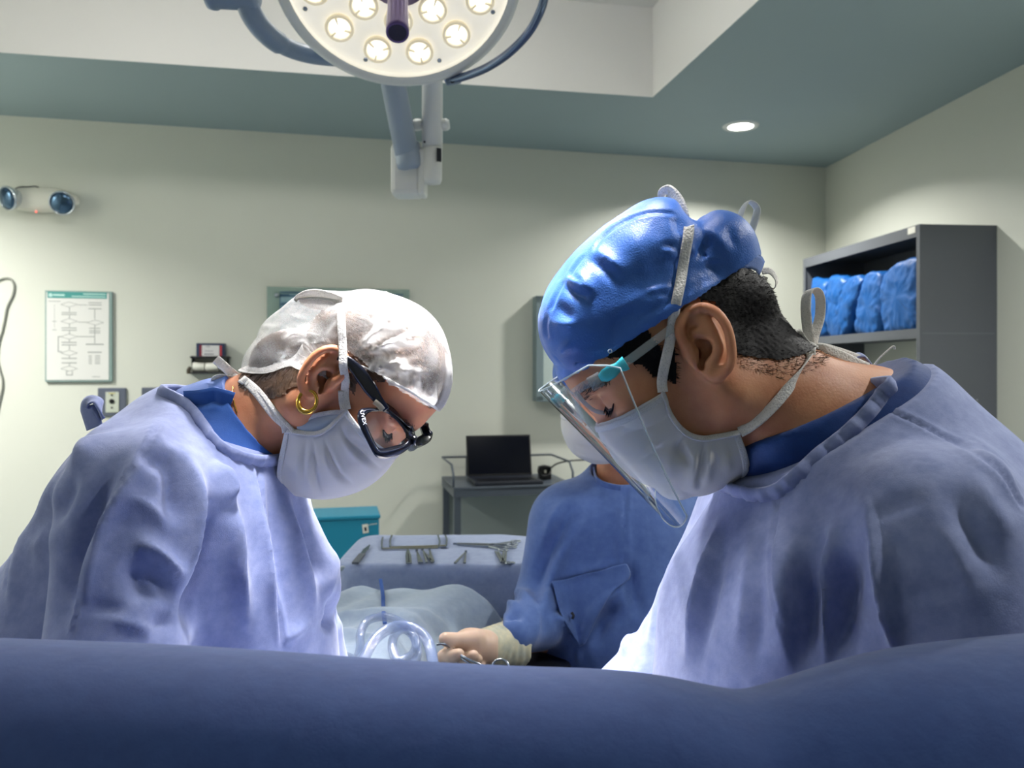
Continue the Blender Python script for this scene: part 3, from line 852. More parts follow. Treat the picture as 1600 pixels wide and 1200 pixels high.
# yoke at the left, rail at the right
yk = [P(380, -14, 1.86), P(392, 20, 1.88), P(412, 48, 1.91), P(440, 70, 1.96), P(478, 84, 2.04), P(520, 90, 2.12), P(560, 90, 2.16)]
MB().tube(catmull(yk, 8), [0.026] * 24 + [0.022] * 25, 16).build('yoke', M_lampgrey, e, smooth=True)
a, b = P(324, -16, 1.86), P(402, -12, 1.86); d = (b - a)
MB().lathe([(0.03, 0), (0.042, .002), (0.044, .010), (0.044, .020), (0.0405, .021), (0.0405, d.length - .004), (0.036, d.length)], a, d, 32).build('yoke_joint', M_lampgrey, e, smooth=True)
rl = [P(853, -40, 1.86), P(851, -8, 1.86), P(843, 20, 1.86), P(825, 52, 1.88), P(796, 82, 1.92), P(762, 105, 1.98), P(728, 119, 2.04), P(708, 124, 2.07)]
M_rail = mat('rail_blue', (62, 80, 112), .28, metal=.3)
rail = MB().tube(catmull(rl, 8), 0.0105, 12).build('grip_rail', M_rail, e, smooth=True)
for off in (-.006, .006):
    MB().tube([p + Vector((off, -.008, off)) for p in catmull(rl, 8)], 0.0042, 8).build('rail_groove', mat('rail_light', (120, 140, 168), .25, metal=.4), rail, smooth=True)
q = P(706, 122, 2.07)
br = MB().box(q, Vector((.020, 0, .004)), Vector((0, .006, 0)), Vector((-.006, 0, .016))).build('rail_bracket', M_lampgrey, e, bevel=.003)
MB().lathe([(.0055, 0), (.0055, .002)], P(707, 127, 2.06), (0, -1, 0), 14).build('bracket_hole', M_black, br)
# arm, elbow block, post
YA = 2.2
MB().tube([P(600, 40, 2.02), P(612, 118, 2.12), P(637, 246, YA)], 0.033, 24).build('spring_arm', mat('arm_grey', (150, 164, 178), .32), e, smooth=True)
MB().lathe([(.0355, 0), (.0365, .004), (.0365, .05), (.034, .066), (.02, .072)], P(635, 226, YA), P(641, 262, YA) - P(635, 226, YA), 24).build('arm_collar', mat('arm_grey', (0, 0, 0)), e, smooth=True)
MB().box(P(637, 268, YA + .03), Vector((.043, 0, 0)), Vector((0, .04, 0)), Vector((0, 0, .072))).build('elbow_block', M_lampwhite, e, bevel=.014)
MB().box(P(661, 272, YA + .02), Vector((.009, 0, 0)), Vector((0, .036, 0)), Vector((0, 0, .062))).build('elbow_plate', M_lampwhite, e, bevel=.006)
px0 = P(675.5, 230, YA)
MB().lathe([(.0285, 0), (.0285, ZW - px0.z)], px0, (0, 0, 1), 32).build('post', M_lampwhite, e, smooth=True)
pl = P(675.5, 231, YA); plb = P(675.5, 281, YA)
MB().lathe([(.0, plb.z - pl.z - .012), (.022, plb.z - pl.z - .010), (.0265, plb.z - pl.z), (.0275, -.003), (.024, -.001), (.0285, 0)], pl, (0, 0, 1), 32, False, False).build('post_end', M_lampwhite, e, smooth=True)
MB().box(P(686, 242, YA - .026), Vector((.006, .003, 0)), Vector((0, .002, 0)), Vector((0, 0, .018))).build('warning_label', M_dark, e)
MB().lathe([(.003, 0), (.003, .003)], P(663.5, 222, YA - .028), (0, -1, 0), 10).build('set_screw', M_black, e)
for px in (652.5, 694.5):
    c = P(px, 195, YA); sgn = 1 if px > 675 else -1
    MB().lathe([(.014, -.012), (.016, -.004), (.0165, .006), (.012, .014)], c, (sgn, 0, 0.08 * sgn), 20).build('brake_knob', M_lampwhite, e, smooth=True, bevel=.001)
MB().lathe([(.11, 0), (.11, -.03), (.05, -.06), (.03, -.065)], Vector((px0.x, YA, ZW)), (0, 0, 1), 36, False, False).build('ceiling_flange', M_lampwhite, e, smooth=True)
e2 = empty('surgical_lamp', ADDED_LAMP_C, 'unseen second lamp head added above the operating table on its own arm', 'surgical lamp')
lamp_head(ADDED_LAMP_C, ADDED_LAMP_N, e2, False)
MB().tube([ADDED_LAMP_C - ADDED_LAMP_N * .08, ADDED_LAMP_C - ADDED_LAMP_N * .2 + Vector((0, .1, 0)), Vector((0.1, 1.5, ZW - .15)), Vector((0.1, 1.6, ZW))], .028, 16).build('spring_arm', M_lampwhite, e2, smooth=True)

# ------------------------------------------------------------------ cloth materials
def cloth_mat(name, rgb, rgb2, weave=1400, wob=60, rough=0.85, sheen=0.25, bstr=0.35):
    m = bpy.data.materials.new(name); m.use_nodes = True; nt = m.node_tree; b = nt.nodes['Principled BSDF']
    b.inputs['Roughness'].default_value = rough; b.inputs['Sheen Weight'].default_value = sheen; b.inputs['Specular IOR Level'].default_value = 0.2
    b.inputs['Sheen Roughness'].default_value = 0.5
    tc = nt.nodes.new('ShaderNodeTexCoord')
    n1 = nt.nodes.new('ShaderNodeTexNoise'); n1.inputs['Scale'].default_value = wob; n1.inputs['Detail'].default_value = 6; n1.inputs['Roughness'].default_value = .65
    nt.links.new(tc.outputs['Object'], n1.inputs['Vector'])
    r = nt.nodes.new('ShaderNodeValToRGB'); r.color_ramp.elements[0].position = .3; r.color_ramp.elements[1].position = .7
    r.color_ramp.elements[0].color = lin(rgb2); r.color_ramp.elements[1].color = lin(rgb)
    nt.links.new(n1.outputs['Fac'], r.inputs['Fac']); nt.links.new(r.outputs['Color'], b.inputs['Base Color'])
    n2 = nt.nodes.new('ShaderNodeTexNoise'); n2.inputs['Scale'].default_value = weave; n2.inputs['Detail'].default_value = 1
    nt.links.new(tc.outputs['Object'], n2.inputs['Vector'])
    n3 = nt.nodes.new('ShaderNodeTexNoise'); n3.inputs['Scale'].default_value = 55; n3.inputs['Detail'].default_value = 3
    nt.links.new(tc.outputs['Object'], n3.inputs['Vector'])
    ad = nt.nodes.new('ShaderNodeMath'); ad.operation = 'MULTIPLY_ADD'; ad.inputs[1].default_value = 4.0
    nt.links.new(n3.outputs['Fac'], ad.inputs[0]); nt.links.new(n2.outputs['Fac'], ad.inputs[2])
    bp = nt.nodes.new('ShaderNodeBump'); bp.inputs['Strength'].default_value = bstr; bp.inputs['Distance'].default_value = 0.0006
    nt.links.new(ad.outputs[0], bp.inputs['Height']); nt.links.new(bp.outputs['Normal'], b.inputs['Normal'])
    MATS[name] = m
    return m
M_gown = cloth_mat('gown_cotton', (142, 153, 194), (118, 131, 176))
M_gown2 = cloth_mat('gown_cotton_assistant', (84, 110, 164), (70, 96, 150))
M_drape = cloth_mat('drape_blue', (42, 68, 120), (36, 60, 112))
M_table_drape = cloth_mat('drape_grey_blue', (140, 154, 184), (124, 138, 172))
M_patient = cloth_mat('drape_grey', (152, 168, 184), (138, 155, 174))
M_scrub = cloth_mat('scrub_cotton', (46, 92, 168), (38, 82, 154), rough=.7)
M_scrub2 = cloth_mat('scrub_cotton_dark', (24, 62, 126), (18, 52, 112), rough=.7)

# ------------------------------------------------------------------ drape over the screen in front of the camera
def front_drape():
    prof = [(-800, 985), (-260, 992), (-100, 996), (0, 999), (150, 1004), (300, 1011), (450, 1021), (560, 1029), (700, 1037), (820, 1042), (930, 1045), (1000, 1050), (1060, 1058), (1120, 1070), (1175, 1080), (1215, 1072), (1260, 1057), (1330, 1036), (1400, 1019), (1480, 1006), (1550, 999), (1600, 994), (1720, 985), (1900, 980), (2500, 990)]
    Yc, r = 0.50, 0.085
    rows = []
    xs = np.linspace(-800, 2500, 230)
    py = np.interp(xs, [a for a, _ in prof], [b for _, b in prof])
    ker = np.exp(-np.linspace(-2, 2, 7) ** 2); ker /= ker.sum(); pad = np.pad(py, 3, 'edge'); py = np.convolve(pad, ker, 'valid')
    for x, p in zip(xs, py):
        th = math.atan((p - HY) / F)
        rr = r * (1.0 + 0.25 * max(0, min(1, (x - 1180) / 300)))
        d = .56
        for _ in range(6):
            zc = -Yc * math.tan(th + math.asin(rr / d)); d = math.hypot(Yc, zc)
        X = (x - HX) / F * Yc
        row = [Vector((X, Yc + rr + .10, CZ + zc - .42))]
        row.append(Vector((X, Yc + rr + .02, CZ + zc - .1)))
        for k in range(13):
            a = math.pi * k / 12
            row.append(Vector((X, Yc + rr * math.cos(a), CZ + zc + rr * math.sin(a))))
        w = .006 * math.sin(x * .012) + .004 * math.sin(x * .031 + 1)
        for dz in (.06, .14, .24, .36, .5): row.append(Vector((X, Yc - rr - .004 * dz + w * dz * 3, CZ + zc - dz)))
        rows.append(row)
    o = grid_surface('surgical_drape', rows, M_drape, subsurf=1, solid=.003)
    tag(o, 'dark blue cloth drape stretched across the whole foreground', 'drape')
front_drape()

# ------------------------------------------------------------------ operating table and draped patient
def operating_table():
    e = empty('operating_table', (-.08, 1.05, 0), 'operating table under the patient drapes', 'table')
    MB().box((-.08, 1.08, .76), (.2, 0, 0), (0, .62, 0), (0, 0, .03)).build('table_top', M_steel, e, bevel=.006)
    MB().box((-.08, 1.08, .81), (.19, 0, 0), (0, .6, 0), (0, 0, .02)).build('mattress', M_dark, e, bevel=.008)
    MB().box((-.08, 1.1, .42), (.11, 0, 0), (0, .15, 0), (0, 0, .31)).build('column', M_steel, e, bevel=.01)
    MB().box((-.08, 1.1, .06), (.2, 0, 0), (0, .45, 0), (0, 0, .06)).build('base', M_steel, e, bevel=.01)
operating_table()
PZ = CZ - .44
def patient_drape():
    nx, ny = 90, 110
    prof_x = [-.60, -.47, -.42, -.375, -.347, -.324, -.30, -.261, -.186, -.135, -.105, -.082, -.054, -.038, .01, .06, .12, .22]
    prof_z = [-.75, -.66, -.58, -.505, -.461, -.436, -.434, -.444, -.439, -.434, -.4326, -.439, -.461, -.478, -.54, -.60, -.66, -.75]
    rows = []
    for j in range(ny):
        t = j / (ny - 1); Y = 0.60 + t * 1.08
        shift = -.115 * min(1, max(0, (1.60 - Y) / .24)) + .1 * min(1, max(0, (1.15 - Y) / .3))
        row = []
        for i in range(nx):
            X = -.55 + i / (nx - 1) * .75
            z = np.interp(X, prof_x, prof_z)
            if Y > 1.60: z -= ((Y - 1.60) / .08) ** 2 * .16
            if Y < 1.5: z = z - .012 * min(1, (1.5 - Y) / .3)
            # creases across the cloth
            z += .011 * math.exp(-((Y - 1.37 + .05 * math.sin(9 * X)) / .014) ** 2) + .010 * math.exp(-((Y - 1.43 - .08 * (X + .15)) / .012) ** 2) * (X > -.22)
            z += .009 * math.exp(-((Y - 1.30 + .04 * math.sin(14 * X + 1)) / .012) ** 2) + .003 * math.sin(Y * 60 + 7 * math.sin(X * 16)) * max(0, 1 - abs(Y - 1.33) / .12)
            z += .0025 * math.sin(X * 38 + 3 * Y) + .002 * math.sin(X * 71 - 9 * Y)
            row.append(Vector((X + shift, Y, CZ + z)))
        rows.append(row)
    o = grid_surface('patient_drape', rows, M_patient, subsurf=1, solid=.002)
    tag(o, 'pale grey-blue cloth covering the patient between the surgeons', 'drape')
    # blue tie strap lying over its far end
    pv = [p for r in rows for p in r]; pf = [(j * nx + i, j * nx + i + 1, (j + 1) * nx + i + 1, (j + 1) * nx + i) for j in range(ny - 1) for i in range(nx - 1)]
    bt = BVHTree.FromPolygons([tuple(p) for p in pv], pf); pts = [P(594.5, 905, 1.66)]
    for x, y in ((597, 921), (598.5, 932), (599, 945), (600, 962), (602, 978)):
        h = bt.ray_cast(Vector((0, 0, CZ)), ray(x, y).normalized())[0]
        if h is not None: pts.append(h + Vector((0, -.003, .005)))
    t = ribbon('tie_strap', pts, .0075, .0022, mat('strap_blue', (26, 70, 140), .6), None, wdir=(1, 0, 0))
    tag(t, 'dark blue tie strap lying on the patient drape', 'strap')
patient_drape()

# unseen white towel, added to bounce lamp light up at the surgeons
rows = [[Vector((-.20 + .30 * i / 14, .66 + .46 * j / 18, CZ - .425 + .006 * math.sin(i * .9) * math.sin(j * .7))) for i in range(15)] for j in range(19)]
tag(grid_surface('bounce_towel', rows, cloth_mat('bounce_white', (236, 236, 236), (228, 228, 230)), subsurf=1, solid=.004), 'unseen white towel added on the patient drape to bounce light', 'towel')
# clear suction tubing coiled on the patient
def tubing():
    m = bpy.data.materials.new('clear_tubing'); m.use_nodes = True; b = m.node_tree.nodes['Principled BSDF']
    b.inputs['Base Color'].default_value = lin((120, 138, 176)); b.inputs['Roughness'].default_value = .1
    b.inputs['Alpha'].default_value = .42; b.inputs['Specular IOR Level'].default_value = .9
    path = [(545, 1018), (575, 1030), (566, 1000), (563, 985), (570, 972), (590, 964), (612, 964), (635, 975), (650, 995), (652, 1018), (640, 1035), (622, 1030), (614, 1005), (620, 988), (634, 982), (646, 992), (650, 1015), (640, 1036)]
    Y0 = 1.28
    pts = []
    a = [(540, 1026, 1.2), (556, 1030, 1.22), (563, 1012, 1.26), (563, 992, 1.3), (572, 972, 1.33), (592, 964, 1.35), (615, 967, 1.34), (637, 980, 1.31), (649, 1000, 1.27), (652, 1025, 1.22), (640, 1042, 1.19), (622, 1036, 1.19), (613, 1012, 1.22), (617, 992, 1.25), (630, 983, 1.27), (643, 990, 1.27), (650, 1005, 1.25), (645, 1022, 1.22), (625, 1034, 1.2), (600, 1042, 1.19)]
    b_ = [(562, 1048, 1.15), (572, 1022, 1.18), (585, 1000, 1.21), (605, 984, 1.235), (628, 978, 1.24), (650, 984, 1.23), (667, 1000, 1.21), (675, 1025, 1.18), (678, 1055, 1.15)]
    e = empty('suction_tubing', P(620, 1040, 1.2), 'coil of clear suction tubing lying on the patient drape', 'tubing')
    for q, r in ((a, .0072), (b_, .0085)):
        o = MB().tube(catmull([P(*p) for p in q], 10), r, 14, True).build('tube', m, e, smooth=True)
        MB().tube(catmull([P(*p) for p in q], 10), r * .62, 12, True).build('bore', mat('tube_bore', (120, 146, 190), .1, alpha=.05), o, smooth=True)
tubing()

# ------------------------------------------------------------------ instrument stand
SZ = CZ - .429
def instrument_stand():
    x0, x1, y0, y1 = -.39, .065, 1.755, 2.075
    cx, cy = (x0 + x1) / 2, (y0 + y1) / 2; hw, hd = (x1 - x0) / 2, (y1 - y0) / 2
    e = empty('instrument_stand', (cx, cy, 0), 'instrument stand with steel tray behind the patient', 'stand')
    mb = MB().box((cx, cy, SZ - .012), (hw - .01, 0, 0), (0, hd - .01, 0), (0, 0, .006)); mb.build('tray', M_steel, e, bevel=.004)
    MB().tube([(cx + .12, cy + hd - .03, SZ - .018), (cx + .12, cy + hd - .03, .08)], .014, 14).build('post', M_steel, e)
    MB().box((cx + .12, cy - .02, .05), (.02, 0, 0), (0, .2, 0), (0, 0, .02)).build('foot', M_steel, e)
    MB().box((cx + .0, cy + hd - .05, .05), (.2, 0, 0), (0, .02, 0), (0, 0, .02)).build('foot', M_steel, e)
    # cloth over the tray
    N = 160; rows = []
    def ring(sc, z, rad, wav=0.0, extra=0.0):
        out = []
        for k in range(N):
            a = 2 * math.pi * k / N
            c, s_ = math.cos(a), math.sin(a)
            ex = 2 / 7.0
            x = math.copysign(abs(c) ** ex, c) * (hw * sc + extra); y = math.copysign(abs(s_) ** ex, s_) * (hd * sc + extra)
            w = wav * (math.sin(a * 9 + 1) + .6 * math.sin(a * 17 + 2) + .4 * math.sin(a * 29)) / 2
            out.append(Vector((cx + x * (1 + w), cy + y * (1 + w), z + .0012 * math.sin(x * 40) * math.sin(y * 31) + (0 if wav == 0 else wav * .25 * math.sin(a * 6)))))
        return out
    for sc in (.02, .25, .5, .75, .92, .98): rows.append(ring(sc, SZ, 0))
    rows.append(ring(1.0, SZ - .003, 0)); rows.append(ring(1.0, SZ - .012, 0, .004, .006)); rows.append(ring(1.0, SZ - .035, 0, .012, .010))
    rows.append(ring(1.0, SZ - .06, 0, .022, .014)); rows.append(ring(1.0, SZ - .085, 0, .03, .018)); rows.append(ring(1.0, SZ - .105, 0, .034, .018))
    o = grid_surface('stand_cloth', rows, M_table_drape, closed_u=True, subsurf=1, solid=.002)
    tag(o, 'grey-blue cloth covering the instrument stand tray', 'drape')
    mb = MB()
instrument_stand()

def onz(px, py, z):
    d = ray(px, py); t = (z - CZ) / d.z; return Vector((0, 0, CZ)) + d * t
M_inst = mat('instrument_steel', (140, 148, 156), .25, metal=.95)
IZ = SZ + .005
def T(px, py, h=0.0): return onz(px, py, IZ) + Vector((0, 0, h))
def inst(name, label, cat, px, py): return empty(name, T(px, py), label, cat)
def flat_bar(e, name, a, b, w0, w1, th=.004, m=None):
    a, b = Vector(a), Vector(b); d = (b - a).normalized(); s_ = d.cross(UZ).normalized()
    v = [a - s_ * w0, a + s_ * w0, b + s_ * w1, b - s_ * w1]
    v = [p - UZ * th / 2 for p in v] + [p + UZ * th / 2 for p in v]
    return obj(name, v, [(0, 1, 2, 3)[::-1], (4, 5, 6, 7), (0, 1, 5, 4), (1, 2, 6, 5), (2, 3, 7, 6), (3, 0, 4, 7)], m or M_inst, e, bevel=.0008)
def finger_ring(e, c, r, ang, name='finger_ring'):
    c = Vector(c); d = Vector((math.cos(ang), math.sin(ang), 0)); s_ = Vector((-d.y, d.x, 0))
    return MB().tube([c + d * r * 1.35 * math.cos(t) + s_ * r * math.sin(t) for t in np.linspace(0, 2 * math.pi, 22, endpoint=False)], .0022, 8, closed=True).build(name, M_inst, e, smooth=True)
# scalpel
e = inst('scalpel', 'scalpel at the left end of the instrument stand', 'scalpel', 560, 872)
flat_bar(e, 'handle', T(555, 880), T(566, 866), .0075, .0075, .005, mat('scalpel_grey', (92, 98, 106), .5, metal=.3))
flat_bar(e, 'neck', T(566, 866), T(571, 859), .0055, .005, .003); flat_bar(e, 'blade', T(571, 859), T(578, 851), .007, .0015, .0012)
# two wire retractors
for lab, pts in (('wire retractor at the back of the instrument stand, rear one', [(612, 837), (609.5, 845), (610, 855), (640, 854), (697, 852.5), (698, 843), (696, 836.5)]),
                 ('wire retractor at the back of the instrument stand, front one', [(598, 840), (596.5, 848), (597, 857), (630, 857), (685, 855.5), (687, 846), (684.5, 837)])):
    e = inst('retractor', lab, 'retractor', pts[3][0], pts[3][1])
    p3 = [T(a, b) for a, b in pts]
    flat_bar(e, 'shaft', p3[2], p3[4], .0035, .0035, .0035, mat('retractor_brassy', (150, 148, 128), .3, metal=.8))
    MB().tube(catmull(p3[:3], 5), .0026, 8).build('hook', M_inst, e); MB().tube(catmull(p3[4:], 5), .0026, 8).build('hook', M_inst, e)
# long clamps with ring handles
for lab, tip, piv, r1, r2 in (('long clamp with ring handles at the back of the stand, rear one', (708, 849.5), (770, 851), (805, 846), (800, 851)),
                              ('long clamp with ring handles beside it, front one', (714, 851), (762, 853.5), (798, 855), (786, 859))):
    e = inst('ring_clamp', lab, 'clamp', piv[0], piv[1])
    flat_bar(e, 'jaws', T(*tip), T(*piv), .0012, .004, .005)
    MB().lathe([(.005, -.003), (.005, .003)], T(*piv), UZ, 12).build('pivot', M_inst, e)
    for r in (r1, r2):
        c = T(*r); d = (c - T(*piv)).normalized()
        MB().tube([T(*piv), c - d * .012], .0028, 8).build('shank', M_inst, e); finger_ring(e, c, .0095, math.atan2(d.y, d.x))
# tweezers: two spring arms meeting at the far end
def tweezers(lab, far, n1, n2):
    e = inst('tweezers', lab, 'tweezers', far[0], far[1])
    mid = [T(*far, .004)]
    flat_bar(e, 'arm', T(*n1), T(*far), .0032, .0014, .003); flat_bar(e, 'arm', T(*n2), T(*far), .0032, .0014, .003)
    MB().lathe([(.003, -.003), (.003, .003)], T(*far), UZ, 10).build('joint', M_inst, e)
e = inst('bone_lever', 'broad pointed steel lever at the front of the stand', 'lever', 639, 870)
flat_bar(e, 'blade', T(639, 880), T(638, 868), .0065, .0065, .003); flat_bar(e, 'tip', T(638, 868), T(637, 857), .0065, .001, .003)
flat_bar(e, 'groove', T(639, 879, .002), T(638, 866, .002), .0018, .001, .001, M_dark)
tweezers('slim tweezers right of the pointed lever', (651, 860), (655, 879), (659, 879))
tweezers('dark tweezers in the middle of the stand front', (660, 859), (667, 879), (676, 879))
tweezers('thin tweezers leaning on the dark tweezers', (671, 858), (673, 876), (677, 878))
tweezers('spread tweezers right of the middle of the stand', (728, 862), (711, 880), (726, 880))
for lab, (a, b_), (c_, d_) in (('short towel clamp at the right front of the stand', (774, 862), (784, 879)), ('short towel clamp crossing it at the right front', (787, 862), (785, 879))):
    e = inst('towel_clamp', lab, 'clamp', c_, d_)
    flat_bar(e, 'shank', T(a, b_), T(c_, d_), .0022, .003, .004); flat_bar(e, 'shank', T(a + 4, b_), T(c_ + 4, d_), .0022, .003, .004)
    finger_ring(e, T(c_ + 12, d_ + .6), .007, .1)
# ------------------------------------------------------------------ people: shared builders
from mathutils.bvhtree import BVHTree
M_skin = mat('skin_tan', (200, 144, 108), 0.5, rgb2=(182, 120, 88), nscale=38, bump=0.12, bscale=420, sss=0.12, detail=5)
M_skin2 = mat('skin_warm', (196, 136, 100), 0.48, rgb2=(178, 114, 82), nscale=34, bump=0.10, bscale=420, sss=0.12, detail=5)
M_hair = mat('hair_black', (11, 10, 14), 0.55, spec=.15)
M_hairbrown = mat('hair_brown', (104, 78, 58), 0.55, rgb2=(52, 40, 36), nscale=40, stretch=(1, 1, 1), bump=.5, bscale=160)
def sheet_mat(name, rgb, alpha=1.0, trans=0.35, bscale=900, bstr=.2, attr=None, fibre=0.0, rough=.8, dots=False):
    """thin non-woven cloth: diffuse + translucent, optionally see-through; creases (attribute) are denser"""
    m = bpy.data.materials.new(name); m.use_nodes = True; nt = m.node_tree
    for n in list(nt.nodes):
        if n.type == 'BSDF_PRINCIPLED': nt.nodes.remove(n)
    out = [n for n in nt.nodes if n.type == 'OUTPUT_MATERIAL'][0]
    d = nt.nodes.new('ShaderNodeBsdfPrincipled'); d.inputs['Base Color'].default_value = lin(rgb); d.inputs['Roughness'].default_value = rough; d.inputs['Specular IOR Level'].default_value = .25
    t = nt.nodes.new('ShaderNodeBsdfTranslucent'); t.inputs['Color'].default_value = lin(rgb)
    mx = nt.nodes.new('ShaderNodeMixShader'); mx.inputs[0].default_value = trans
    nt.links.new(d.outputs[0], mx.inputs[1]); nt.links.new(t.outputs[0], mx.inputs[2])
    tc = nt.nodes.new('ShaderNodeTexCoord')
    nz = nt.nodes.new('ShaderNodeTexVoronoi' if dots else 'ShaderNodeTexNoise'); nz.inputs['Scale'].default_value = bscale
    nt.links.new(tc.outputs['Object'], nz.inputs['Vector'])
    h = nz.outputs['Distance'] if dots else nz.outputs['Fac']
    bp = nt.nodes.new('ShaderNodeBump'); bp.inputs['Strength'].default_value = bstr; bp.inputs['Distance'].default_value = .0008
    nt.links.new(h, bp.inputs['Height']); nt.links.new(bp.outputs[0], d.inputs['Normal'])
    if dots:
        r = nt.nodes.new('ShaderNodeValToRGB'); r.color_ramp.elements[0].position = .12; r.color_ramp.elements[1].position = .3
        r.color_ramp.elements[0].color = tuple(x * .62 for x in lin(rgb)[:3]) + (1,); r.color_ramp.elements[1].color = lin(rgb)
        nt.links.new(h, r.inputs['Fac']); nt.links.new(r.outputs[0], d.inputs['Base Color'])
    last = mx.outputs[0]
    if alpha < 1:
        tr = nt.nodes.new('ShaderNodeBsdfTransparent'); m2 = nt.nodes.new('ShaderNodeMixShader')
        nt.links.new(tr.outputs[0], m2.inputs[1]); nt.links.new(last, m2.inputs[2]); last = m2.outputs[0]
        nf = nt.nodes.new('ShaderNodeTexNoise'); nf.inputs['Scale'].default_value = 620; nf.inputs['Detail'].default_value = 3; nf.inputs['Distortion'].default_value = 2.5
        nt.links.new(tc.outputs['Object'], nf.inputs['Vector'])
        ma = nt.nodes.new('ShaderNodeMath'); ma.operation = 'MULTIPLY_ADD'; ma.inputs[1].default_value = fibre; ma.inputs[2].default_value = alpha - fibre * .5
        nt.links.new(nf.outputs['Fac'], ma.inputs[0]); al = ma.outputs[0]
        if attr:
            at = nt.nodes.new('ShaderNodeAttribute'); at.attribute_name = attr
            ad = nt.nodes.new('ShaderNodeMath'); ad.operation = 'ADD'; ad.use_clamp = True
            nt.links.new(al, ad.inputs[0]); nt.links.new(at.outputs['Fac'], ad.inputs[1]); al = ad.outputs[0]
        nt.links.new(al, m2.inputs[0])
    nt.links.new(last, out.inputs['Surface'])
    return m
M_mask = sheet_mat('mask_nonwoven', (240, 240, 240), trans=.3)
M_hem = sheet_mat('mask_hem', (230, 232, 236), trans=.2, bscale=700, bstr=.6, dots=True)
M_strap = sheet_mat('mask_tape', (240, 238, 234), trans=.2, bscale=520, bstr=.7, dots=True)
M_bluecap = mat('cap_blue', (58, 108, 190), .40, rgb2=(48, 96, 178), nscale=20, spec=.5, bump=.25, bscale=700, sheen=.05)

class Head:
    def __init__(s, O, theta, facing, yaw=0.0, S=1.0):
        """O: midpoint of the ear canals; theta: how far the face is bowed; facing +1 / -1 along X; yaw towards the camera"""
        hz = Vector((facing * math.cos(yaw), -math.sin(yaw), 0))
        s.O = Vector(O); s.S = S
        s.f = hz * math.cos(theta) - UZ * math.sin(theta); s.u = hz * math.sin(theta) + UZ * math.cos(theta)
        s.c = Vector((-facing * math.sin(yaw), -math.cos(yaw), 0)).normalized()
    def at(s, f, u, c=0.0): return s.O + (s.f * f + s.u * u + s.c * c) * s.S
    def px(s, x, y, c=0.0): return on_plane(x, y, s.O + s.c * c, s.c)
    def mir(s, p):
        p = Vector(p); return p - s.c * 2 * (p - s.O).dot(s.c)
    def ax(s): return (s.f, s.u, s.c)
    def loc(s, v):
        d = np.asarray(v) - np.array(s.O); return d @ np.array([s.f, s.u, s.c]).T / s.S

EAR_HELIX = [(1074, 541), (1066, 530), (1062, 513), (1066, 497), (1079, 484), (1098, 479), (1116, 487), (1130, 507), (1137, 532), (1139, 558), (1133, 577), (1122, 588)]
EAR_ANTI = [(1086, 519), (1100, 520), (1113, 525), (1121, 541), (1118, 558), (1108, 569)]
EAR_ANTI2 = [(1096, 496), (1108, 507), (1117, 524)]
def ear_loc(x, y, kx=.000576):
    dx, dy = x - 1102, y - 535
    return (dx * -.986 + dy * .164) * kx, (dx * -.164 + dy * -.986) * kx
def add_ear(s, H, side, S=1.0, center=(-.010, -.001), tilt=29):
    ca, sa = math.cos(math.radians(tilt)), math.sin(math.radians(tilt))
    def E(x, y, out):
        a, b = ear_loc(x, y); a *= S; b *= S
        f = center[0] + a * ca - b * sa; u = center[1] + a * sa + b * ca
        back = max(0, -a) * .55                                        # the rim stands away from the skull
        return H.at(f, u, side * (.073 + out + back))
    axp = (H.f * ca + H.u * sa, H.u * ca - H.f * sa, H.c)
    g = H.S * S
    # body of the ear
    s.ell(E(1102, 532, .001), (.0205 * g, .031 * g, .0062 * g), axp, k=.006, pad=.012)
    s.cap(E(1090, 540, -.006), E(1106, 545, -.003), .012 * g, .012 * g, k=.01, pad=.012)
    # scoop the shell out, then raise rim and folds
    s.ell(E(1103, 547, .006), (.0115 * g, .0150 * g, .0165 * g), axp, k=.004, op='sub', pad=.012)
    s.ell(E(1099, 560, .003), (.0065 * g, .012 * g, .013 * g), axp, k=.003, op='sub', pad=.012)
    s.ell(E(1080, 516, .008), (.0075 * g, .0105 * g, .0095 * g), axp, k=.003, op='sub', pad=.012)
    s.ell(E(1112, 500, .009), (.013 * g, .008 * g, .0065 * g), axp, k=.004, op='sub', pad=.012)
    s.ell(E(1127, 535, .010), (.0042 * g, .020 * g, .006 * g), axp, k=.003, op='sub', pad=.012)
    s.cap(E(1097, 553, .004), E(1092, 551, -.022), .0055 * g, .005 * g, k=.003, op='sub', pad=.012)
    hp = catmull([E(x, y, .0035) for x, y in EAR_HELIX], 3)
    s.chain(hp, [(.0036 if i > 3 else .003) * g for i in range(len(hp))], k=.0035, pad=.012)
    ap = catmull([E(x, y, .0015) for x, y in EAR_ANTI], 3); s.chain(ap, [.0034 * g] * len(ap), k=.004, pad=.012)
    ap = catmull([E(x, y, .0) for x, y in EAR_ANTI2], 3); s.chain(ap, [.003 * g] * len(ap), k=.005, pad=.012)
    s.ell(E(1117, 583, .0015), (.008 * g, .0085 * g, .0045 * g), axp, k=.006, pad=.012)          # lobe
    s.cap(E(1087, 548, -.001), E(1088, 560, -.001), .0045 * g, .004 * g, k=.005, pad=.012)      # tragus
    return E

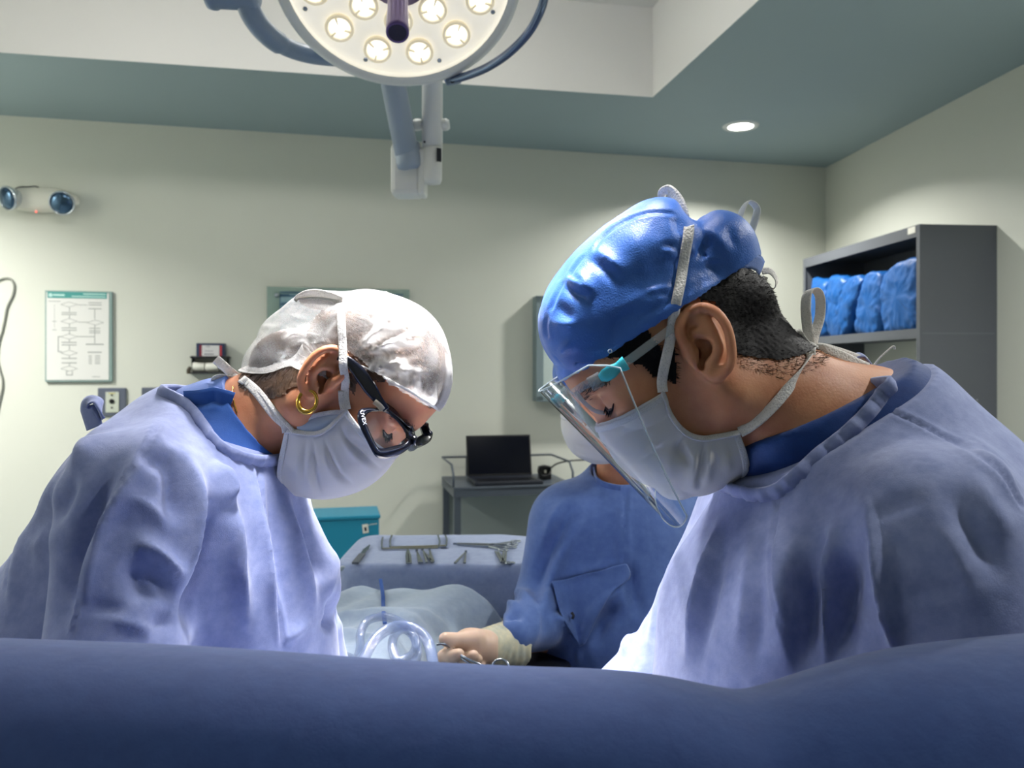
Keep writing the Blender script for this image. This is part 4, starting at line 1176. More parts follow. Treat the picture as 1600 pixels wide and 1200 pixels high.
def add_face(s, H, nose=.105, jaw=1.0, cran=((.002, .045), (.097, .087, .0735))):
    S = H.S; ax = H.ax()
    def e(f, u, c, r, k=.02): s.ell(H.at(f, u, c), tuple(x * S for x in r), ax, k=k * S)
    e(cran[0][0], cran[0][1], 0, cran[1], 0)
    e(.048, .052, 0, (.053, .058, .058), .03)
    e(.050, -.022, 0, (.046, .066, .055), .03)
    for sd in (-1, 1):
        e(.066, -.012, .047 * sd, (.022, .018, .017), .02)
        s.cap(H.at(-.002, -.052, .053 * sd * jaw), H.at(.074, -.095, .018 * sd), .016 * S, .016 * S, k=.025 * S)
        s.cap(H.at(.0, -.02, .058 * sd), H.at(-.002, -.052, .053 * sd * jaw), .014 * S, .015 * S, k=.02 * S)
    s.cap(H.at(.091, .031, -.030), H.at(.091, .031, .030), .011 * S, .011 * S, k=.016 * S)
    e(.072, -.062, 0, (.027, .030, .034), .02)
    e(.082, -.098, 0, (.017, .016, .02), .02)
    for sd in (-1, 1):
        e(.104, .010, .032 * sd, (.0165, .0125, .017), .012) if False else s.ell(H.at(.106, .010, .033 * sd), (.020 * S, .0125 * S, .017 * S), ax, k=.010 * S, op='sub')
        s.ell(H.at(.0795, .009, .032 * sd), (.0135 * S,) * 3, ax, k=.004 * S)                       # lids over the eyeball
    s.cap(H.at(.094, .020, 0), H.at(nose, -.020, 0), .008 * S, .0105 * S, k=.010 * S)
    s.ell(H.at(nose + .002, -.023, 0), (.0115 * S,) * 3, ax, k=.006 * S)
    for sd in (-1, 1): s.ell(H.at(nose - .011, -.027, .012 * sd), (.011 * S, .008 * S, .008 * S), ax, k=.006 * S)
    for u_, f_ in ((-.052, .094), (-.064, .092)):
        s.cap(H.at(f_, u_, -.018), H.at(f_ + .004, u_, 0), .004 * S, .006 * S, k=.006 * S); s.cap(H.at(f_, u_, .018), H.at(f_ + .004, u_, 0), .004 * S, .006 * S, k=.006 * S)

def bvh_of(*meshes):
    V = []; Fc = []
    for v, f in meshes:
        k = len(V); V += [tuple(x) for x in v]; Fc += [tuple(int(i) + k for i in q) for q in f]
    return BVHTree.FromPolygons(V, Fc)
def cast(b, px, py, fallback=None, off=0.0):
    d = ray(px, py).normalized(); h = b.ray_cast(Vector((0, 0, CZ)), d)
    if h[0] is None: return fallback
    return h[0] + (h[1] if h[1].dot(d) < 0 else -h[1]) * off

def clear_of(v, b, d):
    """lift the vertices of a garment clear of the surface below it by at least d"""
    out = v.copy()
    for i, p in enumerate(v):
        q, n, _, dist = b.find_nearest(Vector(p), .03)
        if q is None: continue
        if (Vector(p) - q).dot(n) < d: out[i] = tuple(q + n * d)
    return out

def drop_faces(v, f, bad):
    """remove faces whose centre is flagged; returns compacted mesh"""
    c = v[f].mean(1); keep = ~bad(c); f = f[keep]
    used = np.unique(f); re = np.full(len(v), -1); re[used] = np.arange(len(used))
    return v[used], re[f]

def sheet3(front, side0, W, H, nu=40, nv=40, m=.85, q=1.0):
    """curved sheet round a face: front and side0 are points in the mid-plane, W the lateral half widths (head frame H)"""
    def interp(pts, t):
        a = np.array([tuple(x) for x in catmull(pts, 8)]); L = np.r_[0, np.cumsum(np.linalg.norm(np.diff(a, axis=0), axis=1))]; L /= L[-1]
        return Vector([np.interp(t, L, a[:, k]) for k in range(3)])
    rows = []
    for j in range(nv):
        t = j / (nv - 1); w = np.interp(t, np.linspace(0, 1, len(W)), W)
        fr = interp(front, t); sd0 = interp(side0, t); row = []
        for i in range(nu):
            uu = -1 + 2 * i / (nu - 1); a = abs(uu) * math.pi / 2
            row.append(sd0 + (fr - sd0) * math.cos(a) ** m + H.c * w * math.copysign(math.sin(a) ** q, uu))
        rows.append(row)
    v = np.array([tuple(p) for r in rows for p in r])
    f = np.array([(j * nu + i, j * nu + i + 1, (j + 1) * nu + i + 1, (j + 1) * nu + i) for j in range(nv - 1) for i in range(nu - 1)])
    if (vnormals(v, f).mean(0) @ np.array(H.f)) < 0: f = f[:, ::-1]
    return v, f, rows
def sheet(front, side, W, H, nu=40, nv=40, m=.85, q=1.0):
    """the same from px traces: front on the mid-plane, side on the near edge"""
    ws = np.interp(np.linspace(0, 1, len(side)), np.linspace(0, 1, len(W)), W)
    return sheet3([H.px(*p) for p in front], [H.px(p[0], p[1], w) - H.c * w for p, w in zip(side, ws)], W, H, nu, nv, m, q)
def strap_path(b, pts, off, fall, n=5, it=3, step=3):
    """a strap lying on surfaces: px trace cast on to them, then pulled taut"""
    sp = smooth2(pts, n); out = []
    for i, (x, y) in enumerate(sp):
        out.append(cast(b, x, y, None, off))
    ok = [p for p in out if p is not None]
    out = [p if p is not None else fall(x, y) for p, (x, y) in zip(out, sp)]
    for _ in range(it):
        out = [out[0]] + [(out[i - 1] + out[i] * 2 + out[i + 1]) / 4 for i in range(1, len(out) - 1)] + [out[-1]]
    return out[::step] + ([out[-1]] if (len(out) - 1) % step else [])
def finish_mask(mask, v, f, nu, nv, H, M1, M2):
    """stitched hems round a pleated mask; returns near and far side edges"""
    V = [Vector(p) for p in v]; nn = vnormals(v, f)
    near = [V[j * nu + nu - 1] for j in range(nv)]; far = [V[j * nu] for j in range(nv)]
    for ed, sg in ((near, 1), (far, -1)):
        ribbon('side_hem', [p + H.c * .0012 * sg for p in ed[::4] + [ed[-1]]], .0065, .0022, M1, mask, wdir=H.f * .5 + H.c * .5 * sg - H.u * .2)
    for r0, r1 in ((0, 3), (nv - 1, nv - 4)):
        ks = list(range(0, nu, 3)) + ([nu - 1] if (nu - 1) % 3 else [])
        ribbon('hem', [V[r0 * nu + k].lerp(V[r1 * nu + k], .5) + Vector(nn[r0 * nu + k]) * .0012 for k in ks], .006, .0015, M1, mask, wdirs=[tuple((V[r1 * nu + k] - V[r0 * nu + k]).normalized()) for k in ks])
    return near, far
def neckband(loop, nrm, m, parent, w=.007, close=True):
    cp = catmull(loop, 5, closed=close); cen = sum(cp, Vector()) / len(cp); rows = []
    for i, p in enumerate(cp):
        t = (cp[(i + 1) % len(cp)] - cp[i - 1]).normalized(); u_ = Vector(nrm); u_ = (u_ - t * u_.dot(t)).normalized(); o_ = t.cross(u_); o_ = o_ if o_.dot(p - cen) > 0 else -o_
        wv = .0012 * math.sin(i * 1.3) + .0008 * math.sin(i * 2.9)
        rows.append([p + u_ * (a * w / .007 + wv * .4) + o_ * (b + wv) for a, b in ((-.007, .0005), (-.0065, .0035), (0, .0048), (.0065, .0035), (.007, 0), (.005, -.003), (-.005, -.003))])
    rows.append(rows[0])
    return grid_surface('neckband', [[r[k] for r in rows] for k in (0, 1, 2, 3, 4, 5, 6, 0)], m, parent)
def plane_cut(s, B0, nrm, mid, shift=0.0, a=0.0, wide=9.0):
    """cut everything above a neckline: plane through B0 with the given normal, a: sag towards the shoulders"""
    n_ = np.array(nrm); B = np.array(B0)
    X = s.x[:, None, None] - B[0]; Y = s.y[None, :, None] - B[1]; Z = s.z[None, None, :] - B[2]; Ym = s.y[None, :, None] - mid
    h_ = X * n_[0] + Y * n_[1] + Z * n_[2] - shift + a * Ym ** 2
    s.f = np.maximum(s.f, np.where(np.abs(Ym) < wide, h_, -1).astype(np.float32))
def hair_shell(v, f, n, mask_v, thick, m, e, jitter=.0006):
    fm = mask_v[f].all(1); hv = v + n * (thick if np.ndim(thick) == 0 else thick[:, None]) + n * (nrng.normal(size=len(v)) * jitter)[:, None]
    used = np.unique(f[fm]); re = np.full(len(v), -1); re[used] = np.arange(len(used))
    return obj_np('hair', hv[used], re[f[fm]], m, e), hv
def add_mod(o, solid=0.0, sub=0, off=0.0):
    if solid:
        s = o.modifiers.new('thickness', 'SOLIDIFY'); s.thickness = solid; s.offset = off
    if sub:
        s = o.modifiers.new('subdivision', 'SUBSURF'); s.levels = sub; s.render_levels = sub
    return o

def strands(name, roots, dirs, lens, width, m, parent, bend=None):
    """short hairs as thin tapering blades"""
    n = len(roots); side = np.cross(dirs, nrng.normal(size=(n, 3))); side /= np.linalg.norm(side, axis=1)[:, None]
    L = lens[:, None]; b = bend if bend is not None else np.zeros_like(dirs)
    p0 = roots; p1 = roots + dirs * L * .55; p2 = roots + dirs * L + b * L * .5
    w = width / 2
    v = np.stack([p0 - side * w, p0 + side * w, p1 + side * w * .8, p1 - side * w * .8, p2 + side * w * .15, p2 - side * w * .15], 1).reshape(-1, 3)
    k = np.arange(n)[:, None] * 6
    f = np.concatenate([k + np.array([[0, 1, 2, 3]]), k + np.array([[3, 2, 4, 5]])])
    o = obj_np(name, v, f, m, parent); o['kind'] = 'stuff'
    return o

def hand(H_wrist, along, back, thumb_side, curl, m, parent, name='gloved_hand', scale=1.0, thumb_curl=.5):
    """a hand: palm, four unequal bent fingers and a thumb leaving the side of the palm"""
    w = Vector(H_wrist); a = Vector(along).normalized(); b = Vector(back); b = (b - a * b.dot(a)).normalized(); t = Vector(thumb_side); t = (t - a * t.dot(a) - b * t.dot(b)).normalized()
    k = scale
    R = .16 * k
    s = SDF(np.arange(w.x - R, w.x + R, .0024), np.arange(w.y - R, w.y + R, .0024), np.arange(w.z - R, w.z + R, .0024))
    s.cap(w - a * .02 * k, w + a * .02 * k, .026 * k, .025 * k, k=.01)
    s.ell(w + a * .048 * k, (.046 * k, .038 * k, .0155 * k), (a, t, b), k=.015)
    s.ell(w + a * .03 * k + t * .022 * k - b * .008 * k, (.03 * k, .017 * k, .016 * k), (a, t, b), k=.012)
    lens = [(.044, .026, .022), (.049, .030, .023), (.045, .028, .022), (.036, .021, .019)]
    for i, (L1, L2, L3) in enumerate(lens):
        p = w + a * (.086 - .004 * abs(i - 1.2)) * k + t * (.028 - .0185 * i) * k
        c = curl[i] if isinstance(curl, (list, tuple)) else curl
        ang = 0; pts = [p - a * .03 * k, p]
        for L, da in ((L1, c * .8), (L2, c * 1.1), (L3, c * .7)):
            ang += da; p = p + (a * math.cos(ang) - b * math.sin(ang) + t * .05 * (1.2 - i)) * L * k; pts.append(p)
        s.chain(pts, [.0095 * k, .0098 * k, .0088 * k, .008 * k, .0068 * k], k=.004)
    p = w + a * .026 * k + t * .030 * k - b * .008 * k; pts = [p]
    d = (a * .75 + t * .65 - b * .25).normalized()
    for L, da in ((.042, 0), (.034, thumb_curl * .6), (.026, thumb_curl * .8)):
        d = (d - t * da * .6 - b * da * .25 + a * .2 * da).normalized(); p = p + d * L * k; pts.append(p)
    s.chain(pts, [.0135 * k, .0115 * k, .0100 * k, .008 * k], k=.008)
    v, f = s.mesh(); v = relax(v, f, 1)
    return obj_np(name, v, f, m, parent)

def eyelid(H, bt, sd, du, body, m_line, lash=.008, r=.0016):
    """closed-down upper lid: a dark lash line lying on the lid, with lashes"""
    raw = [H.at(.0895, du, .019 * sd), H.at(.0945, du - .002, .025 * sd), H.at(.0955, du - .003, .032 * sd), H.at(.092, du - .002, .040 * sd), H.at(.085, du + .001, .047 * sd)]
    cp = []
    for p in catmull(raw, 8):
        q, n, _, _ = bt.find_nearest(p); cp.append(q + n * r * .5)
    for _ in range(3): cp = [cp[0]] + [(cp[i - 1] + cp[i] * 2 + cp[i + 1]) / 4 for i in range(1, len(cp) - 1)] + [cp[-1]]
    MB().tube(cp, [r * (.4 + .6 * math.sin(math.pi * i / (len(cp) - 1))) for i in range(len(cp))], 8).build('lid_line', m_line, body, smooth=True)
    R = np.repeat(np.array([tuple(p) for p in cp]), 4, 0) + nrng.normal(size=(len(cp) * 4, 3)) * .0004
    D = np.tile(np.array(H.f * .75 - H.u * .55 + H.c * .25 * sd), (len(R), 1)) + nrng.normal(size=R.shape) * .1
    strands('eyelashes', R, D, nrng.uniform(.6, 1, len(R)) * lash, .0006, M_hair, body)
# ------------------------------------------------------------------ the surgeon on the right
YM = 0.80
HM = Head(Vector((.166, YM, CZ + .0184)), math.radians(39), -1, 0.0, 1.0)
def R3(x, y, z): return Vector((x, y, CZ + z))
def build_man():
    e = empty('person', (.50, YM, 0), 'surgeon on the right in blue cap, clear face shield and mask', 'person')
    h = .0021
    # --- body, one continuous surface (fine around the head, coarse below)
    s = SDF(axis(.045, .30, h, None, .80, .02), axis(.70, .90, h, .50, 1.16, .016), axis(CZ - .155, CZ + .175, h, .0, None, .022))
    add_face(s, HM, nose=.100)
    s.ell(HM.px(1152, 484), (.036, .036, .036), None, k=.02); s.ell(HM.px(1186, 544), (.034, .034, .034), None, k=.02)
    # neck: nape follows the photo's line, throat below
    s.cap(HM.px(1110, 590), HM.px(1215, 650), .058, .064, k=.03)
    s.cap(HM.px(1180, 608), HM.px(1330, 692), .048, .085, k=.03)
    for sd in (-1, 1):
        s.cap(HM.at(-.022, -.02, .045 * sd), HM.px(1235, 745, 0) + HM.c * .02 * sd, .017, .013, k=.018)     # neck muscle
    s.ell(R3(.36, YM, -.15), (.09, .13, .08), None, k=.05)
    E = add_ear(s, HM, 1); add_ear(s, HM, -1)
    s.cap(R3(.34, .66, -.13), R3(.34, .94, -.13), .05, .05, k=.05)
    s.cap(R3(.38, YM, -.2), R3(.47, YM + .02, -.5), .11, .12, k=.08); s.ell(R3(.34, YM, -.25), (.10, .13, .15), None, k=.06)
    for sh, el, wr in ((R3(.35, .635, -.15), R3(.40, .60, -.42), R3(.16, .72, -.46)), (R3(.32, .965, -.15), R3(.22, 1.0, -.37), R3(.06, .95, -.445))):
        s.cap(sh, el, .045, .038, k=.03); s.cap(el, wr, .036, .026, k=.02)
    for sd in (-1, 1):
        hip = R3(.50, YM + .02 + .09 * sd, -.52); kn = Vector((.50, YM + .02 + .1 * sd, .50)); an = Vector((.52, YM + .02 + .1 * sd, .07))
        s.cap(hip, kn, .085, .055, k=.04); s.cap(kn, an, .052, .04, k=.03); s.cap(an, an + Vector((-.14, 0, -.03)), .036, .034, k=.03)
    v, f = s.mesh(); v = relax(v, f, 1, .4)
    body = obj_np('body', v, f, M_skin, e)
    bv, bf = v, f
    # --- hair: skull cap of hair plus short strands
    fu = HM.loc(v); n = vnormals(v, f)
    def L(px, py): q = HM.loc(np.array([HM.px(px, py)]))[0]; return (q[0], q[1])
    def Ln(px, py): q = HM.loc(np.array([HM.px(px, py, .07)]))[0]; return (q[0], q[1])
    poly = [L(880, 560), Ln(965, 560), Ln(1005, 572), Ln(1020, 590), Ln(1045, 596), Ln(1056, 606), Ln(1062, 596), Ln(1058, 560), Ln(1056, 520), Ln(1072, 482), Ln(1110, 470), Ln(1138, 500), Ln(1146, 535), Ln(1152, 556), L(1190, 566), L(1222, 560), L(1262, 548), L(1290, 440), L(1150, 250), L(900, 300)]
    ear = (np.abs(fu[:, 2]) > .0685) & (fu[:, 0] < .022) & (fu[:, 0] > -.045) & (fu[:, 1] < .045) & (fu[:, 1] > -.05)
    m_ = inside_poly(fu[:, :2], poly) & ~ear & (v[:, 2] > CZ - .06)
    fm = m_[f].all(1)
    d = np.where(m_, .0014 + .0028 * np.clip((fu[:, 1] + .045) / .05 - np.clip(-fu[:, 0] - .08, 0, 1) * 12, 0, 1), 0)
    hv = v + n * (d[:, None]); hv = hv + n * (nrng.normal(size=len(v)) * .0003)[:, None]
    used = np.unique(f[fm]); re = np.full(len(v), -1); re[used] = np.arange(len(used))
    hair = obj_np('hair', hv[used], re[f[fm]], M_hair, e)
    idx = np.nonzero(m_ & (fu[:, 0] < .075) & (fu[:, 1] < .075))[0]; pick = nrng.choice(idx, 9000)
    nearb = nrng.uniform(0, 1, 9000)
    dn = -np.array(HM.u) * .55 - np.array(HM.f) * .35
    dd = n[pick] * .28 + dn + nrng.normal(size=(9000, 3)) * .16; dd /= np.linalg.norm(dd, axis=1)[:, None]
    strands('short_hair', hv[pick] - n[pick] * .002, dd, nrng.uniform(.0035, .0065, 9000) * np.clip(.35 + d[pick] / .005, .3, 1), .0006, M_hair, hair)
    hsv, hsf = hv[used], re[f[fm]]
    # fading stubble at the nape
    poly2 = [Ln(1146, 535), Ln(1152, 575), L(1190, 590), L(1250, 575), L(1275, 560), L(1262, 540), L(1200, 550)]
    idx = np.nonzero(inside_poly(fu[:, :2], poly2) & ~ear)[0]
    if len(idx):
        pick = nrng.choice(idx, 1400); dd = n[pick] * .35 + dn + nrng.normal(size=(1400, 3)) * .2; dd /= np.linalg.norm(dd, axis=1)[:, None]
        strands('nape_stubble', v[pick], dd, nrng.uniform(.003, .006, 1400), .0004, M_hair, hair)
    # eyebrow and lashes (near and far)
    for sd in (1, -1):
        pts = [HM.at(.1025, .024, .014 * sd), HM.at(.101, .030, .028 * sd), HM.at(.092, .030, .044 * sd), HM.at(.082, .024, .053 * sd)]
        cp = catmull(pts, 40); R = np.array([tuple(p) for p in cp]); R = np.repeat(R, 3, 0) + nrng.normal(size=(len(R) * 3, 3)) * .0018
        bt = BVHTree.FromPolygons([tuple(x) for x in bv], [tuple(map(int, q)) for q in bf]) if sd == 1 else bt
        R2 = []; D2 = []
        for p in R:
            q, nn, _, _ = bt.find_nearest(Vector(p)); R2.append(tuple(q)); D2.append(tuple((nn * .4 - HM.f * .6 + HM.u * .3 + HM.c * .5 * sd).normalized()))
        strands('eyebrow', np.array(R2), np.array(D2) + nrng.normal(size=(len(D2), 3)) * .15, nrng.uniform(.005, .009, len(R2)), .0006, M_hair, body)
        eyelid(HM, bt, sd, .003, body, mat('lid_line', (60, 34, 30), .6), .007, .0014)
    # --- scrub top under the gown
    def torso(s, grow=0.0, arms=True):
        g = grow
        s.cap(R3(.34, .655, -.135), R3(.34, .945, -.135), .062 + g, .062 + g, k=.05)
        s.ell(R3(.385, YM, -.13), (.12 + g, .15 + g, .075 + g), None, k=.05)
        s.ell(R3(.325, YM, -.225), (.135 + g, .17 + g, .15 + g), None, k=.06)
        s.cap(HM.px(1230, 660), HM.px(1350, 688), .080 + g, .098 + g, k=.04)
    # gown
    gh = .0036
    s = SDF(axis(.06, .62, gh, None, .80, .02), axis(.50, .98, gh, None, 1.14, .012), axis(CZ - .42, CZ + .02, gh, .30, None, .02))
    torso(s)
    s.ell(R3(.29, YM, -.40), (.15, .185, .24), None, k=.10)
    s.cap(R3(.40, YM, -.165), R3(.52, YM + .02, -.5), .115, .165, k=.06)
    s.cap(R3(.48, YM + .02, -.45), R3(.50, YM + .02, -.98), .19, .24, k=.10)
    s.cap(R3(.35, .645, -.15), R3(.385, .60, -.30), .066, .075, k=.05); s.cap(R3(.385, .60, -.30), R3(.37, .605, -.43), .072, .066, k=.03); s.cap(R3(.37, .605, -.43), R3(.19, .70, -.46), .062, .045, k=.03)
    s.cap(R3(.31, .965, -.14), R3(.235, .995, -.34), .07, .062, k=.05); s.cap(R3(.235, .995, -.34), R3(.10, .955, -.435), .06, .045, k=.03)
    B0 = np.array(HM.px(1388, 598)); F0 = np.array(HM.px(1120, 757))
    dv = F0 - B0; dv /= np.linalg.norm(dv); nn_ = np.cross(np.array([0, 1.0, 0]), dv); nn_ *= np.sign(nn_[2])
    plane_cut(s, B0, nn_, YM, 0.0, .35, .16)
    v, f = s.mesh(); v = relax(v, f, 2)
    v = wobble(v, f, .0022, 30, 3)
    folds = [
        ([(1290, 800), (1255, 850), (1238, 920), (1232, 1000), (1236, 1080)], 26, .0189, 'ridge'),
        ([(1335, 838), (1318, 900), (1312, 980), (1310, 1060)], 26, -.0226, 'ridge'),
        ([(1300, 800), (1305, 845), (1294, 920), (1290, 1000), (1288, 1060)], 9, .0226, 'ridge'),
        ([(1352, 790), (1372, 850), (1388, 930), (1402, 1010), (1408, 1050)], 12, .0226, 'ridge'),
        ([(1270, 850), (1262, 940), (1262, 1070)], 18, -.0207, 'ridge'),
        ([(1395, 940), (1440, 925), (1500, 915), (1560, 890)], 13, -.0015, 'ridge'),
        ([(1400, 960), (1450, 950), (1520, 930)], 10, .001, 'ridge'),
        ([(1350, 815), (1400, 790), (1460, 770)], 16, -.0039, 'ridge'),
        ([(1330, 770), (1360, 800), (1350, 850)], 14, .0039, 'ridge'),
        ([(1500, 720), (1550, 800), (1600, 850)], 20, .0065, 'ridge'),
        ([(1470, 740), (1530, 840), (1580, 930)], 22, -.0078, 'ridge'),
        ([(1455, 800), (1500, 880), (1530, 960)], 20, .0052, 'ridge'),
        ([(1215, 780), (1213, 850), (1222, 930), (1245, 1040)], 3.2, .0022, 'seam'),
        ([(1232, 800), (1222, 900), (1240, 1000)], 20, .0094, 'ridge'),
        ([(1130, 790), (1115, 860), (1090, 960), (1068, 1050)], 8, .0151, 'ridge'),
        ([(1142, 800), (1128, 870), (1108, 960), (1088, 1060)], 9, -.0052, 'ridge'),
        ([(1085, 800), (1060, 870), (1030, 960), (1005, 1050)], 9, .0113, 'ridge'),
        ([(1180, 800), (1170, 900), (1150, 1040)], 14, .0075, 'ridge'),
        ([(1200, 900), (1190, 980), (1180, 1060)], 12, -.0039, 'ridge'),
        ([(1390, 642), (1440, 664), (1500, 700), (1560, 752), (1600, 795)], 3.0, .0025, 'seam'),
        ([(1365, 775), (1385, 850), (1395, 950), (1408, 1030)], 2.6, .002, 'seam'),
        ([(1480, 660), (1540, 720), (1600, 790)], 20, .0094, 'ridge'),
        ([(1035, 850), (1020, 880), (1010, 905)], 8, .0113, 'ridge'), ([(1018, 925), (1005, 945), (990, 985)], 8, .0131, 'ridge'), ([(1000, 985), (985, 1005), (968, 1030)], 8, .0113, 'ridge'),
        ([(1028, 890), (1010, 925), (1000, 960)], 7, -.0113, 'ridge'),
    ]
    v = fold(v, f, folds)
    gv, gf = v, f
    # scrub collar: the layer showing between gown and skin
    s = SDF(axis(.20, .46, .004), axis(.64, .96, .004), axis(CZ - .20, CZ + .02, .004))
    s.cap(HM.px(1225, 660), HM.px(1352, 690), .074, .093, k=.03); s.ell(R3(.345, YM, -.15), (.085, .115, .065), None, k=.04)
    B1 = B0.copy()
    X = s.x[:, None, None] - B0[0]; Y = s.y[None, :, None] - YM; Z = s.z[None, None, :] - B0[2]
    top = X * nn_[0] + Z * nn_[2] - .014 + .35 * Y ** 2 - .016 * np.clip((X * dv[0] + Z * dv[2]) / .15, 0, 1.0)
    def v_top(c):
        X_ = c[:, 0] - B0[0]; Y_ = c[:, 1] - YM; Z_ = c[:, 2] - B0[2]
        return X_ * nn_[0] + Z_ * nn_[2] - .014 + .35 * Y_ ** 2 - .016 * np.clip((X_ * dv[0] + Z_ * dv[2]) / .15, 0, 1.0)
    s.f = np.maximum(np.maximum(s.f, top.astype(np.float32)), (-.018 - (X * nn_[0] + Z * nn_[2] + .35 * Y ** 2)).astype(np.float32))
    v, f = s.mesh(); v = relax(v, f, 2)
    v = fold(v, f, [([(1240, 720), (1290, 690), (1350, 650)], 14, .003, 'ridge'), ([(1200, 750), (1260, 735), (1310, 690)], 10, -.003, 'ridge')])
    obj_np('scrub_top', v, f, M_scrub2, e)
    sv, sf = v, f
    gown = obj_np('gown', gv, gf, M_gown, e)
    # neckband of the gown
    gb = bvh_of((gv, gf), (sv, sf))
    npth = [(1384, 604), (1378, 618), (1362, 640), (1338, 662), (1310, 688), (1282, 712), (1255, 738), (1232, 757), (1218, 771), (1196, 776), (1172, 774), (1150, 766), (1130, 758)]
    near = [cast(gb, x, y, HM.px(x, y, .06), .003) for x, y in npth]
    for i in range(1, len(near) - 1): near[i] = (near[i - 1] + near[i] * 2 + near[i + 1]) / 4
    loop = near + [HM.mir(p) for p in near[::-1][1:-1]]
    neckband(loop, nn_, M_gown, gown)
    # tie tab of the gown standing up behind the neck
    ribbon('gown_tie', [HM.px(1330, 560, -.02), HM.px(1348, 556, -.02), HM.px(1364, 575, -.02), HM.px(1372, 592, -.02), HM.px(1366, 604, -.02)], .022, .003, M_gown, gown, wdir=(0.3, 1, 0.2))
    ribbon('tie_string', [HM.px(1360, 580, -.03), HM.px(1372, 562, -.03), HM.px(1388, 547, -.03), HM.px(1396, 541, -.03), HM.px(1398, 546, -.03)], .0035, .0015, M_strap, gown, wdir=(0, 1, 0))
    # --- blue cap
    out = [(874, 556), (858, 536), (849, 518), (850, 497), (858, 476), (870, 446), (886, 416), (905, 393), (935, 367), (962, 348), (990, 333), (1016, 325), (1046, 329), (1062, 350), (1092, 349), (1122, 345), (1148, 360), (1158, 388), (1168, 408)]
    A = np.array(out, float); Cm = np.array([1035.0, 490.0])
    ch = .0034
    s = SDF(axis(.0, .27, ch), axis(.68, .92, ch), axis(CZ - .03, CZ + .18, ch))
    s.ell(HM.at(.002, .045), (.102, .092, .082), HM.ax(), k=0)
    for i, q in enumerate(out):
        a = np.array(out[max(i - 1, 0)], float); b = np.array(out[min(i + 1, len(out) - 1)], float); t = (b - a) / np.linalg.norm(b - a)
        nrm = np.array([-t[1], t[0]]);  nrm = nrm if nrm @ (Cm - np.array(q)) > 0 else -nrm
        for c in (-.030, 0, .030):
            r = .052 - (.012 if 12 <= i else 0)
            rr = r * math.sqrt(max(.0, 1 - (c / .085) ** 2)) if False else r - abs(c) * .16
            cpx = np.array(q) + nrm * (rr / (YM / F)); s.ell(HM.px(cpx[0], cpx[1], 0) + HM.c * c, (rr,) * 3, None, k=.007)
    s.cap(HM.px(1071, 337) - HM.c * .06, HM.px(1071, 337) + HM.c * .06, .012, .012, k=.012, op='sub')
    pl0 = HM.px(889, 592); pl1 = HM.px(1168, 412); dr = (pl1 - pl0).normalized(); pn = dr.cross(HM.c).normalized(); pn = pn if pn.z < 0 else -pn
    s.half(pl0, pn, .0)
    v, f = s.mesh()
    v, f = drop_faces(v, f, lambda c: ((c - np.array(pl0)) @ np.array(pn)) > -.0012)
    v = relax(v, f, 3)
    cf = [
        ([(1066, 352), (1068, 380), (1062, 430), (1050, 490)], 9, -.0036, 'ridge'), ([(1052, 330), (1060, 350), (1066, 372)], 8, -.0036, 'ridge'),
        ([(1030, 386), (1046, 383), (1064, 394)], 4, -.0030, 'ridge'), ([(1030, 394), (1048, 394), (1062, 404)], 4, .003, 'ridge'), ([(1040, 416), (1052, 410), (1064, 414)], 3.5, -.0024, 'ridge'),
        ([(1005, 460), (1030, 452), (1056, 448)], 3.5, .004, 'ridge'), ([(1008, 467), (1030, 462), (1052, 455)], 3, -.0018, 'ridge'), ([(1004, 474), (1028, 468), (1050, 462)], 3, .003, 'ridge'),
        ([(908, 398), (930, 410), (958, 432), (975, 458)], 10, -.0042, 'ridge'), ([(918, 392), (945, 402), (980, 430)], 9, .004, 'ridge'),
        ([(896, 418), (915, 440), (930, 468)], 8, .005, 'ridge'), ([(882, 428), (898, 444), (926, 456)], 5, .006, 'ridge'), ([(878, 440), (896, 456), (930, 470)], 7, -.0036, 'ridge'),
        ([(866, 470), (885, 490), (902, 500)], 8, -.0030, 'ridge'), ([(858, 500), (880, 506), (905, 504)], 7, .004, 'ridge'), ([(870, 555), (885, 543), (890, 528)], 7, .004, 'ridge'),
        ([(1058, 333), (1010, 333), (970, 350), (940, 374), (926, 394)], 2.5, .0018, 'seam'), ([(912, 400), (900, 418), (890, 436)], 2.5, .0018, 'seam'), ([(880, 440), (868, 465), (860, 485)], 2.5, .0018, 'seam'), ([(856, 495), (854, 510), (856, 528)], 2.5, .0018, 'seam'),
        ([(940, 500), (990, 470), (1040, 440)], 20, .004, 'ridge'), ([(930, 530), (980, 505), (1030, 480)], 14, -.0030, 'ridge'),
        ([(985, 345), (1000, 400), (1010, 450)], 24, .004, 'ridge'), ([(1020, 340), (1032, 380)], 12, -.0012, 'ridge'),
        ([(1085, 360), (1110, 362), (1130, 385), (1140, 405)], 8, .004, 'ridge'), ([(1080, 405), (1100, 385), (1120, 372)], 6, -.0030, 'ridge'), ([(1082, 420), (1105, 405), (1130, 400)], 5, .004, 'ridge'), ([(1078, 440), (1100, 425), (1128, 412)], 5, -.0024, 'ridge'),
        ([(1140, 345), (1142, 370), (1152, 395)], 7, -.0030, 'ridge'), ([(1076, 395), (1092, 388)], 4, .003, 'ridge'),
        ([(880, 572), (940, 538), (1000, 500), (1060, 462), (1120, 430), (1160, 405)], 4.5, -.0018, 'ridge'), ([(884, 580), (945, 545), (1005, 507), (1065, 468), (1125, 436), (1165, 410)], 4, .0022, 'ridge'),
    ]
    v = fold(v, f, cf); v = wobble(v, f, .0012, 75, 9); v = clear_of(v, bvh_of((hsv, hsf), (bv, bf)), .0025)
    cap_ = obj_np('surgical_cap', v, f, M_bluecap, e); add_mod(cap_, solid=.0012, sub=1)
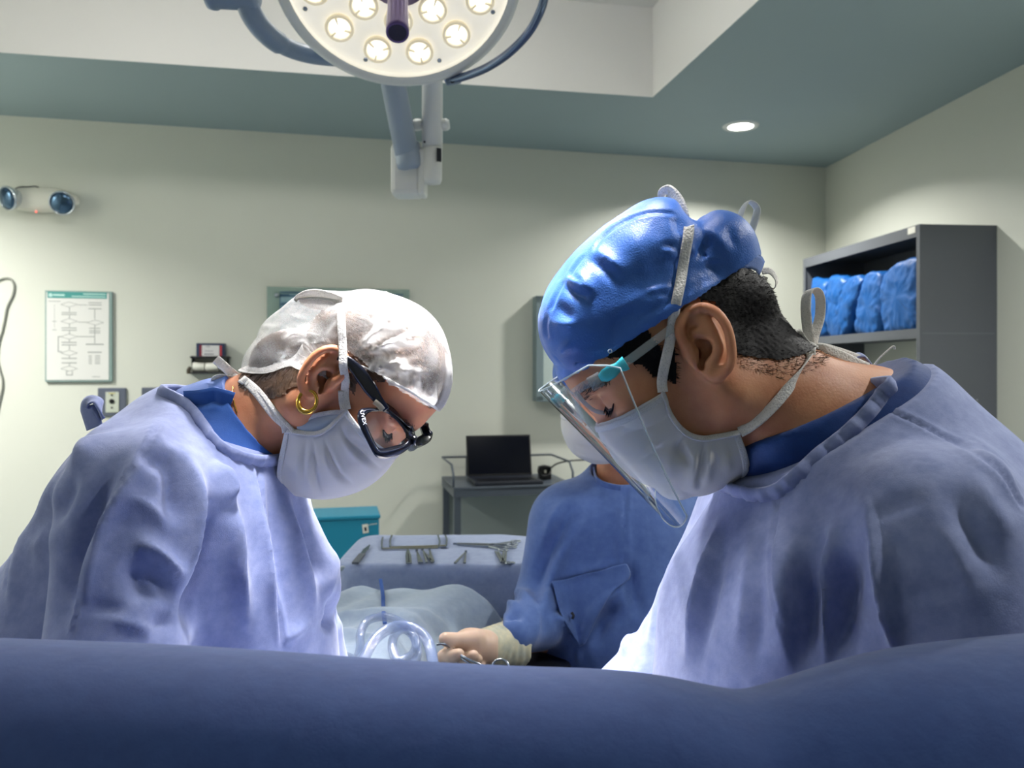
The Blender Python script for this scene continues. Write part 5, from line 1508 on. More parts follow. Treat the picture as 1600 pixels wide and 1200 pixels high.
    cb = bvh_of((v, f), (bv, bf), (hsv, hsf))
    # cap band tail at the back
    ribbon('cap_band', [HM.px(1150, 418, .03), HM.px(1168, 408, .02), HM.px(1184, 411, .0), HM.px(1190, 420, -.02)], .016, .0015, M_bluecap, cap_, wdir=(.35, 0, .9))
    # --- mask
    front = [(937, 659), (946, 690), (960, 718), (985, 743), (1015, 759), (1055, 770), (1092, 773), (1125, 760), (1160, 738)]
    side = [(1030, 613), (1042, 638), (1052, 656), (1066, 672), (1080, 681), (1100, 685), (1125, 681), (1154, 673)]
    mv, mf, rows = sheet(front, side, [.060, .060, .060, .058, .056], HM, 56, 48, m=.75)
    mfold = [([(1106, 688), (1098, 725), (1096, 770)], 3.5, .0035, 'step'), ([(1062, 678), (1025, 697), (975, 722)], 3.5, .003, 'step'), ([(1044, 642), (1000, 658), (946, 684)], 3, .002, 'step'), ([(1104, 689), (1097, 725), (1094, 768)], 4.5, -.0067, 'ridge'), ([(1088, 690), (1084, 730), (1080, 772)], 7, .0060, 'ridge'), ([(1112, 690), (1106, 730), (1104, 765)], 5, .0045, 'ridge'),
             ([(1060, 676), (1020, 695), (975, 718)], 4, .0045, 'ridge'), ([(1062, 682), (1025, 702), (982, 726)], 4, -.0053, 'ridge'),
             ([(1048, 650), (1005, 662), (948, 690)], 4, -.0030, 'ridge'), ([(1072, 684), (1060, 700), (1066, 722)], 7, -.0075, 'ridge'), ([(1056, 695), (1075, 718), (1080, 730)], 5, -.0060, 'ridge'), ([(1040, 700), (1045, 730), (1030, 755)], 10, .0045, 'ridge'),
             ([(1034, 617), (1046, 645), (1058, 665), (1080, 680)], 3, .0024, 'ridge'), ([(1130, 690), (1135, 720), (1140, 745)], 7, .0030, 'ridge'), ([(940, 668), (990, 645), (1032, 626)], 2.5, -.0018, 'ridge'), ([(938, 663), (988, 640), (1031, 620)], 2.5, .0018, 'ridge')]
    mv = fold(mv, mf, mfold, -.5); mv = clear_of(mv, bvh_of((bv, bf)), .0025)
    mask = obj_np('face_mask', mv, mf, M_mask, e); add_mod(mask, solid=.0012, sub=1)
    mask['label'] = 'white pleated surgical mask'
    edge, edgeL = finish_mask(mask, mv, mf, 56, 48, HM, M_hem, M_hem)
    # straps over the cap and round the neck
    sp = [(1030, 612), (1034, 585), (1043, 545), (1051, 500), (1060, 450), (1067, 410), (1072, 375), (1074, 358)]
    pth = strap_path(cb, sp, .0035, lambda x, y: HM.px(x, y, .03)); pth[0] = edge[0] + HM.c * .002
    ribbon('upper_strap', pth, .0095, .0014, M_strap, mask, wdir=(1, 0, .25), n=4)
    top_ = pth[-1]
    far = [HM.mir(p) for p in pth]; ribbon('upper_strap', [top_] + [HM.px(1070, 350, 0)] + far[::-1][1:], .0095, .0014, M_strap, mask, wdir=(1, 0, .25))
    # bow loops above the cap
    k0 = HM.px(1072, 360, .04)
    ribbon('bow_loop', [k0, HM.px(1067, 335, .04), HM.px(1059, 313, .036), HM.px(1045, 298, .03), HM.px(1035, 303, .024), HM.px(1037, 315, .022), HM.px(1052, 320, .03), HM.px(1064, 333, .036)], .011, .0013, M_strap, mask, wang=[10, 15, 30, 45, 40, 25, 10])
    ribbon('bow_tail', [k0, HM.px(1080, 355, .038), HM.px(1088, 345, .036)], .007, .0013, M_strap, mask, wang=[10, 20])
    k1 = HM.px(1160, 398, .0)
    ribbon('cap_loop', [k1, HM.px(1151, 372, .004), HM.px(1154, 345, .004), HM.px(1164, 320, .0), HM.px(1172, 315, -.004), HM.px(1183, 328, -.006), HM.px(1176, 355, -.004), HM.px(1167, 380, .0), HM.px(1162, 398, .0)], .0075, .0012, sheet_mat('cap_tape', (226, 228, 226), trans=.35, bscale=900), cap_, wang=[20, 35, 60, 100, 150, 165, 170])
    ribbon('cap_loop', [HM.px(1190, 424, -.03), HM.px(1204, 424, -.03), HM.px(1213, 437, -.03), HM.px(1210, 450, -.03), HM.px(1199, 450, -.03), HM.px(1194, 440, -.03), HM.px(1196, 432, -.03)], .008, .0012, M_strap, cap_, wang=[30, 30, 60, 100, 140, 150])
    # lower strap: from the mask corner round the neck, tied behind
    sp = [(1154, 673), (1180, 658), (1208, 633), (1233, 605), (1252, 577), (1264, 556), (1266, 549)]
    pth = strap_path(cb, sp, .003, lambda x, y: HM.px(x, y, .01)); pth[0] = edge[-1] + HM.c * .0015; pth[-1] = HM.px(1268, 548, .006)
    ribbon('lower_strap', pth, .0098, .0015, M_strap, mask, wdirs=[(-.4, 0, -1), (-.3, -.1, -1), (-.3, -.2, -1), (-.5, -.2, -1), (-.7, -.2, -1), (-1, -.2, -1), (-1, 0, -.6)])
    ribbon('lower_strap', [HM.mir(p) for p in pth], .0098, .0015, M_strap, mask, wdir=(-.4, .2, -1))
    kk = HM.px(1268, 546, .006)
    ribbon('bow_loop', [kk, HM.px(1262, 515, .008), HM.px(1259, 480, .008), HM.px(1262, 458, .004), HM.px(1272, 452, .0), HM.px(1281, 464, -.004), HM.px(1281, 495, -.004), HM.px(1272, 525, .0), kk], .0098, .0014, M_strap, mask, wang=[20, 25, 35, 80, 130, 150, 155, 160])
    ribbon('bow_tail', [kk, HM.px(1256, 533, .01), HM.px(1246, 520, .014), HM.px(1243, 516, .014)], .009, .0013, M_strap, mask, wdir=(.8, .2, -.6))
    ribbon('bow_tail', [kk, HM.px(1288, 546, .02), HM.px(1315, 556, .022), HM.px(1340, 568, .02), HM.px(1357, 575, .018)], .0105, .0014, M_strap, mask, wang=[10, 12, 15])
    ribbon('bow_tail', [kk, HM.px(1285, 544, -.01), HM.px(1315, 552, -.012), HM.px(1354, 566, -.012)], .0105, .0014, M_strap, mask, wang=[10, 12, 15])
    MB().tube([kk + Vector((-.006, -.006, .004)), kk + Vector((0, -.008, 0)), kk + Vector((.006, -.004, -.006))], .005, 10).build('knot', M_strap, mask, smooth=True)
    # --- face shield
    m = bpy.data.materials.new('clear_visor'); m.use_nodes = True; nt = m.node_tree
    for n_ in list(nt.nodes):
        if n_.type == 'BSDF_PRINCIPLED': nt.nodes.remove(n_)
    o_ = [n_ for n_ in nt.nodes if n_.type == 'OUTPUT_MATERIAL'][0]
    tr = nt.nodes.new('ShaderNodeBsdfTransparent'); tr.inputs[0].default_value = (.88, .93, .95, 1)
    gl = nt.nodes.new('ShaderNodeBsdfGlossy'); gl.inputs['Roughness'].default_value = .06
    fr = nt.nodes.new('ShaderNodeFresnel'); fr.inputs[0].default_value = 1.35
    mx = nt.nodes.new('ShaderNodeMixShader'); nt.links.new(fr.outputs[0], mx.inputs[0]); nt.links.new(tr.outputs[0], mx.inputs[1]); nt.links.new(gl.outputs[0], mx.inputs[2]); nt.links.new(mx.outputs[0], o_.inputs['Surface'])
    M_clear = mat('clear_plastic', (214, 226, 232), .12, alpha=.22, spec=.8)
    M_edge = mat('visor_edge', (196, 214, 222), .15, alpha=.55, spec=.8)
    vv, vf, rows = sheet([(842, 611), (892, 662), (941, 712), (990, 763), (1040, 815)], [(958, 548), (985, 615), (1012, 680), (1042, 745), (1073, 806)], [.086, .084, .082, .08, .078], HM, 49, 40, m=.95)
    V = [Vector(p) for p in vv]; nu, nv = 49, 40
    # round the upper corners
    keep = []
    def ok(j, i):
        x = abs(i - (nu - 1) / 2) / ((nu - 1) / 2); t = j / (nv - 1)
        return not (x > .80 and t < .10 and ((x - .80) / .20) ** 2 + ((.10 - t) / .10) ** 2 > 1)
    shield = empty('face_shield', HM.px(940, 600), 'clear plastic face shield with cyan clips worn over the mask', 'face shield')
    shield.parent = e; del shield['category']; shield.matrix_parent_inverse = e.matrix_basis.inverted()
    ff = np.array([q for q in vf if all(ok(int(k) // nu, int(k) % nu) for k in q)])
    obj_np('visor', vv, ff, m, shield)
    mid = [V[j * nu + nu // 2] for j in range(nv)]
    rim = [V[0 * nu + k] for k in range(5, 44)] + [V[2 * nu + 46], V[4 * nu + 48]] + [V[j * nu + 48] for j in range(6, nv)] + [V[(nv - 1) * nu + k] for k in range(47, 0, -1)] + [V[j * nu] for j in range(nv - 1, 4, -1)] + [V[2 * nu + 2]]
    MB().tube(rim, .0009, 6, closed=True).build('visor_edge', M_edge, shield, smooth=True)
    # clear temple bar with buckle, cyan clip and nose piece
    C_ = .077
    bar = [HM.px(896, 614, .04), HM.px(912, 603, .06), HM.px(935, 592, .072), HM.px(972, 570, .078), HM.px(1012, 541, .079), HM.px(1052, 511, .078)]
    ribbon('temple_bar', bar, .008, .0016, M_clear, shield, wdir=HM.u); ribbon('temple_bar', [HM.mir(p) for p in bar], .008, .0016, M_clear, shield, wdir=HM.u)
    ribbon('brow_bar', [HM.mir(bar[0]), HM.at(.118, .012, -.02), HM.at(.121, .012, 0), HM.at(.118, .012, .02), bar[0]], .010, .002, M_clear, shield, wdir=HM.u)
    M_cyan = mat('cyan_clip', (70, 196, 216), .2, alpha=.85, spec=.7)
    for sg in (1, -1):
        fn = (lambda p: p) if sg == 1 else HM.mir
        ribbon('hinge_clip', [fn(HM.px(938, 591, .080)), fn(HM.px(945, 587, .082)), fn(HM.px(955, 581, .083)), fn(HM.px(965, 574, .083)), fn(HM.px(973, 570, .083)), fn(HM.px(978, 567, .083))], .012, .004, M_cyan, shield, wdir=HM.u, widths=[.006, .012, .0125, .009, .0125, .013])
        ribbon('buckle', [fn(HM.px(922, 601, .076)), fn(HM.px(931, 596, .078)), fn(HM.px(940, 591, .079))], .0135, .003, M_clear, shield, wdir=HM.u)
    ribbon('nose_piece', [HM.px(900, 612, .03), HM.px(912, 628, .026), HM.px(928, 641, .02), HM.px(945, 645, .016), HM.px(952, 640, .02)], .004, .002, M_edge, shield, wdir=HM.f)
    MB().tube([HM.px(953, 549, .084) + Vector((math.cos(t) * .0016, -.001, math.sin(t) * .0016)) for t in np.linspace(0, 6.28, 14, endpoint=False)], .0004, 5, closed=True).build('rivet_hole', M_edge, shield)
    # --- gloves
    M_glove = mat('latex_glove', (196, 168, 146), .5, sss=.1)
    hand(R3(.15, .725, -.462), (-1, .35, -.05), (0, -.3, 1), (0, 1, 0), .5, M_glove, e)
    hand(R3(.06, .945, -.445), (-1, -.3, -.1), (0, .2, 1), (0, -1, 0), .5, M_glove, e)
    return e
build_man()
# ------------------------------------------------------------------ the surgeon on the left
YW = 0.92
HW = Head(Vector((-.190, YW, CZ - .0095)), math.radians(51), 1, math.radians(6), .915)
def build_woman():
    e = empty('person', (-.46, YW, 0), 'surgeon on the left in white hair net, black goggles and mask', 'person')
    h = .0021
    s = SDF(axis(-.34, -.06, h, -.75, .0, .02), axis(.80, 1.02, h, .60, 1.26, .016), axis(CZ - .17, CZ + .10, h, .0, None, .022))
    add_face(s, HW, nose=.100, cran=((.006, .037), (.087, .077, .068)))
    s.cap(HW.px(475, 625), HW.px(385, 672), .047, .047, k=.03); s.cap(HW.px(410, 640), HW.px(320, 700), .046, .07, k=.03)
    for sd in (-1, 1): s.cap(HW.at(-.022, -.02, .044 * sd), HW.px(395, 720, 0) + HW.c * .016 * sd, .013, .010, k=.016)
    add_ear(s, HW, 1, .97, (-.006, .002), 18); add_ear(s, HW, -1, .97, (-.006, .002), 18)
    s.ell(R3(-.37, YW + .01, -.13), (.10, .13, .07), None, k=.05)
    s.cap(R3(-.36, .80, -.13), R3(-.36, 1.06, -.13), .045, .045, k=.05)
    s.cap(R3(-.40, YW + .01, -.2), R3(-.50, YW + .02, -.5), .10, .11, k=.08); s.ell(R3(-.35, YW + .01, -.25), (.09, .12, .14), None, k=.06)
    for sh, el, wr in ((R3(-.36, .775, -.14), R3(-.345, .70, -.40), R3(-.13, .80, -.455)), (R3(-.35, 1.08, -.14), R3(-.275, 1.09, -.44), R3(-.11, 1.02, -.485))):
        s.cap(sh, el, .04, .034, k=.03); s.cap(el, wr, .032, .023, k=.02)
    for sd in (-1, 1):
        hip = R3(-.52, YW + .09 * sd, -.54); kn = Vector((-.52, YW + .1 * sd, .47)); an = Vector((-.54, YW + .1 * sd, .07))
        s.cap(hip, kn, .08, .05, k=.04); s.cap(kn, an, .048, .037, k=.03); s.cap(an, an + Vector((.13, 0, -.03)), .034, .033, k=.03)
    v, f = s.mesh(); v = relax(v, f, 1, .4); n = vnormals(v, f)
    body = obj_np('body', v, f, M_skin2, e); bv, bf = v, f
    fu = HW.loc(v)
    def L(px, py, c=.0): q = HW.loc(np.array([HW.px(px, py, c)]))[0]; return (q[0], q[1])
    Ln = lambda a, b: L(a, b, .062)
    poly = [L(690, 645), L(672, 632), Ln(640, 606), Ln(612, 596), Ln(590, 598), Ln(572, 592), Ln(560, 600), Ln(553, 622), Ln(547, 610), Ln(540, 575), Ln(528, 552), Ln(500, 556), Ln(486, 585), Ln(476, 612), L(445, 625), L(400, 606), L(380, 560), L(420, 470), L(560, 430), L(700, 450), L(740, 560)]
    ear = (np.abs(fu[:, 2]) > .0685) & (fu[:, 0] < .022) & (fu[:, 0] > -.045) & (fu[:, 1] < .045) & (fu[:, 1] > -.05)
    mk = inside_poly(fu[:, :2], poly) & ~ear & (v[:, 2] > CZ - .13)
    hair, hv = hair_shell(v, f, n, mk, .0022, M_hairbrown, e)
    # combed-back hair strands running to the bun
    bunc = HW.px(440, 560)
    idx = np.nonzero(mk)[0]; N = 7000; pick = nrng.choice(idx, N)
    to = np.array(HW.at(-.10, .02)) - v[pick]; dd = to / np.linalg.norm(to, axis=1)[:, None]; dd = dd - n[pick] * (dd * n[pick]).sum(1)[:, None]; dd /= np.linalg.norm(dd, axis=1)[:, None] + 1e-6
    strands('hair_strands', hv[pick] + n[pick] * .0005, dd + nrng.normal(size=(N, 3)) * .06, nrng.uniform(.006, .011, N), .0006, M_hairbrown, hair)
    # bun
    ax1 = (HW.px(475, 527) - HW.px(398, 588)).normalized(); ax2 = HW.c.cross(ax1)
    mb = MB()
    for k in range(26):
        a = k / 26 * 2 * math.pi; pts = []
        for t in np.linspace(0, 2 * math.pi, 15):
            rr = .020 + .010 * math.cos(t + a * .5)
            q = bunc + ax1 * .030 * math.cos(a + t * .35) * (.75 + .25 * math.cos(t)) + ax2 * (.017 * math.sin(a + t * .35) + .007 * math.cos(t)) + HW.c * .020 * math.sin(t)
            pts.append(q)
        mb.tube(pts, .0062, 7)
    mb.build('hair_bun', M_hairbrown, hair, smooth=True)['kind'] = 'stuff'
    # eyes: near eye looking down, with lashes and brow
    bt = BVHTree.FromPolygons([tuple(x) for x in bv], [tuple(map(int, q)) for q in bf])
    for sd in (1, -1):
        pts = [HW.at(.1035, .024, .012 * sd), HW.at(.102, .031, .026 * sd), HW.at(.094, .033, .042 * sd), HW.at(.082, .026, .054 * sd)]
        R = np.array([tuple(p) for p in catmull(pts, 40)]); R = np.repeat(R, 3, 0) + nrng.normal(size=(len(R) * 3, 3)) * .0012
        R2 = []; D2 = []
        for p in R:
            q, nn, _, _ = bt.find_nearest(Vector(p)); R2.append(tuple(q)); D2.append(tuple((nn * .4 - HW.f * .5 + HW.u * .2 + HW.c * .6 * sd).normalized()))
        strands('eyebrow', np.array(R2), np.array(D2), nrng.uniform(.004, .007, len(R2)), .0006, M_hair, body)
        eyelid(HW, bt, sd, .006, body, mat('lid_line_dark', (20, 14, 16), .5), .009, .0024)
    # --- gown
    gh = .0036
    s = SDF(axis(-.60, -.14, gh, -.86, .0, .02), axis(.62, 1.08, gh, None, 1.24, .014), axis(CZ - .36, CZ + .02, gh, .30, None, .02))
    s.cap(R3(-.365, .80, -.125), R3(-.365, 1.05, -.125), .062, .062, k=.05)
    s.ell(R3(-.395, YW, -.130), (.10, .14, .06), None, k=.05)
    s.ell(R3(-.345, YW, -.225), (.115, .155, .14), None, k=.06)
    s.cap(R3(-.385, YW, -.155), R3(-.545, YW + .01, -.48), .107, .18, k=.05)
    s.ell(R3(-.32, YW + .01, -.40), (.12, .14, .22), None, k=.07)
    s.cap(R3(-.50, YW, -.45), R3(-.52, YW, -.98), .18, .23, k=.10)
    s.cap(HW.px(385, 672), HW.px(310, 700), .055, .08, k=.04)
    s.cap(R3(-.365, .78, -.14), R3(-.352, .70, -.29), .066, .060, k=.035); s.cap(R3(-.352, .70, -.29), R3(-.345, .685, -.41), .060, .060, k=.02); s.cap(R3(-.345, .70, -.41), R3(-.17, .785, -.455), .056, .042, k=.03)
    s.cap(R3(-.345, 1.06, -.14), R3(-.275, 1.09, -.43), .064, .056, k=.04); s.cap(R3(-.275, 1.09, -.45), R3(-.15, 1.03, -.485), .052, .042, k=.02)
    B0 = np.array(HW.px(252, 612)); F0 = np.array(HW.px(442, 718)); dv = F0 - B0; dv /= np.linalg.norm(dv); nn_ = np.cross(np.array(HW.c), dv); nn_ *= np.sign(nn_[2])
    plane_cut(s, B0, nn_, YW, .012, .3, .15)
    v, f = s.mesh(); v = relax(v, f, 2); v = wobble(v, f, .002, 30, 5)
    folds = [
        ([(372, 625), (300, 640), (235, 690), (190, 760), (160, 850)], 26, .0078, 'ridge'),
        ([(250, 660), (215, 730), (165, 800), (140, 900), (112, 1000)], 3.0, .003, 'seam'), ([(240, 690), (200, 760), (158, 830), (132, 930), (112, 1010)], 14, .0175, 'ridge'), ([(215, 690), (170, 760), (128, 850), (100, 950), (88, 1010)], 18, -.0175, 'ridge'),
        ([(170, 660), (120, 730), (80, 820), (50, 930)], 14, .0136, 'ridge'), ([(130, 700), (105, 770), (60, 860)], 13, -.0157, 'ridge'), ([(110, 710), (70, 790), (35, 880), (5, 990)], 13, .0117, 'ridge'),
        ([(205, 640), (150, 690), (110, 760)], 12, .0097, 'ridge'), ([(60, 790), (30, 850), (12, 930)], 3, .002, 'seam'),
        ([(282, 690), (300, 740), (300, 800), (290, 880), (283, 960)], 12, .0235, 'ridge'), ([(262, 700), (272, 760), (268, 830)], 17, -.0157, 'ridge'),
        ([(200, 840), (230, 855), (262, 890), (285, 930)], 12, .0175, 'ridge'), ([(185, 870), (215, 900), (235, 950)], 20, -.0135, 'ridge'), ([(225, 870), (255, 910), (275, 950)], 11, -.0095, 'ridge'),
        ([(150, 960), (200, 975), (240, 985), (275, 975)], 10, .0068, 'ridge'), ([(120, 950), (160, 950), (205, 960)], 11, -.0041, 'ridge'), ([(232, 1000), (252, 975), (275, 960)], 14, -.0081, 'ridge'),
        ([(175, 790), (215, 785), (250, 810), (262, 850)], 13, .0078, 'ridge'), ([(210, 730), (250, 720), (280, 740)], 14, -.0078, 'ridge'),
        ([(330, 715), (348, 760), (345, 800)], 8, .0175, 'ridge'), ([(340, 760), (330, 790), (318, 850), (305, 940), (300, 1010)], 16, -.0313, 'ridge'), ([(352, 740), (358, 800), (372, 900), (392, 1010)], 10, .0157, 'ridge'),
        ([(333, 700), (345, 800), (365, 900), (390, 1000)], 20, .0078, 'ridge'),
        ([(402, 728), (412, 800), (425, 880), (438, 960), (440, 1010)], 3.0, .0035, 'seam'), ([(396, 730), (405, 800), (418, 880), (430, 1000)], 9, .0097, 'ridge'), ([(415, 730), (425, 800), (440, 900), (446, 1000)], 10, -.0097, 'ridge'),
        ([(440, 740), (455, 820), (480, 920), (495, 1000)], 9, .0136, 'ridge'), ([(458, 760), (478, 840), (500, 920)], 10, -.0157, 'ridge'), ([(440, 1010), (465, 985), (490, 960)], 8, .0078, 'ridge'),
        ([(500, 800), (515, 850), (505, 920), (498, 980)], 9, .0136, 'ridge'), ([(505, 930), (520, 960), (505, 990)], 9, -.0196, 'ridge'), ([(520, 850), (522, 930), (545, 1010)], 8, .0117, 'ridge'),
    ]
    v = fold(v, f, folds)
    gv, gf = v, f
    # scrub collar
    s = SDF(axis(-.46, -.24, .0035), axis(.76, 1.08, .0035), axis(CZ - .19, CZ + .02, .0035))
    s.cap(HW.px(400, 655), HW.px(322, 700), .064, .078, k=.04); s.ell(R3(-.355, YW + .01, -.15), (.08, .105, .06), None, k=.04)
    p0 = np.array(HW.px(352, 606, .02) - HW.c * .02); p1 = np.array(HW.px(398, 722, .058) - HW.c * .058); d1 = p1 - p0; d1 /= np.linalg.norm(d1); n1 = np.cross(np.array(HW.c), d1); n1 *= np.sign(n1[0])
    plane_cut(s, p0, n1, YW, 0.0, 0.0); plane_cut(s, B0, nn_, YW, .045, .0)
    v, f = s.mesh(); v = relax(v, f, 2)
    v = fold(v, f, [([(300, 640), (330, 640), (350, 632), (362, 636)], 3, .003, 'ridge'), ([(338, 640), (350, 680), (362, 705)], 3.5, .003, 'seam'), ([(320, 660), (340, 700)], 8, .003, 'ridge')])
    v = clear_of(v, bvh_of((bv, bf)), .004); v = relax(v, f, 2)
    scrub = obj_np('scrub_top', v, f, M_scrub, e); sv, sf = v, f
    gown = obj_np('gown', gv, gf, M_gown, e)
    gb = bvh_of((gv, gf), (sv, sf))
    ribbon('collar_flap', strap_path(gb, [(292, 628), (318, 626), (340, 622), (358, 630)], .004, lambda x, y: HW.px(x, y, .05)), .020, .003, M_scrub, scrub, wdir=(-.15, -.2, 1))
    npth = [(256, 613), (290, 628), (314, 656), (328, 685), (340, 702), (362, 713), (385, 719), (404, 722), (424, 720), (440, 716)]
    near = [cast(gb, x, y, HW.px(x, y, .05), .002) for x, y in npth]
    for i in range(1, len(near) - 1): near[i] = (near[i - 1] + near[i] * 2 + near[i + 1]) / 4
    neckband(near + [HW.mir(p) for p in near[::-1][1:-1]], nn_, M_gown, gown)
    # tie loop standing up from the back of the gown
    q = lambda x, y, c=0: HW.px(x, y, .06 + c)
    ribbon('gown_tie', [q(148, 668), q(140, 645), q(136, 632), q(142, 627), q(152, 628), q(156, 640), q(160, 655)], .022, .003, M_gown, gown, wang=[15, 20, 60, 100, 130])
    # --- bouffant hair net
    ch = .0032
    s = SDF(axis(-.33, -.05, ch), axis(.80, 1.02, ch), axis(CZ - .06, CZ + .10, ch))
    s.ell(HW.at(.006, .040), (.086, .077, .072), HW.ax(), k=0)
    out = [(684, 630), (694, 612), (698, 590), (697, 560), (690, 532), (676, 505), (655, 482), (630, 468), (600, 463), (572, 464), (548, 470)]
    Cm = np.array([600.0, 560.0])
    for i, qd in enumerate(out):
        a = np.array(out[max(i - 1, 0)], float); b = np.array(out[min(i + 1, len(out) - 1)], float); t = (b - a) / np.linalg.norm(b - a)
        nr = np.array([-t[1], t[0]]); nr = nr if nr @ (Cm - np.array(qd)) > 0 else -nr
        for c in (-.028, 0, .028):
            rr = (.045 if i > 1 else .03) - abs(c) * .16; cp_ = np.array(qd) + nr * (rr / (YW / F)); s.ell(HW.px(cp_[0], cp_[1], 0) + HW.c * c, (rr,) * 3, None, k=.008)
    fr0 = HW.px(686, 641); nr0 = HW.px(577, 577, .066); dr = (nr0 - HW.c * .066 - fr0).normalized(); pn = dr.cross(HW.c).normalized(); pn = pn if pn.z < 0 else -pn
    s.half(fr0, pn)
    s.ell(bunc, (.049, .036, .040), (ax1, ax2, HW.c), k=.012)
    for (x, y, r) in ((470, 525, .030), (500, 505, .034), (525, 505, .034), (455, 535, .028), (490, 530, .030)):
        for c in (-.022, .022): s.ell(HW.px(x, y, 0) + HW.c * c, (r,) * 3, None, k=.012)
    for (x, y) in ((500, 545), (522, 556)):
        s.ell(HW.px(x, y, 0) + HW.c * .05, (.022, .028, .02), None, k=.02); s.ell(HW.px(x, y, 0) - HW.c * .05, (.022, .028, .02), None, k=.02)
    v, f = s.mesh()
    v, f = drop_faces(v, f, lambda c: (np.abs((c - np.array(fr0)) @ np.array(pn)) < .0016) & (HW.loc(c)[:, 0] > -.02))
    v = relax(v, f, 3)
    cf = []
    r2 = random.Random(11)
    for k in range(34):                                              # gathers fanning out from where the strap pinches the net
        a = math.radians(-62 + k * 3.6 + r2.uniform(-2, 2)); l0 = r2.uniform(12, 30); l1 = r2.uniform(60, 150)
        bend = r2.uniform(-14, 14)
        x0, y0 = 548 + l0 * math.cos(a), 562 + l0 * math.sin(a); x1, y1 = 548 + l1 * math.cos(a), 562 + l1 * math.sin(a)
        cf.append(([(x0, y0), ((x0 + x1) / 2 - bend * math.sin(a), (y0 + y1) / 2 + bend * math.cos(a)), (x1, y1)], r2.uniform(1.8, 3.4), r2.uniform(.0030, .0058) * r2.choice((1, 1, -1)), 'ridge'))
    for k in range(26):                                              # gathers along the elastic rim
        t = k / 25; x = 685 - 108 * t; y = 639 - 62 * t; l = r2.uniform(16, 46); a = math.radians(-110 + 50 * t + r2.uniform(-12, 12))
        cf.append(([(x, y), (x + l * .5 * math.cos(a) + r2.uniform(-3, 3), y + l * .5 * math.sin(a)), (x + l * math.cos(a), y + l * math.sin(a))], r2.uniform(1.8, 3.2), r2.uniform(.0015, .003), 'open'))
    for k in range(22):
        x, y = r2.uniform(400, 530), r2.uniform(475, 590); a = r2.uniform(-.9, .5); l = r2.uniform(20, 55)
        cf.append(([(x, y), (x + l * .5 * math.cos(a), y + l * .5 * math.sin(a) + r2.uniform(-6, 6)), (x + l * math.cos(a), y + l * math.sin(a))], r2.uniform(2, 4), r2.uniform(.001, .003) * r2.choice((1, -1)), 'ridge'))
    v0 = v.copy(); v = fold(v, f, cf); v = wobble(v, f, .0010, 110, 4); v = clear_of(v, bvh_of((bv, bf[~ear[bf].any(1)])), .0045)
    net = obj_np('hair_net', v, f, sheet_mat('hair_net_nonwoven', (232, 232, 230), alpha=.24, trans=.4, attr='crease', fibre=.5, bscale=500, bstr=.3), e)
    cr = np.clip(np.linalg.norm(v - v0, axis=1) / .0030, 0, 1) ** 1.2 * .62
    at = net.data.attributes.new('crease', 'FLOAT', 'POINT'); at.data.foreach_set('value', cr.astype(np.float32))
    net['label'] = 'see-through white bouffant hair net'
    nb = bvh_of((v, f), (bv, bf))
    el = [fr0] + [cast(nb, x, y, HW.px(x, y, .06), .001) for x, y in ((672, 631), (655, 620), (640, 611), (620, 600), (600, 589), (585, 581), (570, 574), (552, 566))]
    MB().tube(catmull(el, 5), .0016, 8).build('elastic_rim', M_mask, net, smooth=True); MB().tube(catmull([HW.mir(p) for p in el], 5), .0016, 8).build('elastic_rim', M_mask, net, smooth=True)
    # --- mask
    front = [(622, 706), (610, 726), (592, 747), (566, 765), (536, 775), (508, 779), (475, 775), (445, 769)]
    side = [(543, 640), (530, 653), (514, 668), (500, 676), (485, 678), (468, 674), (457, 670), (448, 674)]
    mv, mf, rows = sheet(front, side, [.060, .060, .058, .056, .052], HW, 56, 48, m=.68)
    mfold = [([(495, 688), (494, 745), (507, 778)], 3.5, .0035, 'step'), ([(510, 686), (529, 735), (559, 757)], 3.5, .0032, 'step'), ([(535, 672), (561, 700), (601, 735)], 3.5, .003, 'step'), ([(494, 690), (494, 745), (506, 778)], 5, -.0060, 'ridge'), ([(486, 690), (484, 740), (488, 776)], 7, .0045, 'ridge'), ([(509, 686), (528, 735), (558, 757)], 4, -.0053, 'ridge'), ([(503, 690), (520, 740), (545, 765)], 6, .0045, 'ridge'),
             ([(534, 672), (560, 700), (600, 735)], 4, -.0045, 'ridge'), ([(528, 676), (552, 708), (592, 745)], 5, .0045, 'ridge'), ([(470, 690), (465, 730), (468, 770)], 8, .0030, 'ridge'), ([(545, 650), (565, 675), (590, 705)], 5, .0030, 'ridge'), ([(480, 688), (476, 720), (478, 750)], 5, -.0030, 'ridge')]
    mv = fold(mv, mf, mfold, -.5); mv = clear_of(mv, bvh_of((bv, bf)), .003)
    mask = obj_np('face_mask', mv, mf, M_mask, e); add_mod(mask, solid=.0012, sub=1); mask['label'] = 'white pleated surgical mask'
    edge, edgeL = finish_mask(mask, mv, mf, 56, 48, HW, M_hem, M_hem)
    # inner mask layer standing up against the cheek
    fl = [HW.px(x, y, .056) for x, y in ((540, 644), (525, 644), (508, 646), (490, 650), (474, 657), (464, 663))]; fb = [HW.px(x, y, .055) for x, y in ((541, 650), (528, 660), (512, 674), (498, 680), (482, 680), (466, 674))]
    grid_surface('inner_layer', [catmull(fl, 5), catmull([a.lerp(b, .5) + HW.c * .002 for a, b in zip(fl, fb)], 5), catmull(fb, 5)], sheet_mat('mask_inner', (196, 212, 232), trans=.3), mask, solid=.0008)
    ribbon('inner_hem', [p + HW.c * .001 for p in fl], .005, .0014, M_hem, mask, wdir=HW.f * -.6 + HW.u * .8)
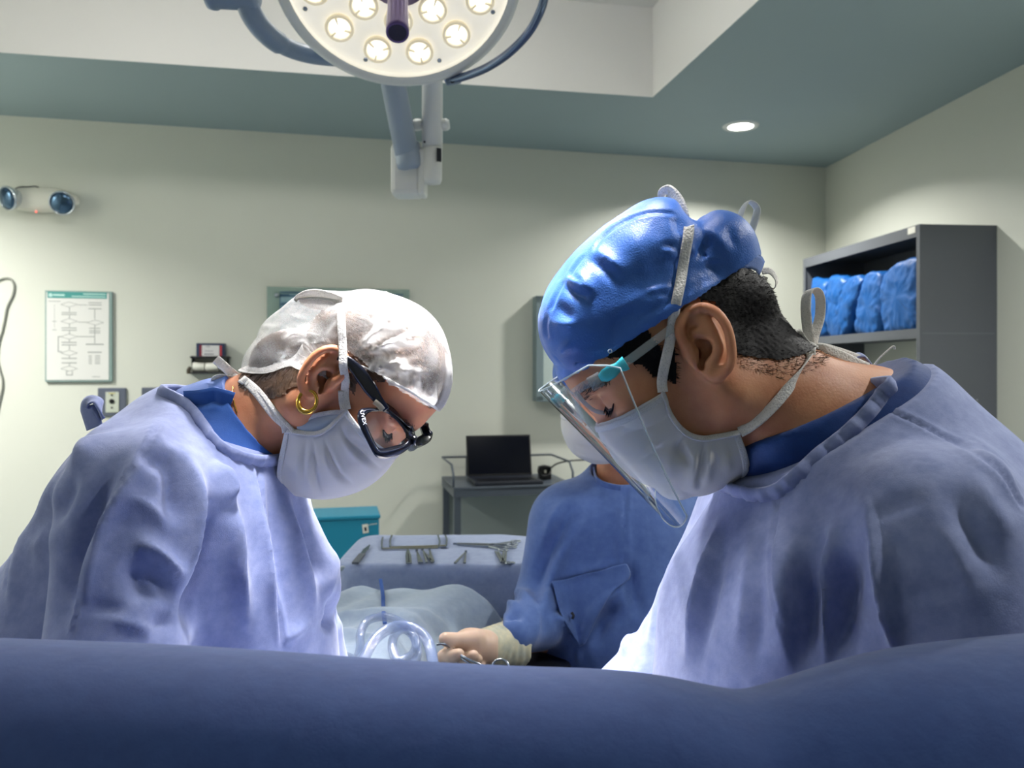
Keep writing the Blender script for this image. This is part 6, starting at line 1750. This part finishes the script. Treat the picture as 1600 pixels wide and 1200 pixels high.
    # straps
    pth = strap_path(nb, [(543, 640), (541, 615), (539, 585), (537, 555), (536, 525), (535, 500), (534, 478)], .003, lambda x, y: HW.px(x, y, .02)); pth[0] = edge[0] + HW.c * .001
    ribbon('upper_strap', pth, .0088, .0013, M_strap, mask, wdir=(1, 0, .05), n=4)
    ribbon('upper_strap', [HW.px(535, 472, 0)] + [HW.mir(p) for p in pth[::-1][1:]], .0088, .0013, M_strap, mask, wdir=(1, 0, .05), n=4)
    ribbon('upper_strap_fold', [p + Vector((-.004, -.001, 0)) for p in pth[:max(3, len(pth) // 3)]], .006, .0012, M_strap, mask, wdir=(1, .3, .05), n=4)
    ribbon('bow_loop', [HW.px(534, 474, .05), HW.px(515, 466, .05), HW.px(495, 461, .048), HW.px(478, 462, .044), HW.px(466, 467, .04), HW.px(478, 473, .04), HW.px(500, 474, .045), HW.px(532, 480, .05)], .016, .0014, M_strap, mask, wang=[30, 40, 60, 100, 140, 150])
    kn = HW.px(374, 592, .0)
    pth = strap_path(bvh_of((bv, bf)), [(457, 668), (440, 655), (422, 637), (405, 617), (390, 602), (378, 594)], .003, lambda x, y: HW.px(x, y, .02)); pth[0] = edge[-2] + HW.c * .0015; pth[-1] = kn
    ribbon('lower_strap', pth, .0098, .0014, M_strap, mask, wdirs=[(-.5, 0, -1), (-.7, -.1, -1), (-.8, -.2, -1), (-1, 0, -.8)])
    ribbon('lower_strap', [HW.mir(p) for p in pth], .0098, .0014, M_strap, mask, wdir=(-.6, .2, -1))
    pt2 = [p + Vector((.006, -.002, -.001)) for p in pth[:-2]]
    ribbon('lower_strap_fold', [edge[-8] + HW.c * .002] + pt2[2:], .005, .0012, M_strap, mask, wdir=(-.5, -.3, -1))
    ribbon('bow_tail', [kn, HW.px(362, 583, .008), HW.px(348, 571, .012), HW.px(337, 561, .014)], .0115, .0014, M_strap, mask, wang=[20, 15, 10])
    ribbon('bow_loop', [kn, HW.px(358, 593, .01), HW.px(345, 590, .014), HW.px(336, 593, .014), HW.px(334, 602, .012), HW.px(342, 608, .006), HW.px(356, 605, .0), HW.px(370, 598, .0)], .011, .0014, M_strap, mask, wang=[20, 30, 60, 100, 140, 160])
    MB().tube([kn + Vector((-.004, -.006, .003)), kn + Vector((.001, -.008, 0)), kn + Vector((.006, -.004, -.004))], .0045, 10).build('knot', M_strap, mask, smooth=True)
    # --- goggles
    M_gf = mat('goggle_black', (10, 13, 24), .18, spec=.7); m_lens = mat('goggle_lens', (200, 214, 226), .03, alpha=.07, spec=.9)
    gog = empty('goggles', HW.px(610, 670, .04), 'black framed safety goggles', None); gog.parent = e; gog.matrix_parent_inverse = e.matrix_basis.inverted(); del gog['category']
    t0 = HW.px(563, 641, .083); t1 = HW.px(645, 690, .047); t2 = HW.px(596, 716, .080)
    ln = (t1 - t0).cross(t2 - t0).normalized(); ln = ln if ln.dot(HW.f) > 0 else -ln
    lp = lambda x, y, o=0: on_plane(x, y, t0 + ln * o, ln)
    outer = [(562, 640), (558, 653), (563, 669), (571, 685), (579, 701), (587, 713), (598, 717), (614, 714), (629, 708), (641, 698), (644, 689), (637, 670), (624, 654), (611, 641), (601, 634), (588, 637), (574, 637)]
    inner = [(573, 648), (571, 656), (575, 667), (581, 681), (587, 693), (593, 700), (602, 700), (614, 697), (626, 694), (634, 690), (636, 685), (630, 671), (618, 656), (607, 647), (598, 643), (588, 643), (579, 644)]
    N = 68
    def loop2(pl, o, fn):
        return [fn(lp(q.x, q.y, o)) for q in catmull([Vector((a, b, 0)) for a, b in pl], 4, closed=True)]
    def mir2(p):
        return p - HW.c * 1.62 * (p - HW.O).dot(HW.c)
    for sg in (1, -1):
        fn = (lambda p: p) if sg == 1 else mir2
        L0 = loop2(outer, -.009, fn); L1 = loop2(outer, .001, fn); L2 = [a.lerp(b, .5) for a, b in zip(loop2(outer, .004, fn), loop2(inner, .004, fn))]; L3 = loop2(inner, .001, fn); L4 = loop2(inner, -.006, fn)
        rows = [L0, L1, L2, L3, L4, L0]
        if sg == -1: rows = rows[::-1]
        rim = grid_surface('goggle_rim', rows, M_gf, gog, closed_u=True)
        Li = loop2(inner, -.001, fn); cen = sum(Li, Vector()) / len(Li) + (ln * .003 if sg == 1 else (mir2(t0 + ln) - mir2(t0)) * .003)
        mid = [a.lerp(cen, .5) for a in Li]
        grid_surface('lens', [Li, mid, [a.lerp(cen, .97) for a in Li]], m_lens, rim, closed_u=True)
        arm = [HW.px(604, 640, .066), HW.px(592, 626, .071), HW.px(578, 606, .0735), HW.px(563, 585, .074), HW.px(548, 568, .074), HW.px(530, 556, .073)]
        ribbon('temple_arm', [fn(p) for p in arm], .010, .0035, M_gf, gog, wdir=HW.u, widths=[.0075, .0095, .0145, .0145, .011, .009])
        hg = [HW.px(585, 627, .073), HW.px(592, 633, .072), HW.px(598, 640, .070)]
        ribbon('hinge', [fn(p) for p in hg], .006, .004, mat('hinge_clear', (200, 190, 170), .2, alpha=.7), gog, wdir=HW.u)
    ribbon('bridge', [lp(640, 694), HW.at(.122, .012, 0), mir2(lp(640, 694))], .010, .005, M_gf, gog, wdir=HW.u)
    ribbon('top_shield', [lp(603, 634), lp(622, 650), lp(638, 670), lp(645, 690), HW.at(.120, .020, 0), mir2(lp(645, 690)), mir2(lp(638, 670)), mir2(lp(603, 634))], .012, .002, M_gf, gog, wdir=HW.f)
    ex = (lp(566, 656, .006) - lp(562, 640, .006)).normalized(); ezv = (lp(566, 640, .006) - lp(561, 641, .006)); ezv = (ezv - ex * ezv.dot(ex)).normalized()
    text_mesh('lettering', 'UVEX', .0062, lp(562.2, 641.5, .0045), ex, ezv, mat('goggle_print', (190, 196, 206), .5), gog)
    # earring, necklace
    c = HW.px(480.5, 627, .077)
    er = MB().tube([c + (HW.px(481, 617, .077) - c) * 0 + Vector((math.cos(t) * .0098, math.sin(t) * .0035, math.sin(t) * .0112)) for t in np.linspace(0, 2 * math.pi, 30, endpoint=False)], [.0021 + .0013 * max(0, -math.sin(t + .5)) for t in np.linspace(0, 2 * math.pi, 30, endpoint=False)], 12, closed=True).build('earring', mat('gold', (214, 170, 80), .18, metal=1.0), e, smooth=True)
    nk = strap_path(bvh_of((bv, bf)), [(365, 605), (364, 615), (366, 628), (371, 645)], .0012, lambda x, y: HW.px(x, y, .03), step=1)
    MB().tube(nk, .0007, 6).build('necklace', mat('gold', (0, 0, 0)), e, smooth=True)
    M_glove = mat('latex_glove', (226, 214, 196), .5, sss=.1)
    hand(R3(-.13, .80, -.455), (1, .25, -.05), (0, -.3, 1), (0, 1, 0), .5, M_glove, e, scale=.92)
    hand(R3(-.11, 1.02, -.485), (1, -.3, -.1), (0, .2, 1), (0, -1, 0), .5, M_glove, e, scale=.92)
    return e
build_woman()
# ------------------------------------------------------------------ the assistant behind
HA = Head(Vector((.190, 1.56, CZ - .045)), math.radians(24), -1, math.radians(48), .97)
def build_assistant():
    e = empty('person', (.26, 1.66, 0), 'assistant in blue gown and white mask standing behind the right surgeon', 'person')
    h = .004
    CX, CY = .235, 1.64
    s = SDF(axis(.05, .31, h, -.10, .55, .02), axis(1.42, 1.70, h, 1.20, 1.90, .02), axis(CZ - .26, CZ + .12, h, .0, None, .022))
    add_face(s, HA, nose=.100); add_ear(s, HA, 1); add_ear(s, HA, -1)
    s.cap(HA.at(-.03, -.03), R3(CX, CY, -.24), .052, .06, k=.03)
    s.cap(R3(CX - .13, CY - .05, -.30), R3(CX + .14, CY + .05, -.30), .05, .05, k=.05); s.ell(R3(CX, CY, -.45), (.13, .10, .20), None, k=.06); s.ell(R3(CX, CY, -.65), (.13, .11, .15), None, k=.06)
    for sh, el, wr in ((R3(CX - .14, CY - .05, -.30), R3(.075, 1.58, -.52), R3(-.03, 1.395, -.478)), (R3(CX + .14, CY + .04, -.30), R3(.42, 1.55, -.55), R3(.30, 1.40, -.52))):
        s.cap(sh, el, .045, .036, k=.03); s.cap(el, wr, .034, .024, k=.02)
    for sd in (-1, 1):
        hip = R3(CX + .08 * sd, CY, -.68); kn = Vector((CX + .09 * sd, CY - .02, .40)); an = Vector((CX + .09 * sd, CY, .07))
        s.cap(hip, kn, .085, .055, k=.04); s.cap(kn, an, .05, .04, k=.03); s.cap(an, an + Vector((-.05, -.12, -.03)), .036, .034, k=.03)
    v, f = s.mesh(); v = relax(v, f, 1, .4)
    body = obj_np('body', v, f, M_skin, e); bv, bf = v, f
    for sd in (1, -1):
        pts = [HA.at(.0905, .001, .020 * sd), HA.at(.0945, -.001, .030 * sd), HA.at(.088, .0, .044 * sd)]
        MB().tube(catmull(pts, 8), .0012, 6).build('lid_line', mat('lid_line', (70, 40, 34), .6), body)
        pts = [HA.at(.104, .026, .012 * sd), HA.at(.103, .032, .026 * sd), HA.at(.088, .028, .050 * sd)]
        MB().tube(catmull(pts, 8), [.002] * 8 + [.0028] * 9, 6).build('eyebrow', M_hair, body)
    # cap
    s = SDF(axis(.05, .36, .005), axis(1.40, 1.75, .005), axis(CZ - .05, CZ + .16, .005))
    s.ell(HA.at(-.002, .055), (.112, .100, .090), HA.ax(), k=0)
    s.half(HA.at(.1, .045), (HA.f * .25 - HA.u).normalized())
    v, f = s.mesh(); v, f = drop_faces(v, f, lambda c: ((c - np.array(HA.at(.1, .045))) @ np.array((HA.f * .25 - HA.u).normalized())) > -.002)
    v = wobble(v, f, .004, 60, 2); obj_np('surgical_cap', v, f, M_bluecap, e)
    # mask
    fr = [HA.at(*p) for p in ((.112, .000), (.128, -.020), (.132, -.048), (.124, -.080), (.100, -.108), (.070, -.118))]
    sd = [HA.at(*p) for p in ((.052, -.008), (.046, -.025), (.040, -.045), (.035, -.065), (.030, -.085), (.028, -.100))]
    mv, mf, rows = sheet3(fr, sd, [.064, .066, .066, .062, .054], HA, 40, 36, m=.62)
    mv = fold(mv, mf, [([(895, 668), (930, 672), (960, 690)], 3, .003, 'ridge'), ([(893, 690), (930, 700), (965, 712)], 3, -.004, 'ridge'), ([(895, 706), (930, 716), (965, 724)], 3, .003, 'ridge'), ([(905, 640), (925, 652), (940, 668)], 3, -.003, 'ridge'), ([(897, 715), (925, 728)], 3, -.003, 'ridge')], -.5)
    mask = obj_np('face_mask', mv, mf, M_mask, e); add_mod(mask, solid=.0014, sub=1); mask['label'] = 'white pleated surgical mask'
    edge, edgeL = finish_mask(mask, mv, mf, 40, 36, HA, M_hem, M_hem)
    for sg, ed in ((1, edge), (-1, edgeL)):
        ribbon('ear_loop', [ed[0], HA.at(.02, .005, .079 * sg), HA.at(-.02, .015, .082 * sg), HA.at(-.022, -.02, .078 * sg), HA.at(.0, -.06, .068 * sg), ed[-1]], .004, .0015, M_strap, mask, wdir=HA.c)
    # gown
    gh = .006
    s = SDF(axis(-.02, .48, gh), axis(1.36, 1.86, gh), axis(CZ - .62, CZ - .15, gh, .25, None, .025))
    s.cap(R3(CX - .12, CY - .04, -.295), R3(CX + .13, CY + .05, -.295), .062, .062, k=.05)
    s.ell(R3(CX, CY, -.29), (.13, .11, .09), None, k=.05)
    s.ell(R3(CX - .005, CY - .02, -.44), (.175, .135, .20), None, k=.07)
    s.cap(R3(CX, CY, -.55), R3(CX, CY, -1.0), .175, .22, k=.08)
    s.cap(R3(CX - .01, CY - .01, -.215), R3(CX, CY, -.26), .062, .085, k=.04)
    s.cap(R3(CX - .13, CY - .05, -.31), R3(.072, 1.585, -.47), .066, .066, k=.05); s.cap(R3(.072, 1.585, -.47), R3(.045, 1.50, -.475), .062, .052, k=.03); s.cap(R3(.045, 1.50, -.475), R3(.002, 1.43, -.475), .05, .036, k=.02)
    s.cap(R3(CX + .14, CY + .04, -.31), R3(.42, 1.55, -.55), .07, .06, k=.05); s.cap(R3(.42, 1.55, -.55), R3(.30, 1.40, -.52), .056, .04, k=.03)
    s.cap(HA.at(.01, -.06), R3(CX - .012, CY - .02, -.225), .060, .058, k=.006, op='sub')
    v, f = s.mesh(); v = relax(v, f, 2); v = wobble(v, f, .003, 26, 8)
    v = fold(v, f, [
        ([(925, 770), (895, 830), (865, 900), (845, 960), (825, 1040)], 8, .0136, 'ridge'), ([(905, 770), (880, 820), (850, 880), (835, 950)], 9, -.0136, 'ridge'), ([(890, 770), (865, 810), (845, 860)], 8, .0102, 'ridge'),
        ([(978, 770), (974, 830), (976, 900), (985, 960)], 3, .004, 'seam'), ([(972, 780), (970, 840), (975, 900)], 8, .0102, 'ridge'), ([(985, 870), (990, 920), (1000, 970)], 9, -.0153, 'ridge'),
        ([(865, 905), (905, 895), (950, 882), (980, 875)], 5, .0085, 'ridge'), ([(860, 915), (910, 905), (960, 892)], 5, -.0068, 'ridge'), ([(862, 950), (885, 980), (908, 1012)], 4, .0136, 'ridge'), ([(912, 1012), (922, 970), (945, 940), (980, 915)], 5, .0170, 'ridge'), ([(925, 1020), (940, 975), (980, 940)], 14, -.0204, 'ridge'),
        ([(850, 960), (880, 950), (900, 930)], 6, -.0068, 'ridge'), ([(820, 905), (845, 940), (850, 1000)], 8, -.0102, 'ridge'), ([(905, 1015), (905, 1040)], 3, .0068, 'ridge'),
        ([(775, 955), (800, 945), (818, 950)], 5, .0136, 'ridge'), ([(780, 970), (805, 960), (822, 972)], 5, -.0136, 'ridge'), ([(800, 930), (815, 925), (830, 935)], 5, .0102, 'ridge'), ([(785, 945), (800, 935), (815, 937)], 4, -.0102, 'ridge'),
    ])
    gown = obj_np('gown', v, f, M_gown2, e)
    gb0 = bvh_of((v, f))
    le = smooth2([(860, 906), (864, 935), (872, 958), (890, 986), (909, 1011)], 4); re_ = smooth2([(980, 876), (984, 902), (962, 922), (932, 958), (913, 1010)], 4)
    rows = []
    for (x0, y0), (x1, y1) in zip(le, re_):
        rows.append([cast(gb0, x0 + (x1 - x0) * k / 9, y0 + (y1 - y0) * k / 9, P(x0 + (x1 - x0) * k / 9, y0 + (y1 - y0) * k / 9, 1.49), .006) for k in range(10)])
    for _ in range(2): rows = [[(rows[max(j - 1, 0)][i] + rows[j][i] * 2 + rows[min(j + 1, len(rows) - 1)][i]) / 4 for i in range(10)] for j in range(len(rows))]
    grid_surface('wrap_flap', rows, M_gown2, gown, solid=.003, subsurf=1)
    ribbon('tie_end', [P(893, 957, 1.478), P(896, 962, 1.474), P(894, 967, 1.474)], .005, .002, M_dark, gown, wdir=(1, 0, .4))
    gb = bvh_of((v, f)); pth = strap_path(gb, [(926, 734), (930, 748), (940, 757), (955, 762), (970, 764)], .002, lambda x, y: P(x, y, 1.5))
    if len(pth) > 3: ribbon('neckband', pth, .014, .004, M_gown2, gown, wdir=(0, -.3, 1))
    # gloves: the visible hand holds a clamp
    M_glove = mat('latex_glove', (226, 214, 196), .5, sss=.1)
    M_cuff = mat('glove_cuff', (192, 186, 156), .6, rgb2=(160, 164, 150), nscale=60, bump=.3, bscale=80)
    # cuff of the glove over the sleeve
    c0, c1 = P(802, 1008, 1.44), P(752, 1012, 1.375)
    s = SDF(axis(-.09, .05, .003), axis(1.32, 1.50, .003), axis(CZ - .56, CZ - .40, .003))
    s.cap(c0, c1, .045, .030, k=.0); s.half(c0, (c0 - c1).normalized()); s.half(c1, (c1 - c0).normalized(), .01)
    v, f = s.mesh(); v = relax(v, f, 1)
    d = np.array((c1 - c0).normalized()); t = (v - np.array(c0)) @ d; n = vnormals(v, f)
    v = v + n * (.0007 * np.sin(t * 420 + 2 * np.sin(v[:, 2] * 90)))[:, None]
    cuff = obj_np('glove_cuff', v, f, M_cuff, e)
    # the hand itself: thumb above, index curled towards the camera, other fingers folded
    s = SDF(axis(-.16, -.02, .0022), axis(1.26, 1.42, .0022), axis(CZ - .55, CZ - .40, .0022))
    Q = lambda x, y, Y: P(x, y, Y)
    s.cap(Q(757, 1011, 1.372), Q(738, 1010, 1.362), .029, .027, k=.012)
    s.ell(Q(732, 1008, 1.368), (.030, .022, .026), None, k=.014)
    s.chain([Q(742, 1000, 1.352), Q(722, 1001, 1.342), Q(705, 1001, 1.334), Q(696, 999, 1.330)], [.017, .0125, .0115, .0105], k=.008)             # thumb
    s.ell(Q(696, 998, 1.330), (.0105, .010, .0095), None, k=.004)
    s.chain([Q(726, 1014, 1.375), Q(703, 1020, 1.36), Q(694, 1026, 1.335)], [.014, .0125, .0115], k=.005); s.chain([Q(694, 1026, 1.335), Q(706, 1026, 1.318), Q(717, 1022, 1.312)], [.0115, .011, .0092], k=.004)   # index
    s.chain([Q(735, 1020, 1.372), Q(724, 1032, 1.355), Q(729, 1031, 1.328), Q(740, 1024, 1.322)], [.013, .0115, .0105, .0088], k=.004)           # middle
    s.chain([Q(742, 1024, 1.372), Q(735, 1036, 1.352), Q(741, 1035, 1.334), Q(747, 1030, 1.329)], [.012, .0105, .0095, .008], k=.004)             # ring
    s.chain([Q(750, 1026, 1.372), Q(746, 1040, 1.356), Q(752, 1042, 1.344)], [.011, .0095, .0085], k=.004)                                        # little
    v, f = s.mesh(); v = relax(v, f, 1); obj_np('gloved_hand', v, f, M_glove, e)
    hand(R3(.30, 1.40, -.52), (-1, -.4, -.1), (0, .2, 1), (0, -1, 0), .6, M_glove, e)
    # instrument in the hand
    t = empty('needle_holder', Q(715, 1020, 1.325), 'steel needle holder held in the gloved hand', 'needle holder')
    pv = Q(706, 1012, 1.326)
    MB().tube(catmull([pv, Q(697, 1007, 1.322), Q(688, 1006, 1.318), Q(682, 1007.5, 1.316)], 5), [.0028] * 8 + [.0022] * 8, 8).build('jaws', M_inst, t, smooth=True)
    MB().lathe([(.004, -.003), (.004, .003)], pv, (0, -1, 0), 12).build('pivot', M_inst, t)
    MB().tube([pv, Q(720, 1024, 1.305), Q(757, 1042, 1.28)], .002, 8).build('shank', M_inst, t, smooth=True)
    MB().tube([pv, Q(722, 1029, 1.303), Q(745, 1044, 1.285)], .002, 8).build('shank', M_inst, t, smooth=True)
    c = Q(782, 1040, 1.27)
    MB().tube([c + Vector((math.cos(a) * .0125, math.sin(a) * .004, math.sin(a) * .0085)) for a in np.linspace(0, 2 * math.pi, 24, endpoint=False)], .0019, 8, closed=True).build('finger_ring', M_chrome, t, smooth=True)
    c = Q(760, 1052, 1.27)
    MB().tube([c + Vector((math.cos(a) * .0125, math.sin(a) * .004, math.sin(a) * .0085)) for a in np.linspace(0, 2 * math.pi, 24, endpoint=False)], .0019, 8, closed=True).build('finger_ring', M_chrome, t, smooth=True)
build_assistant()
